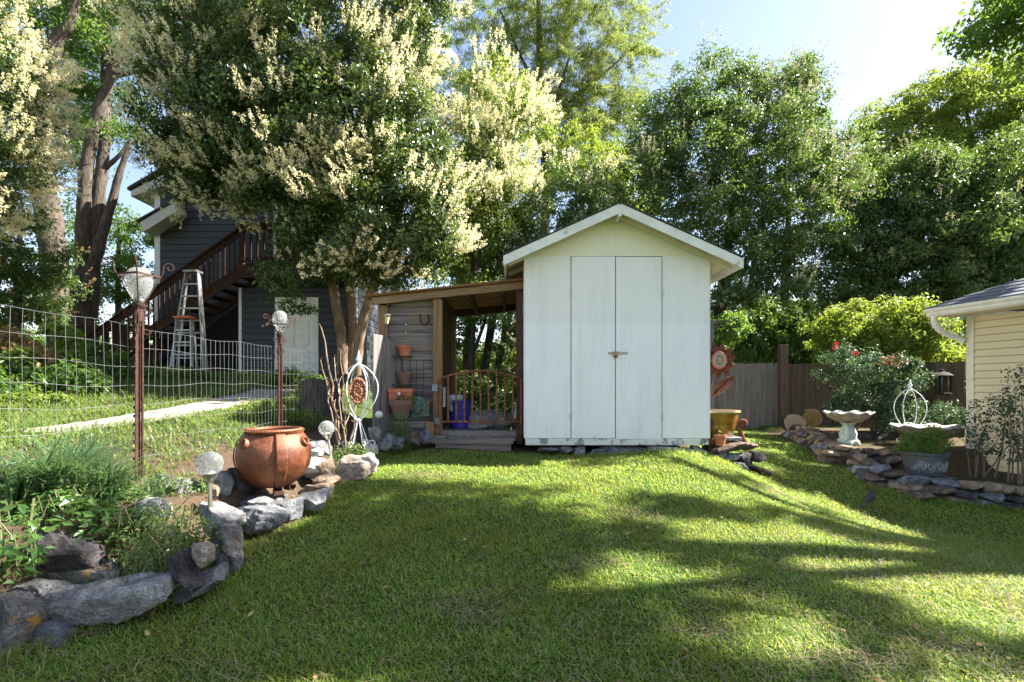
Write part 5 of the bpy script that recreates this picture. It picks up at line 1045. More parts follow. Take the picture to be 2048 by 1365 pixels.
# ================================================================ rocks
def rockmat(name,c1,c2,c3,lich=None):
    m,nt,nodes,links,b=newmat(name); v=objvec(nt); n1=noise(nt,v,6.5,9,.7,.9); n2=noise(nt,v,85,6,.8); n3=noise(nt,v,120,3,.75)
    r1=ramp(nodes,[(0.36,c1),(0.5,c2),(0.64,c3)]); links.new(n1.outputs[0],r1.inputs[0]); r2=ramp(nodes,[(0.36,(.3,.3,.31)),(0.5,(.95,.95,.95)),(0.64,(1.7,1.68,1.62))]); links.new(n2.outputs[0],r2.inputs[0])
    col=mixc(nt,.85,r1.outputs[0],r2.outputs[0],'MULTIPLY')
    r3=ramp(nodes,[(0.62,(0,0,0)),(0.68,(1,1,1))]); links.new(n3.outputs[0],r3.inputs[0]); col=mixc(nt,mathn(nt,'MULTIPLY',r3.outputs[0],.4),col,(0.55,0.54,0.5))
    if lich:
        n4=noise(nt,v,11,4,.7,.3); r4=ramp(nodes,[(0.6,(0,0,0)),(0.64,(1,1,1))]); links.new(n4.outputs[0],r4.inputs[0]); col=mixc(nt,r4.outputs[0],col,lich)
    links.new(col,b.inputs['Base Color']); b.inputs['Roughness'].default_value=.88; b.inputs['Specular IOR Level'].default_value=.25
    bp=nodes.new('ShaderNodeBump'); bp.inputs['Strength'].default_value=.9; bp.inputs['Distance'].default_value=.02; links.new(n2.outputs[0],bp.inputs['Height'])
    b2=nodes.new('ShaderNodeBump'); b2.inputs['Strength'].default_value=.6; b2.inputs['Distance'].default_value=.04; n5=noise(nt,v,16,5,.6); links.new(n5.outputs[0],b2.inputs['Height']); links.new(bp.outputs[0],b2.inputs['Normal']); links.new(b2.outputs[0],b.inputs['Normal'])
    return m
RK={'slate':rockmat('slate_blue_rock',(0.075,0.08,0.09),(0.16,0.168,0.185),(0.3,0.305,0.32)),
    'grey':rockmat('speckled_grey_rock',(0.13,0.13,0.135),(0.26,0.26,0.26),(0.42,0.41,0.4)),
    'lichen':rockmat('lichen_grey_rock',(0.085,0.08,0.08),(0.17,0.162,0.155),(0.3,0.285,0.265),(0.42,0.22,0.05)),
    'dark':rockmat('dark_purplish_rock',(0.03,0.028,0.032),(0.072,0.064,0.07),(0.15,0.125,0.12)),
    'pink':rockmat('pinkish_tan_rock',(0.22,0.17,0.14),(0.36,0.29,0.24),(0.5,0.43,0.37)),
    'tan':rockmat('tan_brown_rock',(0.16,0.115,0.08),(0.3,0.22,0.155),(0.44,0.35,0.27)),
    'brown':rockmat('red_brown_rock',(0.06,0.042,0.034),(0.135,0.096,0.075),(0.26,0.195,0.155)),
    'white':rockmat('whitish_rock',(0.36,0.34,0.3),(0.52,0.5,0.45),(0.68,0.65,0.6))}
import bmesh
_ICO={}
def ico(n):
    if n not in _ICO:
        bm=bmesh.new(); bmesh.ops.create_icosphere(bm,subdivisions=n,radius=1.0); bm.verts.ensure_lookup_table()
        _ICO[n]=(np.array([v.co[:] for v in bm.verts]),np.array([[v.index for v in f.verts] for f in bm.faces])); bm.free()
    return _ICO[n]
def rock(label,c,size,mat,seed,roll=0.0,yaw=0.0,sub=4,group=None,cat='rock',name='rock',flatness=.0,planes=13,pitch=0.0):
    rg=np.random.default_rng(seed); U,F=ico(sub); n=unit(planes,rg); h=rg.uniform(.58,.92,planes)
    n=np.concatenate([n,[[0,0,1],[0,0,-1],[0,-1,0],[1,0,0],[-1,0,0]]]); h=np.concatenate([h,[.78,.8,.82,.86,.86]])
    n=norm(n+rg.normal(0,.08,n.shape)); dots=U@n.T; r=np.where(dots>0.02,h/np.maximum(dots,.02),9); k=130.0
    rad=-np.log(np.exp(-k*np.minimum(r,3)).sum(1))/k
    V=U*np.clip(rad,.3,1.6)[:,None]; V=V/np.abs(V).max(0); V=V*np.array(size)/2.0
    # broken surface: fractal and ridged noise measured in metres, so it never stretches
    sc=float(min(size)); amp=min(.017,.085*sc); o3=Vector(rg.uniform(-50,50,3)); nrm_=norm(V/(np.array(size)**2)); dd=np.empty(len(V))
    from mathutils import noise as mn
    for i,v in enumerate(V):
        q=Vector(v)*7.0+o3; dd[i]=mn.fractal(q,1.0,2.1,4)*.8-abs(mn.noise(q*1.7))*1.1+mn.noise(q*6.0)*.34+.2
    V=V+nrm_*(dd*amp)[:,None]; V=V*(np.array(size)/2.0/np.abs(V).max(0))
    M=np.array((Matrix.Rotation(yaw,3,'Z')@Matrix.Rotation(roll,3,'Y')@Matrix.Rotation(pitch,3,'X')))
    V=V@M.T
    me=fast_mesh(name,V,F,mat,None,smooth=True); me.data.set_sharp_from_angle(angle=R(20)); me.location=c
    return setp(me,label,cat,group)
def rockpx(label,x0,y0,x1,y1,d,mat,seed,depth=None,roll=0.0,yaw=0.0,sub=4,group='rocks edging the raised bed'):
    w=(x1-x0)*d/1000;h=(y1-y0)*d/1000; 
    if abs(roll)>.15: c_,s_=abs(math.cos(roll)),abs(math.sin(roll)); dt=c_*c_-s_*s_; w,h=max(.3*w,(w*c_-h*s_)/max(.2,dt)),max(.3*h,(h*c_-w*s_)/max(.2,dt))
    dp=depth or (w+h)/2*.85
    return rock(label,P((x0+x1)/2,(y0+y1)/2,d+dp*.3),(w*.99,dp,h*1.0),RK[mat],seed,roll,yaw,sub,group)
rockpx('big lichen-spotted grey boulder at the bottom left corner',-30,1166,88,1318,2.4,'lichen',1,.35,sub=5)
rockpx('dark purplish rock under the broad green leaves, top of the front pile',30,1052,194,1142,2.75,'dark',2,.3,.04,sub=5)
rockpx('flat grey slab with orange lichen just below the dark purplish rock',46,1122,256,1180,2.78,'lichen',3,.35,-.03,sub=5)
rockpx('dark rock filling the gap behind the long slab',150,1130,350,1200,2.95,'dark',63,.3,0)
rockpx('small wedge-shaped grey rock at left end of the long slab',28,1156,142,1218,2.62,'grey',4,.2,.1,sub=5)
rockpx('longest speckled grey slab of the front rock edge',94,1160,346,1246,2.6,'grey',5,.28,-.1,.3,sub=5)
rockpx('low grey stone in the grass under the long slab',70,1236,152,1292,2.5,'slate',6,.18,.1,sub=5)
rockpx('small grey stone wedged under left end of the long slab',88,1216,126,1248,2.56,'slate',61,.12,.1)
rockpx('dark blue block leaning on the right end of the long slab',334,1098,408,1194,2.74,'dark',7,.2,-.5,sub=5)
rockpx('pale pinkish cap stone on top of the leaning blue block',378,1084,430,1136,2.78,'pink',8,.13,-.1,sub=5)
rockpx('long grey stone tilted up behind the leaning blue block',346,1120,466,1212,2.86,'slate',9,.24,-.48,sub=5)
rockpx('upright grey-brown boulder at the bend of the rock edge',412,1044,494,1142,3.15,'lichen',10,.3,.15,sub=5)
rockpx('speckled grey boulder behind the bend of the rock edge',386,1004,486,1066,3.28,'grey',11,.3,.15,sub=5)
rockpx('chalky white rock among the small leaved plants',270,996,343,1054,3.2,'white',12,.22,.1)
rockpx('angular blue-grey rock left of the nearer globe light',330,948,408,1010,3.75,'slate',13,.3,.35,sub=5)
rockpx('dark half-hidden rock behind the small leaved plants',296,944,350,998,3.95,'dark',14,.2,0)
rockpx('grey rock right behind the nearer globe light pole',402,942,474,994,3.85,'grey',15,.25,.1,sub=5)
rockpx('blackish rock in the shadow left of the cauldron',458,930,512,998,4.05,'dark',16,.25,0)
rockpx('broad smooth blue slab in front of the cauldron',460,1006,577,1066,3.62,'slate',17,.4,-.05,sub=5)
rockpx('blue-grey slab at the lawn edge right of the broad blue slab',544,994,614,1040,3.95,'slate',18,.3,-.1,sub=5)
rockpx('grey rock at the lawn edge right of the cauldron foot',598,982,658,1026,4.1,'grey',19,.3,-.15,sub=5)
rockpx('flat tan stone beside the cauldron scroll foot',592,966,664,998,4.35,'tan',20,.3,-.1,sub=5)
rockpx('orange-brown flat stone nearest the lawn behind the tan stone',626,950,684,980,4.65,'tan',21,.3,-.05)
rockpx('pale sunlit boulder directly right of the cauldron belly',596,916,664,960,4.85,'white',22,.3,.1,sub=5)
rockpx('tan sunlit boulder left of the leaning globe light pole',632,920,670,956,4.8,'tan',24,.25,.1)
rockpx('white stone behind the cauldron shoulder',612,898,648,922,5.2,'white',23,.2,0)
rockpx('rough grey stone under the wire fence behind the white stone',612,880,664,912,5.45,'grey',27,.2,0)
rockpx('largest pinkish boulder below the yellow-green shrub',668,908,748,958,5.15,'pink',25,.32,-.05,sub=5)
rockpx('white rock at the right end of the pinkish boulder',724,904,759,946,5.25,'white',26,.25,-.1,sub=5)
rockpx('shaded flat rock lying under the cauldron',430,986,560,1016,4.0,'slate',28,.5,.02,sub=5)
rockpx('small grey stone in front of the cauldron shadow',500,994,548,1016,3.8,'grey',29,.2,.05)
rockpx('small pointed brown stone beside the nearer globe light',420,968,440,1000,3.55,'tan',30,.08,.1)
rockpx('dark jumbled stone behind the cauldron left side',470,908,500,936,4.5,'brown',62,.15,.1)
# farther rocks along the bed toward the step
rockpx('white-veined grey stone with a pale scroll beside the white trellis',738,852,764,884,6.2,'grey',31,.2,.1)
rockpx('steep blue-grey rock at the shaded lawn edge near the trellis',756,864,796,908,6.1,'slate',32,.25,.35)
rockpx('low blue rock between the steep rock and the brown rock',780,874,812,900,6.4,'slate',33,.25,.1)
rockpx('round brown rock left of the grey stump block',802,860,840,894,6.6,'brown',34,.25,0)
rockpx('square grey stump block at the left end of the step',834,855,868,890,6.75,'slate',35,.22,0)
rockpx('small pale rock at the lawn edge below the steep rock',728,890,758,914,5.9,'white',36,.2,.1)
rockpx('flat grey ledge stone under the white trellis feet',722,878,766,896,6.3,'grey',37,.3,.05)
# ================================================================ plants of the bed
def plant(name,label,cat='plant',loc=(0,0,0),group=None): return thing(name,label,cat,loc,0,group)
MT['iris']=leafmat('iris_blade',[(0,(0.028,0.066,0.028)),(0.5,(0.05,0.105,0.042)),(0.9,(0.085,0.145,0.058)),(1,(0.24,0.24,0.09))],(0.22,0.36,0.1),.3,rough=.38,spec=.5)
MT['vinca']=leafmat('broad_leaf',[(0,(0.03,0.085,0.018)),(0.5,(0.06,0.135,0.028)),(1,(0.11,0.19,0.045))],(0.3,0.5,0.08),.35,rough=.38,spec=.5)
MT['small_leaf']=leafmat('small_bright_leaf',[(0,(0.06,0.12,0.03)),(0.6,(0.1,0.17,0.04)),(1,(0.2,0.25,0.07))],(0.4,0.52,0.1),.4,rough=.45)
MT['stem']=flat('plant_stem',(0.12,0.13,0.05),.8); MT['twig']=flat('dry_twig',(0.22,0.15,0.1),.9)
rg=np.random.default_rng(77)
def iris(label,x,y,n,L,w,seed):
    rg=np.random.default_rng(seed); n=int(n*2.0); L*=1.12; t=plant('daylily',label,'plant',(x,y,g(x,y)),'strap-leaved clumps in the raised bed')
    a=rg.uniform(0,6.28,n);q=rg.uniform(0,1,n)**.6*.13; X=x+q*np.cos(a);Y=y+q*np.sin(a)
    blades('leaf_blade',X,Y,G(X,Y)-.01,L*rg.uniform(.55,1.1,n),w*rg.uniform(.7,1.2,n),rg.uniform(.05,.5,n),MT['iris'],rg.uniform(.3,1.0),parent=t,yaw=a+rg.normal(0,.5,n),rg=rg)
iris('tall strap-leaved clump in front of the fence, left of the lantern post',PX(110,3.2),3.2,150,.5,.013,1)
iris('strap-leaved clump at the far left frame edge',PX(10,3.0),3.0,130,.48,.013,2)
iris('arching strap-leaved clump beneath the lantern post',PX(200,3.3),3.3,140,.42,.012,3)
iris('short grassy clump between the dark rock and the small leaves',PX(235,2.85),2.85,70,.3,.009,4)
iris('strap-leaved clump behind the others against the fence wire',PX(150,3.55),3.6,120,.46,.012,5)
iris('sparse strap-leaved clump left of the nearer globe light',PX(310,3.6),3.6,40,.22,.009,6)
def leafcarpet(name,label,cx,cy,rx,ry,h,n,L,asp,mat,seed,zoff=None,cat='plant',stems=14,up=.9,group=None,zabs=None):
    rg=np.random.default_rng(seed); t=plant(name,label,cat,(cx,cy,g(cx,cy)),group)
    a=rg.uniform(0,6.28,n);q=np.sqrt(rg.uniform(0,1,n)); X=cx+rx*q*np.cos(a);Y=cy+ry*q*np.sin(a); Z=(G(X,Y) if zabs is None else zabs)+h*rg.uniform(.0,1,n)*(1-.5*q*q)
    if zoff is not None: Z=Z+zoff
    nm=norm(unit(n,rg)*.55+np.array([0,-.25,up])); Ls=L*rg.uniform(.6,1.2,n)
    quads('leaves',leaf_arrays(np.stack([X,Y,Z],1),nm,Ls,Ls*asp,rg,.15,.1),mat,t)
    m=MB()
    for k in range(stems):
        a_=rg.uniform(0,6.28);q_=math.sqrt(rg.uniform(0,1))*.8; x=cx+rx*q_*math.cos(a_);y=cy+ry*q_*math.sin(a_); z=(g(x,y) if zabs is None else zabs)+(zoff or 0)
        m.tube([(x,y,z-.02),(x+rg.uniform(-.04,.04),y+rg.uniform(-.04,.04),z+h*.5),(x+rg.uniform(-.1,.1),y+rg.uniform(-.1,.1),z+h*.95)],.003,4)
    m.build('stems',MT['stem'],t)
    return t
leafcarpet('vine_plant','broad-leaved trailing plant spilling over the dark purplish rock',PX(110,2.95),2.98,.34,.2,.33,520,.075,.5,MT['vinca'],11,zabs=PZ(1085,2.95))
leafcarpet('vine_plant','broad-leaved trailing plant at the very left edge above the lichen boulder',PX(0,2.55),2.6,.14,.14,.4,170,.07,.55,MT['vinca'],12,zabs=PZ(1160,2.55))
leafcarpet('vine_plant','broad leaves below the lantern post base',PX(215,3.15),3.2,.28,.2,.3,380,.06,.5,MT['vinca'],13,zabs=PZ(1060,3.15))
leafcarpet('groundcover','dense small-leaved plant around the chalky white rock',PX(315,3.05),3.1,.32,.2,.36,1500,.034,.5,MT['small_leaf'],14,zabs=PZ(1125,3.05))
leafcarpet('groundcover','small yellow-green feathery plant behind the leaning blue block',PX(305,2.85),2.9,.2,.12,.3,800,.028,.4,MT['small_leaf'],15,zabs=PZ(1155,2.85))
leafcarpet('groundcover','small-leaved creeper along the wire left of the globe light',PX(340,3.7),3.75,.3,.2,.22,500,.036,.55,MT['small_leaf'],16,zabs=PZ(1000,3.7))
leafcarpet('groundcover','leafy creeper filling the bed under the strap leaves',PX(60,3.4),3.5,.6,.4,.2,500,.05,.5,MT['vinca'],17)
leafcarpet('shrub','low yellow-green shrub at the foot of the bare twigs',PX(700,5.45),5.5,.24,.18,.33,1100,.035,.45,MT['small_leaf'],18,cat='shrub')
# bare twiggy shrub
t=plant('bare_shrub','bare twiggy shrub of upright brown canes right of the cauldron','shrub',(PX(690,5.6),5.6,g(PX(690,5.6),5.6)))
for (xb,yb,xt,yt,w_) in ((680,890,646,655,1.0),(678,885,640,720,.8),(690,890,683,700,.7),(695,890,668,715,.8),(690,885,700,745,.6),(684,880,655,760,.6),(700,890,716,800,.5)):
    a=P(xb,yb,5.6);b=P(xt,yt,5.6); pts=[a.lerp(b,f)+Vector((rnd.uniform(-.012,.012),rnd.uniform(-.05,.05),0)) for f in np.linspace(0,1,9)]
    m=MB().tube(pts,[.011*w_*(1-.6*k/8)+.002 for k in range(9)],6)
    for k in range(2,9):
        p=pts[k]; m.tube([p,p+Vector((rnd.uniform(-.04,.04),rnd.uniform(-.03,.03),rnd.uniform(.01,.06)))],.003,4)
    m.build('cane',MT['twig'],t)
# ================================================================ white wire trellis with medallion
def obelisk(label,px,d,py_top,py_mid,py_low,halfw,py_base,mat,n=6,rot=.35,name='wire_trellis'):
    x=PX(px,d); zt,zm,zl,zb=[PZ(v,d) for v in (py_top,py_mid,py_low,py_base)]; t=thing(name,label,'trellis',(x,d,zb)); r=halfw*d/1000
    m=MB()
    for k in range(n):
        a=rot+2*math.pi*k/n; u=Vector((math.cos(a),math.sin(a),0)); c=Vector((x,d,0)); H=zt-zl
        pts=[c+u*.008+Vector((0,0,zt))]
        for f in np.linspace(.04,1,14): rr=r*math.sin(math.pi*min(1,f**.82))**.8; pts.append(c+u*max(rr,.02)+Vector((0,0,zt-H*f)))
        m.tube(pts,.0065,6)
        m.tube([c+u*.02+Vector((0,0,zl)),c+u*r*.35+Vector((0,0,zl-(zl-zb)*.55)),c+u*r*.5+Vector((0,0,zb+.03))]+spiral(c+u*(r*.5+.045)+Vector((0,0,zb+.04)),-u,Vector((0,0,1)),.045,1.0,14,start=.3),.006,6)
    m.build('wire_ribs',mat,t,smooth=True)
    f=MB(); f.lathe([(.012,-.04),(.03,-.01),(.018,.02),(.034,.05),(.02,.085),(.001,.16)],(x,d,zt),14); f.build('finial',mat,t,smooth=True)
    MB().lathe([(.02,-.03),(.035,0),(.02,.03)],(x,d,zl),12).build('lower_collar',mat,t,smooth=True)
    return t
obelisk('bulb-shaped white wire trellis holding the round terracotta medallion',717,5.9,728,0,842,38,895,MT['white_iron'],6,.2)
def medallion(label,px,py,d,rx,rz,rot,mat,name='medallion'):
    c=P(px,py,d); t=thing(name,label,'ornament',c); 
    m=MB(); sg=40; prof=[(0.001,-.026),(.5,-.022),(.6,-.032),(.68,-.02),(.72,-.02),(.8,-.034),(.95,-.034),(1,-.02),(1,.012),(.001,.012)]
    vs=[];fs=[]; cr,sr=math.cos(rot),math.sin(rot)
    for q,yy in prof:
        for k in range(sg):
            a=2*math.pi*k/sg; bump=(.006*math.sin(a*11)+.006*math.sin(a*19) if .62<q<.98 and yy<-.02 else (.012*math.cos(3*a)*q if q<.55 else 0)); X=q*rx*math.cos(a);Y=yy-bump;Z=q*rz*math.sin(a)
            vs.append(c+Vector((X*cr-Y*sr,X*sr+Y*cr,Z)))
    for i in range(len(prof)-1):
        for k in range(sg): fs.append((i*sg+k,i*sg+(k+1)%sg,(i+1)*sg+(k+1)%sg,(i+1)*sg+k))
    m.add(vs,fs); m.build('disc',mat,t)
    rl=MB(); r=random.Random(9)
    for k in range(46):
        a=2*math.pi*k/23+(.1 if k%2 else 0); q=.87 if k<23 else (.3+.25*r.random()); X=q*rx*math.cos(a);Z=q*rz*math.sin(a);Y=-.034
        rl.ball(c+Vector((X*cr-Y*sr,X*sr+Y*cr,Z)),(.011,.010,.014),7,5)
    rl.build('relief',mat,t,smooth=True)
med_m=pmat('carved_terracotta',[(0.35,(0.14,0.05,0.03)),(0.5,(0.34,0.15,0.08)),(0.68,(0.5,0.26,0.15))],26,rough=.85,bump=.6,dist=.02)
medallion('round carved terracotta medallion hung inside the white wire trellis',716,782,5.88,.1,.158,.3,med_m)
# ================================================================ boards, pots and ornaments by the lean-to
t=thing('board_fence','short run of old grey fence boards leaning at the lean-to corner','fence',(PX(762,6.8),6.85,PZ(880,6.85)))
for k in range(6):
    f=k/5; x=-1.83+.26*f if k else -1.83; y=6.8+.09*k; 
    if k==0: MB().prism([Vector((-1.875,6.76,PZ(884,6.8))),Vector((-1.77,6.9,PZ(884,6.8))),Vector((-1.77,6.9,PZ(671,6.85))),Vector((-1.875,6.76,PZ(668,6.8)))],(-.016,.012,0)).build('picket',MT['wood_grey'],t,bevel=.004)
    else:
        a=Vector((-1.765+.034*(k-1),6.91+.06*(k-1),0));b=Vector((-1.765+.034*k-.002,6.91+.06*k-.004,0)); zt_=PZ(672+2*k,6.85)-.01*k
        MB().prism([a+Vector((0,0,E-.75)),b+Vector((0,0,E-.75)),b+Vector((0,0,zt_)),a+Vector((0,0,zt_+.01))],(.018,-.006,0)).build('picket',MT['wood_grey'],t,bevel=.003)
t=thing('path_light','slim pole-mounted path light standing before the lean-to left post','garden light',(PX(762,6.6),6.6,PZ(850,6.6)))
MB().tube([P(759,850,6.6),P(764,740,6.6),P(773,646,6.6)],.009,8).build('pole',MT['black'],t,smooth=True)
MB().tube([P(773,648,6.6),P(774.5,634,6.6)],[.022,.034],14).build('lamp_glass',flat('amber_lens',(.55,.42,.2),.2),t,smooth=True)
p=P(775,632.5,6.6); MB().lathe([(.045,0),(.047,.01),(.03,.024),(.001,.03)],(p.x,p.y,p.z),16).build('lamp_cap',MT['steel'],t,smooth=True)
WY=7.235
def pot(name,label,px0,px1,py0,py1,d,mat,taper=.72,rimh=.22,cat='flower pot',rimk=1.08,parts=True,group=None):
    x=PX((px0+px1)/2,d); r=(px1-px0)*d/2000/rimk*1.0; z0=PZ(py1,d);z1=PZ(py0,d); H=z1-z0; t=thing(name,label,cat,(x,d,z0),0,group)
    MB().lathe([(r*taper,0),(r*.97,H*(1-rimh)),(r*.9,H*(1-rimh)),(r*taper*.9,.02),(.001,.02)],(x,d,z0),28).build('pot_wall',mat,t,smooth=True)
    MB().lathe([(r*.985,H*(1-rimh)-.001),(r*rimk,H*(1-rimh)),(r*rimk*1.02,H),(r*.9,H),(r*.88,H*(1-rimh))],(x,d,z0),28).build('pot_rim',mat,t,smooth=True)
    MB().lathe([(r*.88,H*.8),(.001,H*.82)],(x,d,z0),20).build('potting_soil',MT['earth'],t)
    return t
rk_=thing('pot_rack','thin dark wire rack of shelves fixed on the grey plank wall','rack',(PX(820,WY),WY-.02,PZ(800,WY)))
m=MB()
for px in (791,806,821,834,848): m.tube([(PX(px,WY),WY-.02,PZ(830,WY)),(PX(px,WY),WY-.02,PZ(722,WY))],.004,5)
for py in (742,757,770,784,800): m.tube([(PX(791,WY),WY-.022,PZ(py,WY)),(PX(848,WY),WY-.022,PZ(py,WY))],.0035,5)
m.build('wire_grid',flat('dark_blue_wire',(.02,.03,.06),.6),rk_)
for py in (714,769):
    MB().box(PX(792,WY),PX(825,WY),WY-.24,WY-.03,PZ(py,WY)-.012,PZ(py,WY)).build('shelf',MT['black'],rk_)
dp=WY-.14
pot('flower_pot','plain orange terracotta pot on the upper shelf of the plank wall',795,824,692,713.5,dp,MT['terracotta'])
basket=pmat('woven_clay',[(0.3,(0.14,0.075,0.05)),(0.7,(0.3,0.18,0.13))],60,vec=(1,1,1),rough=.9,bump=.9,dist=.02)
pot('basket_pot','brown basket-textured round pot on the lower shelf of the plank wall',793,824,744,768.5,dp,basket,.6,.25)
t=thing('trough_planter','long orange terracotta trough planter below the basket pot','planter',(PX(802,6.95),6.98,PZ(805,6.98)))
MB().prism([(PX(779,6.95),6.9,PZ(800,6.95)),(PX(824,6.95),6.9,PZ(800,6.95)),(PX(824,6.95),7.05,PZ(800,6.95)),(PX(779,6.95),7.05,PZ(800,6.95))],(0,0,.1)).build('trough_body',MT['terracotta'],t,bevel=.006)
MB().box(PX(777,6.95),PX(826,6.95),6.89,7.06,PZ(786,6.95),PZ(778,6.95)).build('trough_rim',MT['terracotta'],t,bevel=.006)
pot('bowl_planter','wide brownish clay bowl half hidden by leaves under the trough planter',778,826,800,836,6.9,basket,.6,.3,cat='planter')
pot('flower_pot','terracotta pot tucked behind the green face plaque',842,860,802,824,7.1,MT['terracotta'])
setp(MB().ball(P(798,788,6.86),.022,14,10).build('glass_ball',flat('shiny_ball',(.6,.6,.62),.1),smooth=True),'tiny shiny ball perched on the trough planter rim','ornament')
# carved face plaque
t=thing('face_plaque','weathered green carved lion-like face plaque leaning in front of the plank wall','ornament',P(842,834,6.95))
gm=pmat('verdigris_stone',[(0.3,(0.045,0.075,0.06)),(0.7,(0.13,0.18,0.145))],18,rough=.85,bump=.4)
d=6.95
MB().prism([P(824,837,d),P(854,833,d),P(849,800,d),P(834,793,d),P(823,803,d)],(.03,.06,0)).build('plaque_back',gm,t,bevel=.008)
fc=MB(); c=P(836,812,d)
fc.ball(c,(.075,.06,.085),20,14); fc.ball(c+Vector((.015,-.055,-.012)),(.022,.03,.035),12,8); fc.ball(c+Vector((.012,-.05,-.048)),(.035,.028,.018),12,8)
for s in (-1,1): fc.ball(c+Vector((.012+s*.03,-.05,.02)),(.014,.014,.01),10,7); fc.ball(c+Vector((.012+s*.032,-.048,.038)),(.022,.016,.01),10,7)
fc.ball(c+Vector((0.0,-.03,-.082)),(.05,.03,.03),12,8)
for k in range(11):
    a=math.pi*(k/10)*1.25-.4; fc.ball(c+Vector((.085*math.cos(a),-.012,.095*math.sin(a))),(.03,.03,.03),10,7)
fc.build('face',gm,t,smooth=True)
# horseshoe
t=MB(); pts=[P(841,628,7.2)]+[P(849+8.5*math.cos(a),640+10*math.sin(a)*1.0,7.2) for a in np.linspace(math.pi,0,12)]+[P(856,628,7.2)]
t.tube(pts,.010,8); setp(t.build('horseshoe',MT['rust_dark'],smooth=True),'dark horseshoe hung points-up on the lean-to plank wall','horseshoe')
# timber edging by the step
t=thing('timber_edging','weathered timber edging with a short end post left of the step','edging',(PX(842,6.9),6.9,PZ(872,6.9)))
MB().box(PX(790,6.9),PX(853,6.9),6.86,6.93,PZ(855,6.9),PZ(843,6.9)).build('rail_board',MT['wood_grey_x'],t,bevel=.004)
MB().box(PX(853,6.85),PX(867,6.85),6.8,6.9,PZ(880,6.85),PZ(844,6.85)).build('end_post',MT['wood_tan'],t,bevel=.005)
# plants at the lean-to corner
leafcarpet('fern_plant','feathery green plant with purple tips before the clay bowl planter',PX(795,6.55),6.6,.19,.15,.58,1300,.04,.36,MT['vinca'],19)
leafcarpet('ivy','bright ivy leaves trailing over the trough planter',PX(808,6.85),6.88,.16,.05,.1,70,.06,.7,MT['small_leaf'],20,zoff=PZ(805,6.88)-g(PX(808,6.85),6.88),stems=5)
# stump behind the wire, shrubs and the left border
t=thing('tree_stump','broad grey tree stump behind the wire fence below the white door','stump',(PX(640,8.8),8.8,g(PX(640,8.8),8.8)))
MB().lathe([(.42,-.1),(.36,.15),(.33,.42),(.33,.52)],(PX(640,8.8),8.8,g(PX(640,8.8),8.8)),22,1,1,lambda q,z,a:(q*(1+.07*math.sin(5*a)+.04*math.sin(11*a)),.03*math.sin(3*a) if z>.4 else 0)).build('stump_wood',MT['bark'],t,smooth=True)
bush_late=[]
def bush(name,label,blobs,mat,seed,r=.2,per=70,L=.07,asp=.5,cat='shrub',cover=1.2,group=None,inner=.5,stemn=6,flat_=.8,up=.4):
    rg=np.random.default_rng(seed); c0=blobs[0][0]; x,y=float(c0[0]),float(c0[1]); z=g(x,y); t=thing(name,label,cat,(x,y,z),0,group)
    m=MB()
    for k in range(stemn):
        c=blobs[k%len(blobs)][0]; e=Vector(c)+Vector((rg.uniform(-.1,.1),rg.uniform(-.1,.1),rg.uniform(-.1,.15))); b0=Vector((x+rg.uniform(-.1,.1),y+rg.uniform(-.08,.08),z-.05))
        m.tube([b0,b0.lerp(e,.5)+Vector((rg.uniform(-.05,.05),rg.uniform(-.05,.05),.04)),e],[.012,.009,.004],6)
    m.build('stems',MT['twig'],t)
    o,sub=crown('leaves',blobs,mat,t,r=r,per=per,L=L,asp=asp,cover=cover,inner=inner,rg=rg,flat_=flat_,up=up); return t,sub
MT['orange_leaf']=leafmat('orange_tinted_leaf',[(0,(0.05,0.09,0.02)),(0.5,(0.12,0.11,0.03)),(0.8,(0.3,0.14,0.05)),(1,(0.45,0.27,0.13))],(0.5,0.3,0.1),.4,rough=.5)
bush('shrub','dark shrubs filling the ground behind the lean-to gate',[ell(930,800,60,45,10.6,.5),ell(1000,790,60,50,10.8,.5),ell(1050,800,40,50,10.5,.4),ell(890,790,40,45,10.8,.4)],MT['privet_dark'],50,r=.2,L=.08)
bush('shrub','shrub with orange-tinted new leaves at far left behind the wire',[ell(40,700,60,25,8.5),ell(0,690,40,30,8.5),ell(70,720,40,25,8.4)],MT['orange_leaf'],51,r=.2,L=.09)
bush('shrub','dark green shrub border below the orange-tinted shrub',[ell(60,755,90,35,8.2),ell(-20,750,60,45,8.2),ell(150,760,60,35,8.4),ell(10,790,80,25,7.9)],MT['green_leaf'],52,r=.22,L=.1)
bush('shrub','broad-leaved sapling with large pale leaves near the tree trunks',[ell(125,680,25,25,9),ell(115,715,30,25,9)],MT['lime_leaf'],53,r=.16,per=30,L=.14,asp=.6)
bush('shrub','dark low shrubs in the house shade right of the sapling',[ell(215,750,60,40,10),ell(270,760,50,35,10.4),ell(190,720,40,25,10.5)],MT['green_leaf'],54,r=.24,L=.1)
bush('shrub','sunlit light-green weeds at the shrub border foot',[ell(70,800,50,18,7.4),ell(20,805,40,15,7.3),ell(110,800,20,14,7.5)],MT['lime_leaf'],55,r=.13,per=50,L=.06)
bush('shrub','leafy weeds in the shade at the foot of the ladders',[ell(390,765,70,18,10.8),ell(300,775,50,20,10.2),ell(450,770,40,18,11)],MT['green_leaf'],56,r=.15,L=.07)
bush('shrub','dark leafy plant in front of the white door step',[ell(580,765,35,22,10.5),ell(540,775,25,18,10.3),ell(620,770,25,20,10.6)],MT['green_leaf'],57,r=.14,L=.07)
bush('shrub','green weeds at the foot of the smaller lantern post',[ell(520,825,50,18,7.3),ell(470,840,50,16,7),ell(580,835,40,18,7.2)],MT['lime_leaf'],58,r=.12,per=50,L=.05)
for k,(px,py,d_) in enumerate(((178,800,7.6),(225,795,7.8),(258,795,8))): pass
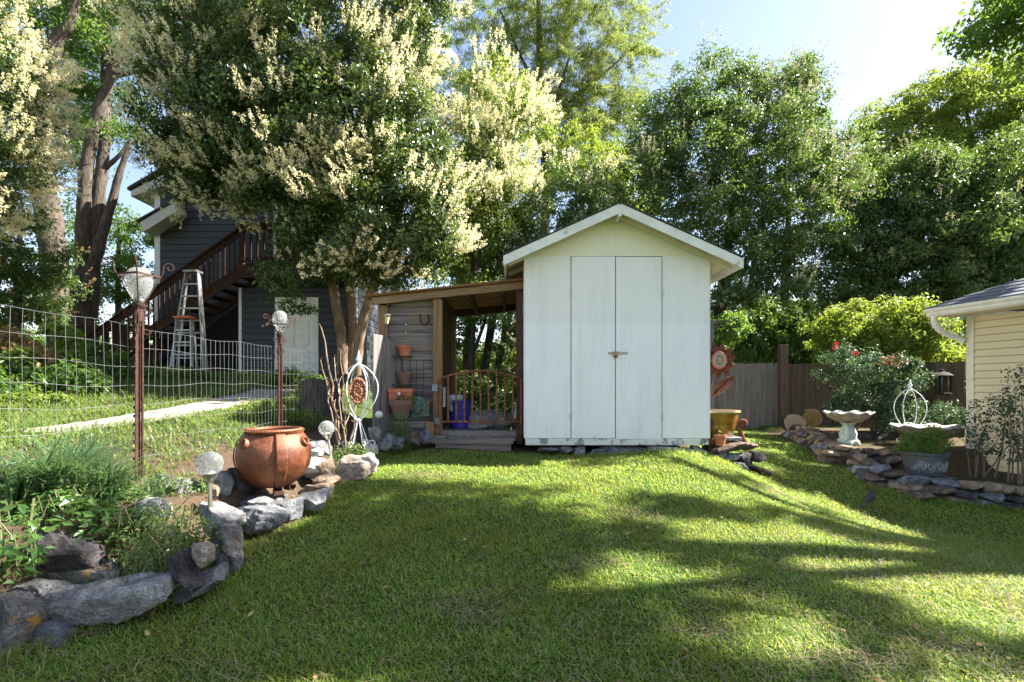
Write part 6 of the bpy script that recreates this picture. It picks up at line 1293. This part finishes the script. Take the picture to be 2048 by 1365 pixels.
# ================================================================ stones under the shed and the ledge at its right corner
for i,(x0,x1,y0,y1,mt,lb) in enumerate(((1076,1118,892,904,'slate','thin slate shim under the shed left end'),(1112,1150,891,905,'slate','second thin slate stone under the shed, left of the wide one'),(1148,1174,890,908,'grey','small grey block under the shed beside the wide slate'),(1176,1296,890,914,'slate','widest blue slate stone under the shed doors'),(1298,1382,892,911,'white','long pale grey stone under the shed right door'),(1380,1411,892,914,'grey','square grey block under the shed right corner'))):
    rock(lb,P((x0+x1)/2,(y0+y1)/2+1,6.78),((x1-x0)*.0068*1.04,.3,(y1-y0)*.0068*1.15),RK[mt],200+i,sub=4,group='stones propping up the shed')
def rk2(lb,x0,y0,x1,y1,d,mt,seed,dp=.35,roll=0,yaw=0,group='stones of the ledge at the shed corner'): return rockpx(lb,x0,y0,x1,y1,d,mt,seed,dp,roll,yaw,4,group)
rk2('large flat brown ledge stone under the small potted plant',1408,880,1496,906,6.75,'brown',220,.5,.04)
rk2('flat brown stone behind the ledge, under the tall finial',1470,880,1512,900,7.0,'brown',221,.4)
rk2('grey stone below the ledge against the shed corner',1410,902,1446,924,6.7,'slate',222,.3)
rk2('rounded grey stone under the middle of the ledge',1444,906,1480,926,6.72,'grey',223,.3)
rk2('dark rounded stone right of the middle under the ledge',1476,906,1504,932,6.68,'dark',224,.3)
rk2('dark angular stone tilted at the right end of the ledge',1490,896,1533,932,6.72,'dark',225,.3,.35)
rk2('lowest wedge stone running into the grass right of the ledge',1496,926,1548,952,6.55,'brown',226,.3,.35)
rk2('small grey stone at the grass line below the ledge',1462,924,1498,942,6.6,'slate',227,.25,.1)
setp(MB().box(PX(1446,6.85),PX(1478,6.85),6.75,7.05,PZ(880,6.85),PZ(874,6.85)).build('paving_slab',RK['grey'],bevel=.006),'small grey flagstone slab under the amber planter','slab')
# amber glazed planter
amb=pmat('amber_glaze',[(0.3,(0.13,0.055,0.008)),(0.6,(0.28,0.14,0.018)),(0.75,(0.38,0.22,0.04))],5,vec=(1,1,2.5),rough=.14,bump=.03,spec=.6,coat=.6)
t=thing('glazed_planter','glossy amber glazed planter with pale rim half behind the shed corner','planter',(PX(1435,6.95),6.98,PZ(876,6.95)))
x=PX(1432,6.98);z0=PZ(875,6.98);H=PZ(821,6.98)-z0; r=.305
MB().lathe([(r*.62,0),(r*.7,.03),(r*.86,H*.5),(r*.96,H*.82),(r*.94,H*.84),(r*.98,H*.93)],(x,6.98,z0),40).build('pot_wall',amb,t,smooth=True)
MB().lathe([(r*.98,H*.925),(r*1.03,H*.94),(r*1.04,H),(r*.93,H),(r*.9,H*.9),(r*.6,.05),(.001,.05)],(x,6.98,z0),40).build('pot_rim',flat('cream_glaze',(.55,.4,.24),.25),t,smooth=True)
pot('flower_pot','small terracotta pot with a green seedling on the brown ledge stone',1427,1453,870,891,6.68,MT['terracotta'],.7,.25)
t=plant('seedling','spindly bright green seedling growing in the small terracotta pot','plant',P(1438,872,6.68))
c=P(1438,872,6.68); rg=np.random.default_rng(3); n=34; zz=rg.uniform(0,.13,n); an=rg.uniform(0,6.28,n)
quads('leaves',leaf_arrays(np.stack([c.x+.012*np.cos(an),c.y+.012*np.sin(an),c.z+zz],1),norm(np.stack([np.cos(an)*.4,np.sin(an)*.4,np.ones(n)],1)),np.full(n,.032),np.full(n,.012),rg,.1),MT['small_leaf'],t)
MB().tube([c-Vector((0,0,.02)),c+Vector((0,0,.13))],.003,5).build('stem',MT['stem'],t)
# curled iron finials either side of the planter
def finial(label,px,d,py0,py1,s):
    x=PX(px,d);z1=PZ(py1,d);z0=PZ(py0,d);H=z0-z1; t=thing('scroll_finial',label,'ornament',(x,d,z1),0,'rusty curled finials beside the amber planter')
    c=Vector((x,d,z1+H*.78)); m=MB(); m.tube([Vector((x-.0*s,d,z1-.02)),Vector((x-.022*s,d,z1+H*.25)),Vector((x-.045*s,d,z1+H*.55)),Vector((x-.05*s,d,z1+H*.74))]+spiral(c,Vector((1,0,0)),Vector((0,0,1)),.055,-1.35,24,start=math.pi*1.0,shrink=.7),[.042,.034,.027,.022]+[.021]*14+[.016]*11,10)
    m.build('curl',MT['rust'],t,smooth=True); MB().lathe([(.05,-.03),(.055,0),(.042,.03),(.04,.04)],(x,d,z1),14).build('foot',MT['rust'],t,smooth=True)
finial('rusty curled finial in front of the amber planter by the shed corner',1421,6.75,837,884,1)
finial('rusty curled finial standing right of the amber planter',1486,6.9,838,882,1)
# ---------------------------------------------------------------- metal sunflower
t=thing('metal_sunflower','rusty metal sunflower on a tall stem behind the shed corner','ornament',(PX(1417,7.2),7.2,PZ(880,7.2)))
d=7.2; c=P(1437,721,d)
MB().tube([P(1417,885,d),P(1418,800,d),P(1424,750,d),c+Vector((0,.03,-.05))],.012,8).build('stem',MT['rust'],t,smooth=True)
for k in range(11):
    a=2*math.pi*k/11+.15; u=Vector((math.cos(a),0,math.sin(a)));s=Vector((-math.sin(a),0,math.cos(a))); L=.24*(1+.12*math.sin(k*2.3)); y=Vector((0,-.012 if k%2 else .01,0))
    b0=c+u*.085+y; m=MB(); pr=[b0-s*.03,b0+u*L*.3-s*.055+Vector((0,-.012,0)),b0+u*L*.62-s*.035+Vector((0,-.0,0)),b0+u*L*.72+s*.0+Vector((.0,.015,0))+s*.02,b0+u*L*.62+s*.03,b0+u*L*.3+s*.055+Vector((0,-.012,0)),b0+s*.03]
    m.prism(pr,(0,.004,0)); m.build('petal',MT['rust'],t)
med2=pmat('mosaic_face',[(0.35,(0.3,0.12,0.06)),(0.5,(0.45,0.3,0.2)),(0.65,(0.25,0.3,0.28))],40,rough=.6,bump=.3)
def discm(c,prof,mat,name,par,seg=32,sx=.85):
    vs=[];fs=[]
    for r,y in prof:
        for k in range(seg): a=2*math.pi*k/seg; vs.append(c+Vector((r*sx*math.cos(a),y,r*math.sin(a))))
    for i in range(len(prof)-1):
        for k in range(seg): fs.append((i*seg+k,i*seg+(k+1)%seg,(i+1)*seg+(k+1)%seg,(i+1)*seg+k))
    return MB().add(vs,fs).build(name,mat,par,smooth=True)
discm(c,[(.122,.0),(.13,-.03),(.115,-.045),(.1,-.035)],flat('orange_rim',(.5,.2,.1),.5),'flower_disc_rim',t)
discm(c,[(.101,-.034),(.001,-.04)],flat('pale_mosaic',(.5,.42,.33),.5),'flower_disc',t)
for k in range(12):
    a=2*math.pi*k/12; u=Vector((math.cos(a)*.85,0,math.sin(a)));s=Vector((-math.sin(a)*.85,0,math.cos(a))); MB().prism([c+u*.035+Vector((0,-.045,0)),c+u*.062-s*.012+Vector((0,-.045,0)),c+u*.092+Vector((0,-.045,0)),c+u*.062+s*.012+Vector((0,-.045,0))],(0,.006,0)).build('mosaic_petal',flat('teal_tile',(.06,.13,.13),.4) if k==0 else bpy.data.materials['teal_tile'],t)
discm(c,[(.026,-.04),(.026,-.052),(.001,-.056)],flat('orange_button',(.55,.16,.06),.5),'flower_centre',t)
m=MB(); a=P(1420,795,d);b=P(1468,752,d); mid=[a.lerp(b,f) for f in (0,.2,.45,.7,.9,1)]; nrm=Vector((b.z-a.z,0,-(b.x-a.x))).normalized(); wd=[.0,.05,.082,.07,.03,.0]
vs=[];fs=[]
for p,w2 in zip(mid,wd): vs += [p+nrm*w2*1.0+Vector((0,-.02,0)),p+Vector((0,.012,0)),p-nrm*w2+Vector((0,-.02,0))]
for i in range(5): fs += [(i*3,i*3+1,i*3+4,i*3+3),(i*3+1,i*3+2,i*3+5,i*3+4)]
lf=pmat('copper_leaf',[(0.3,(0.12,0.045,0.025)),(0.6,(0.34,0.15,0.09)),(0.75,(0.45,0.24,0.16))],30,rough=.5,bump=.3,metal=.4)
o=m.add(vs,fs).build('metal_leaf',lf,t); o.modifiers.new('Solid','SOLIDIFY').thickness=.004
vn=MB(); vn.tube([a+Vector((0,-.0,0)),b+Vector((0,-.0,0))],.004,5)
for f in (.2,.32,.44,.56,.68,.8):
    p=a.lerp(b,f); w2=float(np.interp(f,(0,.2,.45,.7,.9,1),wd))*.8
    for s in (-1,1): vn.tube([p,p+nrm*s*w2+(b-a)*.1+Vector((0,-.02,0))],.003,4)
vn.build('leaf_veins',MT['rust_dark'],t)
# ================================================================ wooden gate and fence at the back right
def pickets(t,x0,x1,y,z0,z1,wd,mat,seed,zt1=None,name='picket',dog=True):
    r=random.Random(seed); n=int((x1-x0)/wd); wd=(x1-x0)/n
    for k in range(n):
        xa=x0+k*wd+.003;xb=x0+(k+1)*wd-.003; zt=z1+((zt1-z1)*k/n if zt1 else 0)+r.uniform(-.01,.01); c=.022; dy=r.uniform(-.004,.004)
        MB().prism([(xa,y+dy,z0+r.uniform(-.01,.01)),(xb,y+dy,z0),(xb,y+dy,zt-c),(xb-c,y+dy,zt),(xa+c,y+dy,zt),(xa,y+dy,zt-c)],(0,.018,0)).build(name,mat,t)
GY=12.0
t=thing('garden_gate','weathered grey picket gate with dog-eared boards at the end of the lawn','gate',(PX(1490,GY),GY,PZ(858,GY)))
pickets(t,PX(1412,GY),PX(1557,GY),GY,PZ(857,GY),PZ(727,GY),.131,MT['wood_grey'],5)
MB().box(PX(1412,GY),PX(1557,GY),GY+.02,GY+.06,PZ(755,GY),PZ(748,GY)).box(PX(1412,GY),PX(1557,GY),GY+.02,GY+.06,PZ(838,GY),PZ(831,GY)).build('gate_rail',MT['wood_grey_x'],t)
MB().box(PX(1545,GY),PX(1557,GY),GY-.012,GY-.005,PZ(757,GY),PZ(752,GY)).build('gate_latch',MT['galv'],t)
t=thing('garden_fence','shaded brown picket fence right of the gate behind the rose bush','fence',(PX(1640,11.8),11.8,PZ(860,11.8)))
t2=wood('brown_fence_wood',[(0.3,(0.05,0.036,0.026)),(0.7,(0.125,0.092,0.068))],'z')
pickets(t,PX(1572,11.9),PX(1750,11.9),11.9,PZ(868,11.9),PZ(728,11.9),.14,t2,6)
MB().box(PX(1557,11.95),PX(1573,11.95),11.86,12.0,PZ(868,11.95),PZ(690,11.95)).build('gate_post',wood('gate_post_wood',[(0.3,(0.09,0.06,0.045)),(0.7,(0.17,0.12,0.09))],'z'),t,bevel=.006)
MB().box(PX(1572,11.9),PX(1750,11.9),11.92,11.97,PZ(760,11.9),PZ(752,11.9)).build('fence_rail',t2,t)
t=thing('garden_fence','tall brown board fence between the rose bush and the yellow house corner','fence',(PX(1850,9.6),9.6,g(PX(1850,9.6),9.6)))
x0,x1=PX(1740,10.6),PX(1930,9.2); r=random.Random(8); n=18
for k in range(n):
    f0=k/n;f1=(k+.96)/n; a=Vector((x0+(x1-x0)*f0,10.6-1.4*f0,0));b=Vector((x0+(x1-x0)*f1,10.6-1.4*f1,0)); zt=PZ(728,10.6)+(PZ(722,9.2)-PZ(728,10.6))*f0+r.uniform(-.01,.01)
    MB().prism([a+Vector((0,0,E-1.3)),b+Vector((0,0,E-1.3)),b+Vector((0,0,zt)),a+Vector((0,0,zt))],(.01,.016,0)).build('picket',t2 if k<n-5 else wood('tan_fence_wood%d'%k,[(0.3,(0.10,0.075,0.05)),(0.7,(0.21,0.165,0.115))],'z'),t)
# arbour beam behind the shed
t=thing('arbour_frame','grey wooden arbour beam on a post behind the right side of the shed','arbour',(PX(1422,11.4),11.4,g(PX(1422,11.4),11.4)))
MB().box(PX(1400,11.4),PX(1472,11.4),11.36,11.44,PZ(654,11.4),PZ(640,11.4)).build('beam',MT['wood_grey_x'],t,bevel=.005)
MB().box(PX(1415,11.4),PX(1425,11.4),11.35,11.45,g(PX(1420,11.4),11.4)-.1,PZ(654.5,11.4)).build('post',MT['wood_grey'],t,bevel=.005)
# log rounds leaning on the fence
def logslice(label,px,py,d,rx,rz,mat,tilt,seed):
    c=P(px,py,d); t=thing('log_round',label,'log round',(c.x,c.y,c.z-rz)); sg=40; n=Vector((-.1,-1,tilt)).normalized(); ux=Vector((1,-.1,0)).normalized(); uz=n.cross(ux); uz=uz if uz.z>0 else -uz; r=random.Random(seed); w=[1+.025*math.sin(3*a+seed)+.02*math.sin(7*a) for a in np.linspace(0,6.283,sg,endpoint=False)]
    def ring(k,off): return [c+n*off+ux*(k*rx*w[i]*math.cos(2*math.pi*i/sg))+uz*(k*rz*w[i]*math.sin(2*math.pi*i/sg)) for i in range(sg)]
    A=ring(.95,.06);B=ring(.95,.055)
    MB().add(ring(.96,.061)+[c+n*.064],[(i,(i+1)%sg,sg) for i in range(sg)]).build('cut_face',mat,t)
    vs=ring(.955,.062)+ring(1.0,.055)+ring(1.02,-.05)+ring(.9,-.06); fs=[(q*sg+i,q*sg+(i+1)%sg,(q+1)*sg+(i+1)%sg,(q+1)*sg+i) for q in range(3) for i in range(sg)]+[tuple(3*sg+i for i in range(sg))]
    MB().add(vs,fs).build('bark_ring',MT['bark_dark'],t)
logslice('paler sawn log round leaning nearer the gate post',1587,847,10.8,.235,.20,pmat('pale_cut_wood',[(0.3,(0.38,0.26,0.16)),(0.7,(0.52,0.38,0.25))],9,rough=.85,bump=.3),.15,1)
logslice('darker golden sawn log round leaning behind the pale one',1622,837,11.1,.215,.205,pmat('golden_cut_wood',[(0.3,(0.2,0.13,0.04)),(0.7,(0.33,0.22,0.08))],9,rough=.85,bump=.3),.15,2)
# ================================================================ retaining walls
SEQ=['first','second','third','fourth','fifth','sixth','seventh','eighth','ninth','tenth','eleventh','twelfth','thirteenth','fourteenth','fifteenth','sixteenth']
def along(poly,s):
    d=np.hypot(*np.diff(poly,axis=0).T); cum=np.concatenate([[0],np.cumsum(d)]); s=min(max(s,0),cum[-1]-1e-4); i=int(np.searchsorted(cum,s,'right')-1); f=(s-cum[i])/d[i]; p=poly[i]+(poly[i+1]-poly[i])*f; dd=(poly[i+1]-poly[i])/d[i]; return p,math.atan2(dd[1],dd[0])
CN={'brown':'red-brown','tan':'tan','slate':'bluish','grey':'grey','dark':'blackish','pink':'pinkish'}
def stonewall(poly,s0,s1,courses,mats,seed,wname,end,group):
    r=random.Random(seed)
    for ci,(h,zoff,inset,cname,wr) in enumerate(courses):
        s=s0+r.uniform(0,.12); k=0
        while s<s1:
            L=r.uniform(*wr); p,a=along(poly,s+L/2); nx,ny=-math.sin(a),math.cos(a); q=(p[0]+nx*(inset+.06),p[1]+ny*(inset+.06)); mt=r.choice(mats); hh=h*r.uniform(.82,1.12)
            z=float(lawn_f(p[0]-nx*.1,p[1]-ny*.1))+E+zoff+hh/2
            rock('%s stone, %s from the %s, %s course, %s'%(CN[mt],SEQ[min(k,15)],end,cname,wname),(q[0],q[1],z),(L*1.04,r.uniform(.24,.32),hh*1.2),RK[mt],seed*50+ci*20+k,r.uniform(-.06,.06),a+r.uniform(-.08,.08),4,group,'wall stone','wall_stone')
            s+=L*.97; k+=1
mats=['brown','brown','tan','slate','grey','dark','brown']
stonewall(WALLS[0],.9,4.6,[(.16,-.05,0,'bottom',(.22,.4)),(.11,.09,.02,'middle',(.24,.42)),(.10,.185,.05,'top',(.18,.34))],['brown','tan','brown','tan','slate','dark'],31,'upper retaining wall','gate end','stones of the upper retaining wall')
stonewall(WALLS[1],.0,3.3,[(.13,-.04,0,'bottom',(.28,.5)),(.11,.075,.03,'middle',(.22,.4)),(.10,.17,.08,'top',(.2,.34))],['brown','brown','slate','grey','tan','tan','dark'],32,'lower retaining wall','bird-bath end','stones of the lower retaining wall')
# second row of flat stones on the terrace
stonewall(WALLS[1]+np.array([.12,.22]),.3,3.1,[(.05,.12,.05,'inner top',(.25,.45))],['slate','grey','brown','slate'],33,'lower retaining wall','bird-bath end','stones of the lower retaining wall')
rockpx('dark boulder behind the pale bird bath',1712,860,1800,900,8.7,'dark',260,.4,0,0,4,'boulders in the right bed')
rockpx('dark stone below the rose bush left of the bird bath',1640,862,1690,886,9.3,'brown',261,.35,0,0,4,'boulders in the right bed')
rockpx('grey boulder beneath the log rounds',1572,858,1604,882,10.2,'grey',262,.3,0,0,4,'boulders in the right bed')
rockpx('dark stone right of the log rounds boulder',1600,860,1650,888,9.8,'dark',263,.3,0,0,4,'boulders in the right bed')
# ================================================================ bird baths, urn, trellis
bath_m=pmat('mossy_cast_stone',[(0.3,(0.2,0.15,0.1)),(0.6,(0.38,0.31,0.24)),(0.75,(0.5,0.44,0.38))],9,rough=.85,bump=.4)
ped_m=pmat('pale_green_paint',[(0.3,(0.3,0.4,0.33)),(0.7,(0.5,0.58,0.5))],10,rough=.8,bump=.4,patch=(14,.6,.7,(.2,.24,.2)))
rim_m=pmat('pale_rim_stone',[(0.3,(0.38,0.34,0.34)),(0.7,(0.58,0.54,0.53))],16,rough=.85,bump=.4)
def birdbath(label,px,d,py_rim,py_b,half,pm_,hp):
    x=PX(px,d);zr=PZ(py_rim,d);zb=PZ(py_b,d);r=half*d/1000; t=thing('bird_bath',label,'bird bath',(x,d,zb),0,'scalloped bird baths in the right bed')
    def wob(q,z,a): return q*(1+(.055*math.cos(9*a) if z>-.1 else .02*math.cos(9*a))*min(1,q/r)), (.016*math.cos(9*a) if q>r*.8 and z>-.05 else 0)
    MB().lathe([(r*.22,-.16),(r*.5,-.145),(r*.8,-.08),(r*.98,-.012)],(x,d,zr),72,1,1,wob).build('bowl',bath_m,t,smooth=True)
    MB().lathe([(r*.98,-.012),(r*1.03,.0),(r*1.02,.014),(r*.94,.012),(r*.86,-.02),(r*.3,-.09),(.001,-.1)],(x,d,zr),72,1,1,wob).build('bowl_rim',rim_m,t,smooth=True)
    H=zr-.16-zb
    MB().lathe([(.17,0),(.165,.05),(.135,.075),(.12,H*.3),(.13,H*.5),(.095,H*.72),(.07,H*.85),(.1,H*.97),(.11,H)],(x,d,zb),60,1,1,lambda q,z,a:(q*(1+.07*math.cos(6*a+z*4)),0)).build('pedestal',pm_,t,smooth=True)
birdbath('scalloped bird bath with pale green pedestal on the upper stone wall',1696,8.1,826,888,41,ped_m,1)
birdbath('wider flat bird bath behind the grey urn planter',1852,7.9,853,905,57,bath_m,1)
t=obelisk('grey scrolled wire trellis behind the wider bird bath',1820,8.15,778,0,868,28,888,MT['white_iron'],4,.5)
# urn planter with raised scroll pattern
urn=flat('dark_grey_resin',(0.11,0.115,0.125),.55)
t=thing('urn_planter','dark grey tapered urn planter with pale scroll pattern on the lower wall','planter',(PX(1858,6.75),6.8,PZ(952,6.75)))
x=PX(1857,6.75);d=6.82;z0=PZ(951,6.75);H=PZ(904,6.75)-z0
MB().lathe([(.2,0),(.21,.02),(.245,H*.85),(.24,H*.86)],(x,d,z0),40).build('pot_wall',urn,t,smooth=True)
MB().lathe([(.24,H*.85),(.272,H*.88),(.282,H),(.24,H),(.23,H*.8),(.001,H*.78)],(x,d,z0),40).build('pot_rim',urn,t,smooth=True)
sc_=MB(); r=random.Random(2)
for k in range(16):
    a=-math.pi/2+(k-7.5)*.155; f=.3+.3*((k*7)%5)/5; zz=z0+H*f
    rr=.209+.04*f+.006; u=Vector((-math.sin(a),math.cos(a),0)); c=Vector((x+rr*math.cos(a),d+rr*math.sin(a),zz)); sc_.tube(spiral(c,u*(1 if k%2 else -1),Vector((0,0,1)),.033,1.1,14,start=r.uniform(0,6)),.0045,5)
    sc_.tube([c,c+u*.04+Vector((0,0,.03)),c+u*.06+Vector((0,0,-.03))],.004,5)
sc_.build('scroll_relief',flat('pale_grey_relief',(.36,.37,.38),.7),t,smooth=True)
setp(MB().box(PX(1818,6.75),PX(1895,6.75),6.6,7.05,PZ(960,6.75),PZ(952,6.75)).build('paving_slab',RK['slate'],bevel=.01),'bluish flagstone under the dark grey urn planter','slab')
MT['nandina']=leafmat('nandina_leaf',[(0,(0.05,0.12,0.02)),(0.7,(0.09,0.19,0.03)),(0.9,(0.2,0.2,0.04)),(1,(0.35,0.16,0.05))],(0.35,0.55,0.06),.4,rough=.5)
c=np.array((x,d,z0+H+.08)); rg=np.random.default_rng(8)
t=plant('potted_shrub','feathery bright green shrub with bronze tips growing in the urn planter','shrub',(x,d,z0+H*.8))
crown('leaves',[(c,np.array((.3,.24,.14))),(c+np.array((.08,0,.12)),np.array((.17,.17,.12))),(c+np.array((-.16,0,.03)),np.array((.16,.17,.1)))],MT['nandina'],t,r=.09,per=60,L=.045,asp=.3,rg=rg,cover=1.3)
m=MB()
for k in range(9): m.tube([(x,d,z0+H*.75),(x+rg.uniform(-.3,.3),d+rg.uniform(-.2,.2),z0+H+rg.uniform(.05,.15))],.004,5)
m.build('stems',MT['twig'],t)
# hanging lantern on the fence
t=thing('hanging_lantern','dark metal lantern hung on the board fence near the yellow house','lantern',P(1882,790,9.15))
c=P(1882,768,9.1)
for s in (-1,1): MB().box(c.x+s*.1-.012,c.x+s*.1+.012,c.y-.1,c.y-.076,c.z-.17,c.z+.14).build('upright',MT['black'],t)
MB().lathe([(.16,.14),(.17,.15),(.1,.2),(.03,.22),(.03,.26),(.001,.27)],(c.x,c.y-.02,c.z),20).build('lantern_roof',MT['bark_dark'],t,smooth=True)
MB().lathe([(.13,-.2),(.14,-.17),(.12,-.165)],(c.x,c.y-.02,c.z),20).build('lantern_base',MT['bark_dark'],t,smooth=True)
MB().lathe([(.09,-.165),(.1,0),(.09,.14)],(c.x,c.y-.02,c.z),20).build('lantern_glass',flat('smoky_glass',(.06,.06,.06),.15),t,smooth=True)
# ================================================================ vines and shrubs
bush('vine_hedge','dark green vine hedge spilling over the gate and arbour',[ell(1460,655,45,28,12.3,.4),ell(1520,645,50,35,12.4,.4),ell(1585,650,55,40,12.5,.45),ell(1640,670,40,40,12.4,.4),ell(1480,690,55,25,12.4,.3),ell(1550,700,60,25,12.5,.3),ell(1630,715,50,30,12.4,.3),ell(1440,690,25,30,12.4,.3),ell(1470,655,30,25,11.3,.25),ell(1590,620,35,18,12.5,.3)],MT['green_leaf'],61,r=.2,per=80,L=.085,cat='vine')
bush('vine_mound','bright sunlit yellow-green vine mound over the fence by the yellow house',[ell(1690,655,50,40,10.6,.6),ell(1760,650,60,45,10.5,.6),ell(1810,630,40,30,10.4,.5),ell(1830,680,60,40,10.2,.5),ell(1890,705,45,28,9.8,.4),ell(1760,700,70,35,10.4,.5),ell(1850,650,40,30,10.3,.4),ell(1670,690,35,40,10.8,.5)],MT['lime_leaf'],62,r=.19,per=80,L=.08,cat='vine')
MT['rose_leaf']=leafmat('dark_rose_leaf',[(0,(0.018,0.045,0.022)),(0.6,(0.035,0.075,0.032)),(1,(0.07,0.11,0.05))],(0.18,0.32,0.1),.25,rough=.45,spec=.35)
t,_=bush('rose_bush','large glossy-leaved rose bush with red blooms behind the pale bird bath',[ell(1700,760,50,45,9.1,.45),ell(1750,745,50,40,9,.45),ell(1790,755,45,35,8.8,.4),ell(1720,810,60,30,9,.4),ell(1780,800,50,30,8.9,.4),ell(1680,720,25,25,9.1,.3),ell(1825,745,20,14,8.7,.2)],MT['rose_leaf'],63,r=.15,per=60,L=.06,cat='rose bush',inner=.3,cover=1.0)
red=leafmat('red_petal',[(0,(0.4,0.012,0.02)),(1,(0.65,0.03,0.06))],(.7,.05,.06),.3,rough=.5)
for k,(px,py) in enumerate(((1668,697),(1673,689),(1711,707))):
    c=np.array(P(px,py,8.75 if k!=1 else 8.76)); rg=np.random.default_rng(70+k); n=26; u=unit(n,rg); quads('bloom',leaf_arrays(c+u*.022,u,np.full(n,.038),np.full(n,.034),rg,0),red,t)
rg=np.random.default_rng(90); n=95; c=np.array(P(1785,722,8.6)); p=c+unit(n,rg)*np.array([.33,.15,.1])*(rg.uniform(0,1,n)**.4)[:,None]
quads('young_leaves',leaf_arrays(p,norm(unit(n,rg)+np.array([0,0,.6])),np.full(n,.065),np.full(n,.03),rg),leafmat('red_young_leaf',[(0,(0.09,0.03,0.022)),(1,(0.2,0.085,0.05))],(.3,.12,.06),.3,rough=.3),t)
bush('shrub','leggy dark reddish-green shrub against the yellow siding near the corner',[ell(1965,835,35,40,6.7,.25),ell(1990,880,45,30,6.6,.25),ell(1950,875,25,25,6.7,.2),ell(2010,830,35,35,6.5,.25)],MT['rose_leaf'],64,r=.09,per=15,L=.042,cover=.55,inner=.5,stemn=7)
bush('shrub','taller leafy shrub against the yellow siding at the right frame edge',[ell(2035,800,35,35,6.3,.25),ell(2045,760,25,25,6.3,.2),ell(2050,860,40,35,6.3,.25),ell(2030,900,35,25,6.3,.2)],MT['rose_leaf'],65,r=.09,per=16,L=.042,cover=.6,inner=.5,stemn=7)
bush('shrub','sparse dark plants in the bed behind the wider bird bath',[ell(1880,830,45,25,8.6,.3),ell(1800,850,40,20,8.6,.3)],MT['rose_leaf'],66,r=.13,per=40,L=.05)
# ================================================================ bird on the lawn
def bird():
    d=5.85; x=PX(1740,d); z=g(x,d)+.03; sp=[(-.105,.025,.006),(-.085,.035,.012),(-.055,.05,.02),(-.03,.068,.034),(.0,.085,.043),(.022,.108,.041),(.034,.13,.03),(.04,.145,.024),(.046,.158,.026),(.052,.168,.022),(.058,.178,.012)]
    t=thing('bird','small dark robin-like bird standing on the lawn before the stone wall','bird',(x,d,z))
    m=MB(); a=.5; ux=Vector((math.cos(a),math.sin(a),0)); o=Vector((x,d,z))
    m.tube([o+ux*p+Vector((0,0,h)) for p,h,_ in sp],[r for _,_,r in sp],14); 
    for s in (-1,1):
        sd=Vector((-math.sin(a),math.cos(a),0))*s*.016; m.tube([o+ux*.01+sd+Vector((0,0,.06)),o+ux*.0+sd+Vector((0,0,.035)),o+ux*.012+sd+Vector((0,0,.0))],[.008,.003,.0025],6); m.tube([o+ux*.012+sd,o+ux*.035+sd+Vector((0,0,-.002))],.0025,5)
    m.build('body',pmat('dark_plumage',[(0.3,(0.025,0.022,0.026)),(0.7,(0.06,0.052,0.058))],30,rough=.7,bump=.2),t,smooth=True)
    MB().tube([o+ux*.06+Vector((0,0,.164)),o+ux*.088+Vector((0,0,.168))],[.008,.001],8).build('beak',flat('yellow_beak',(.5,.33,.12),.5),t)
    MB().prism([o+ux*-.1+Vector((0,0,.03))+Vector((-math.sin(a),math.cos(a),0))*.014,o+ux*-.1+Vector((0,0,.03))-Vector((-math.sin(a),math.cos(a),0))*.014,o+ux*-.16+Vector((0,0,.006))-Vector((-math.sin(a),math.cos(a),0))*.02,o+ux*-.16+Vector((0,0,.006))+Vector((-math.sin(a),math.cos(a),0))*.02],(0,0,.006)).build('tail',flat('slate_tail',(.05,.055,.07),.6),t)
bird()
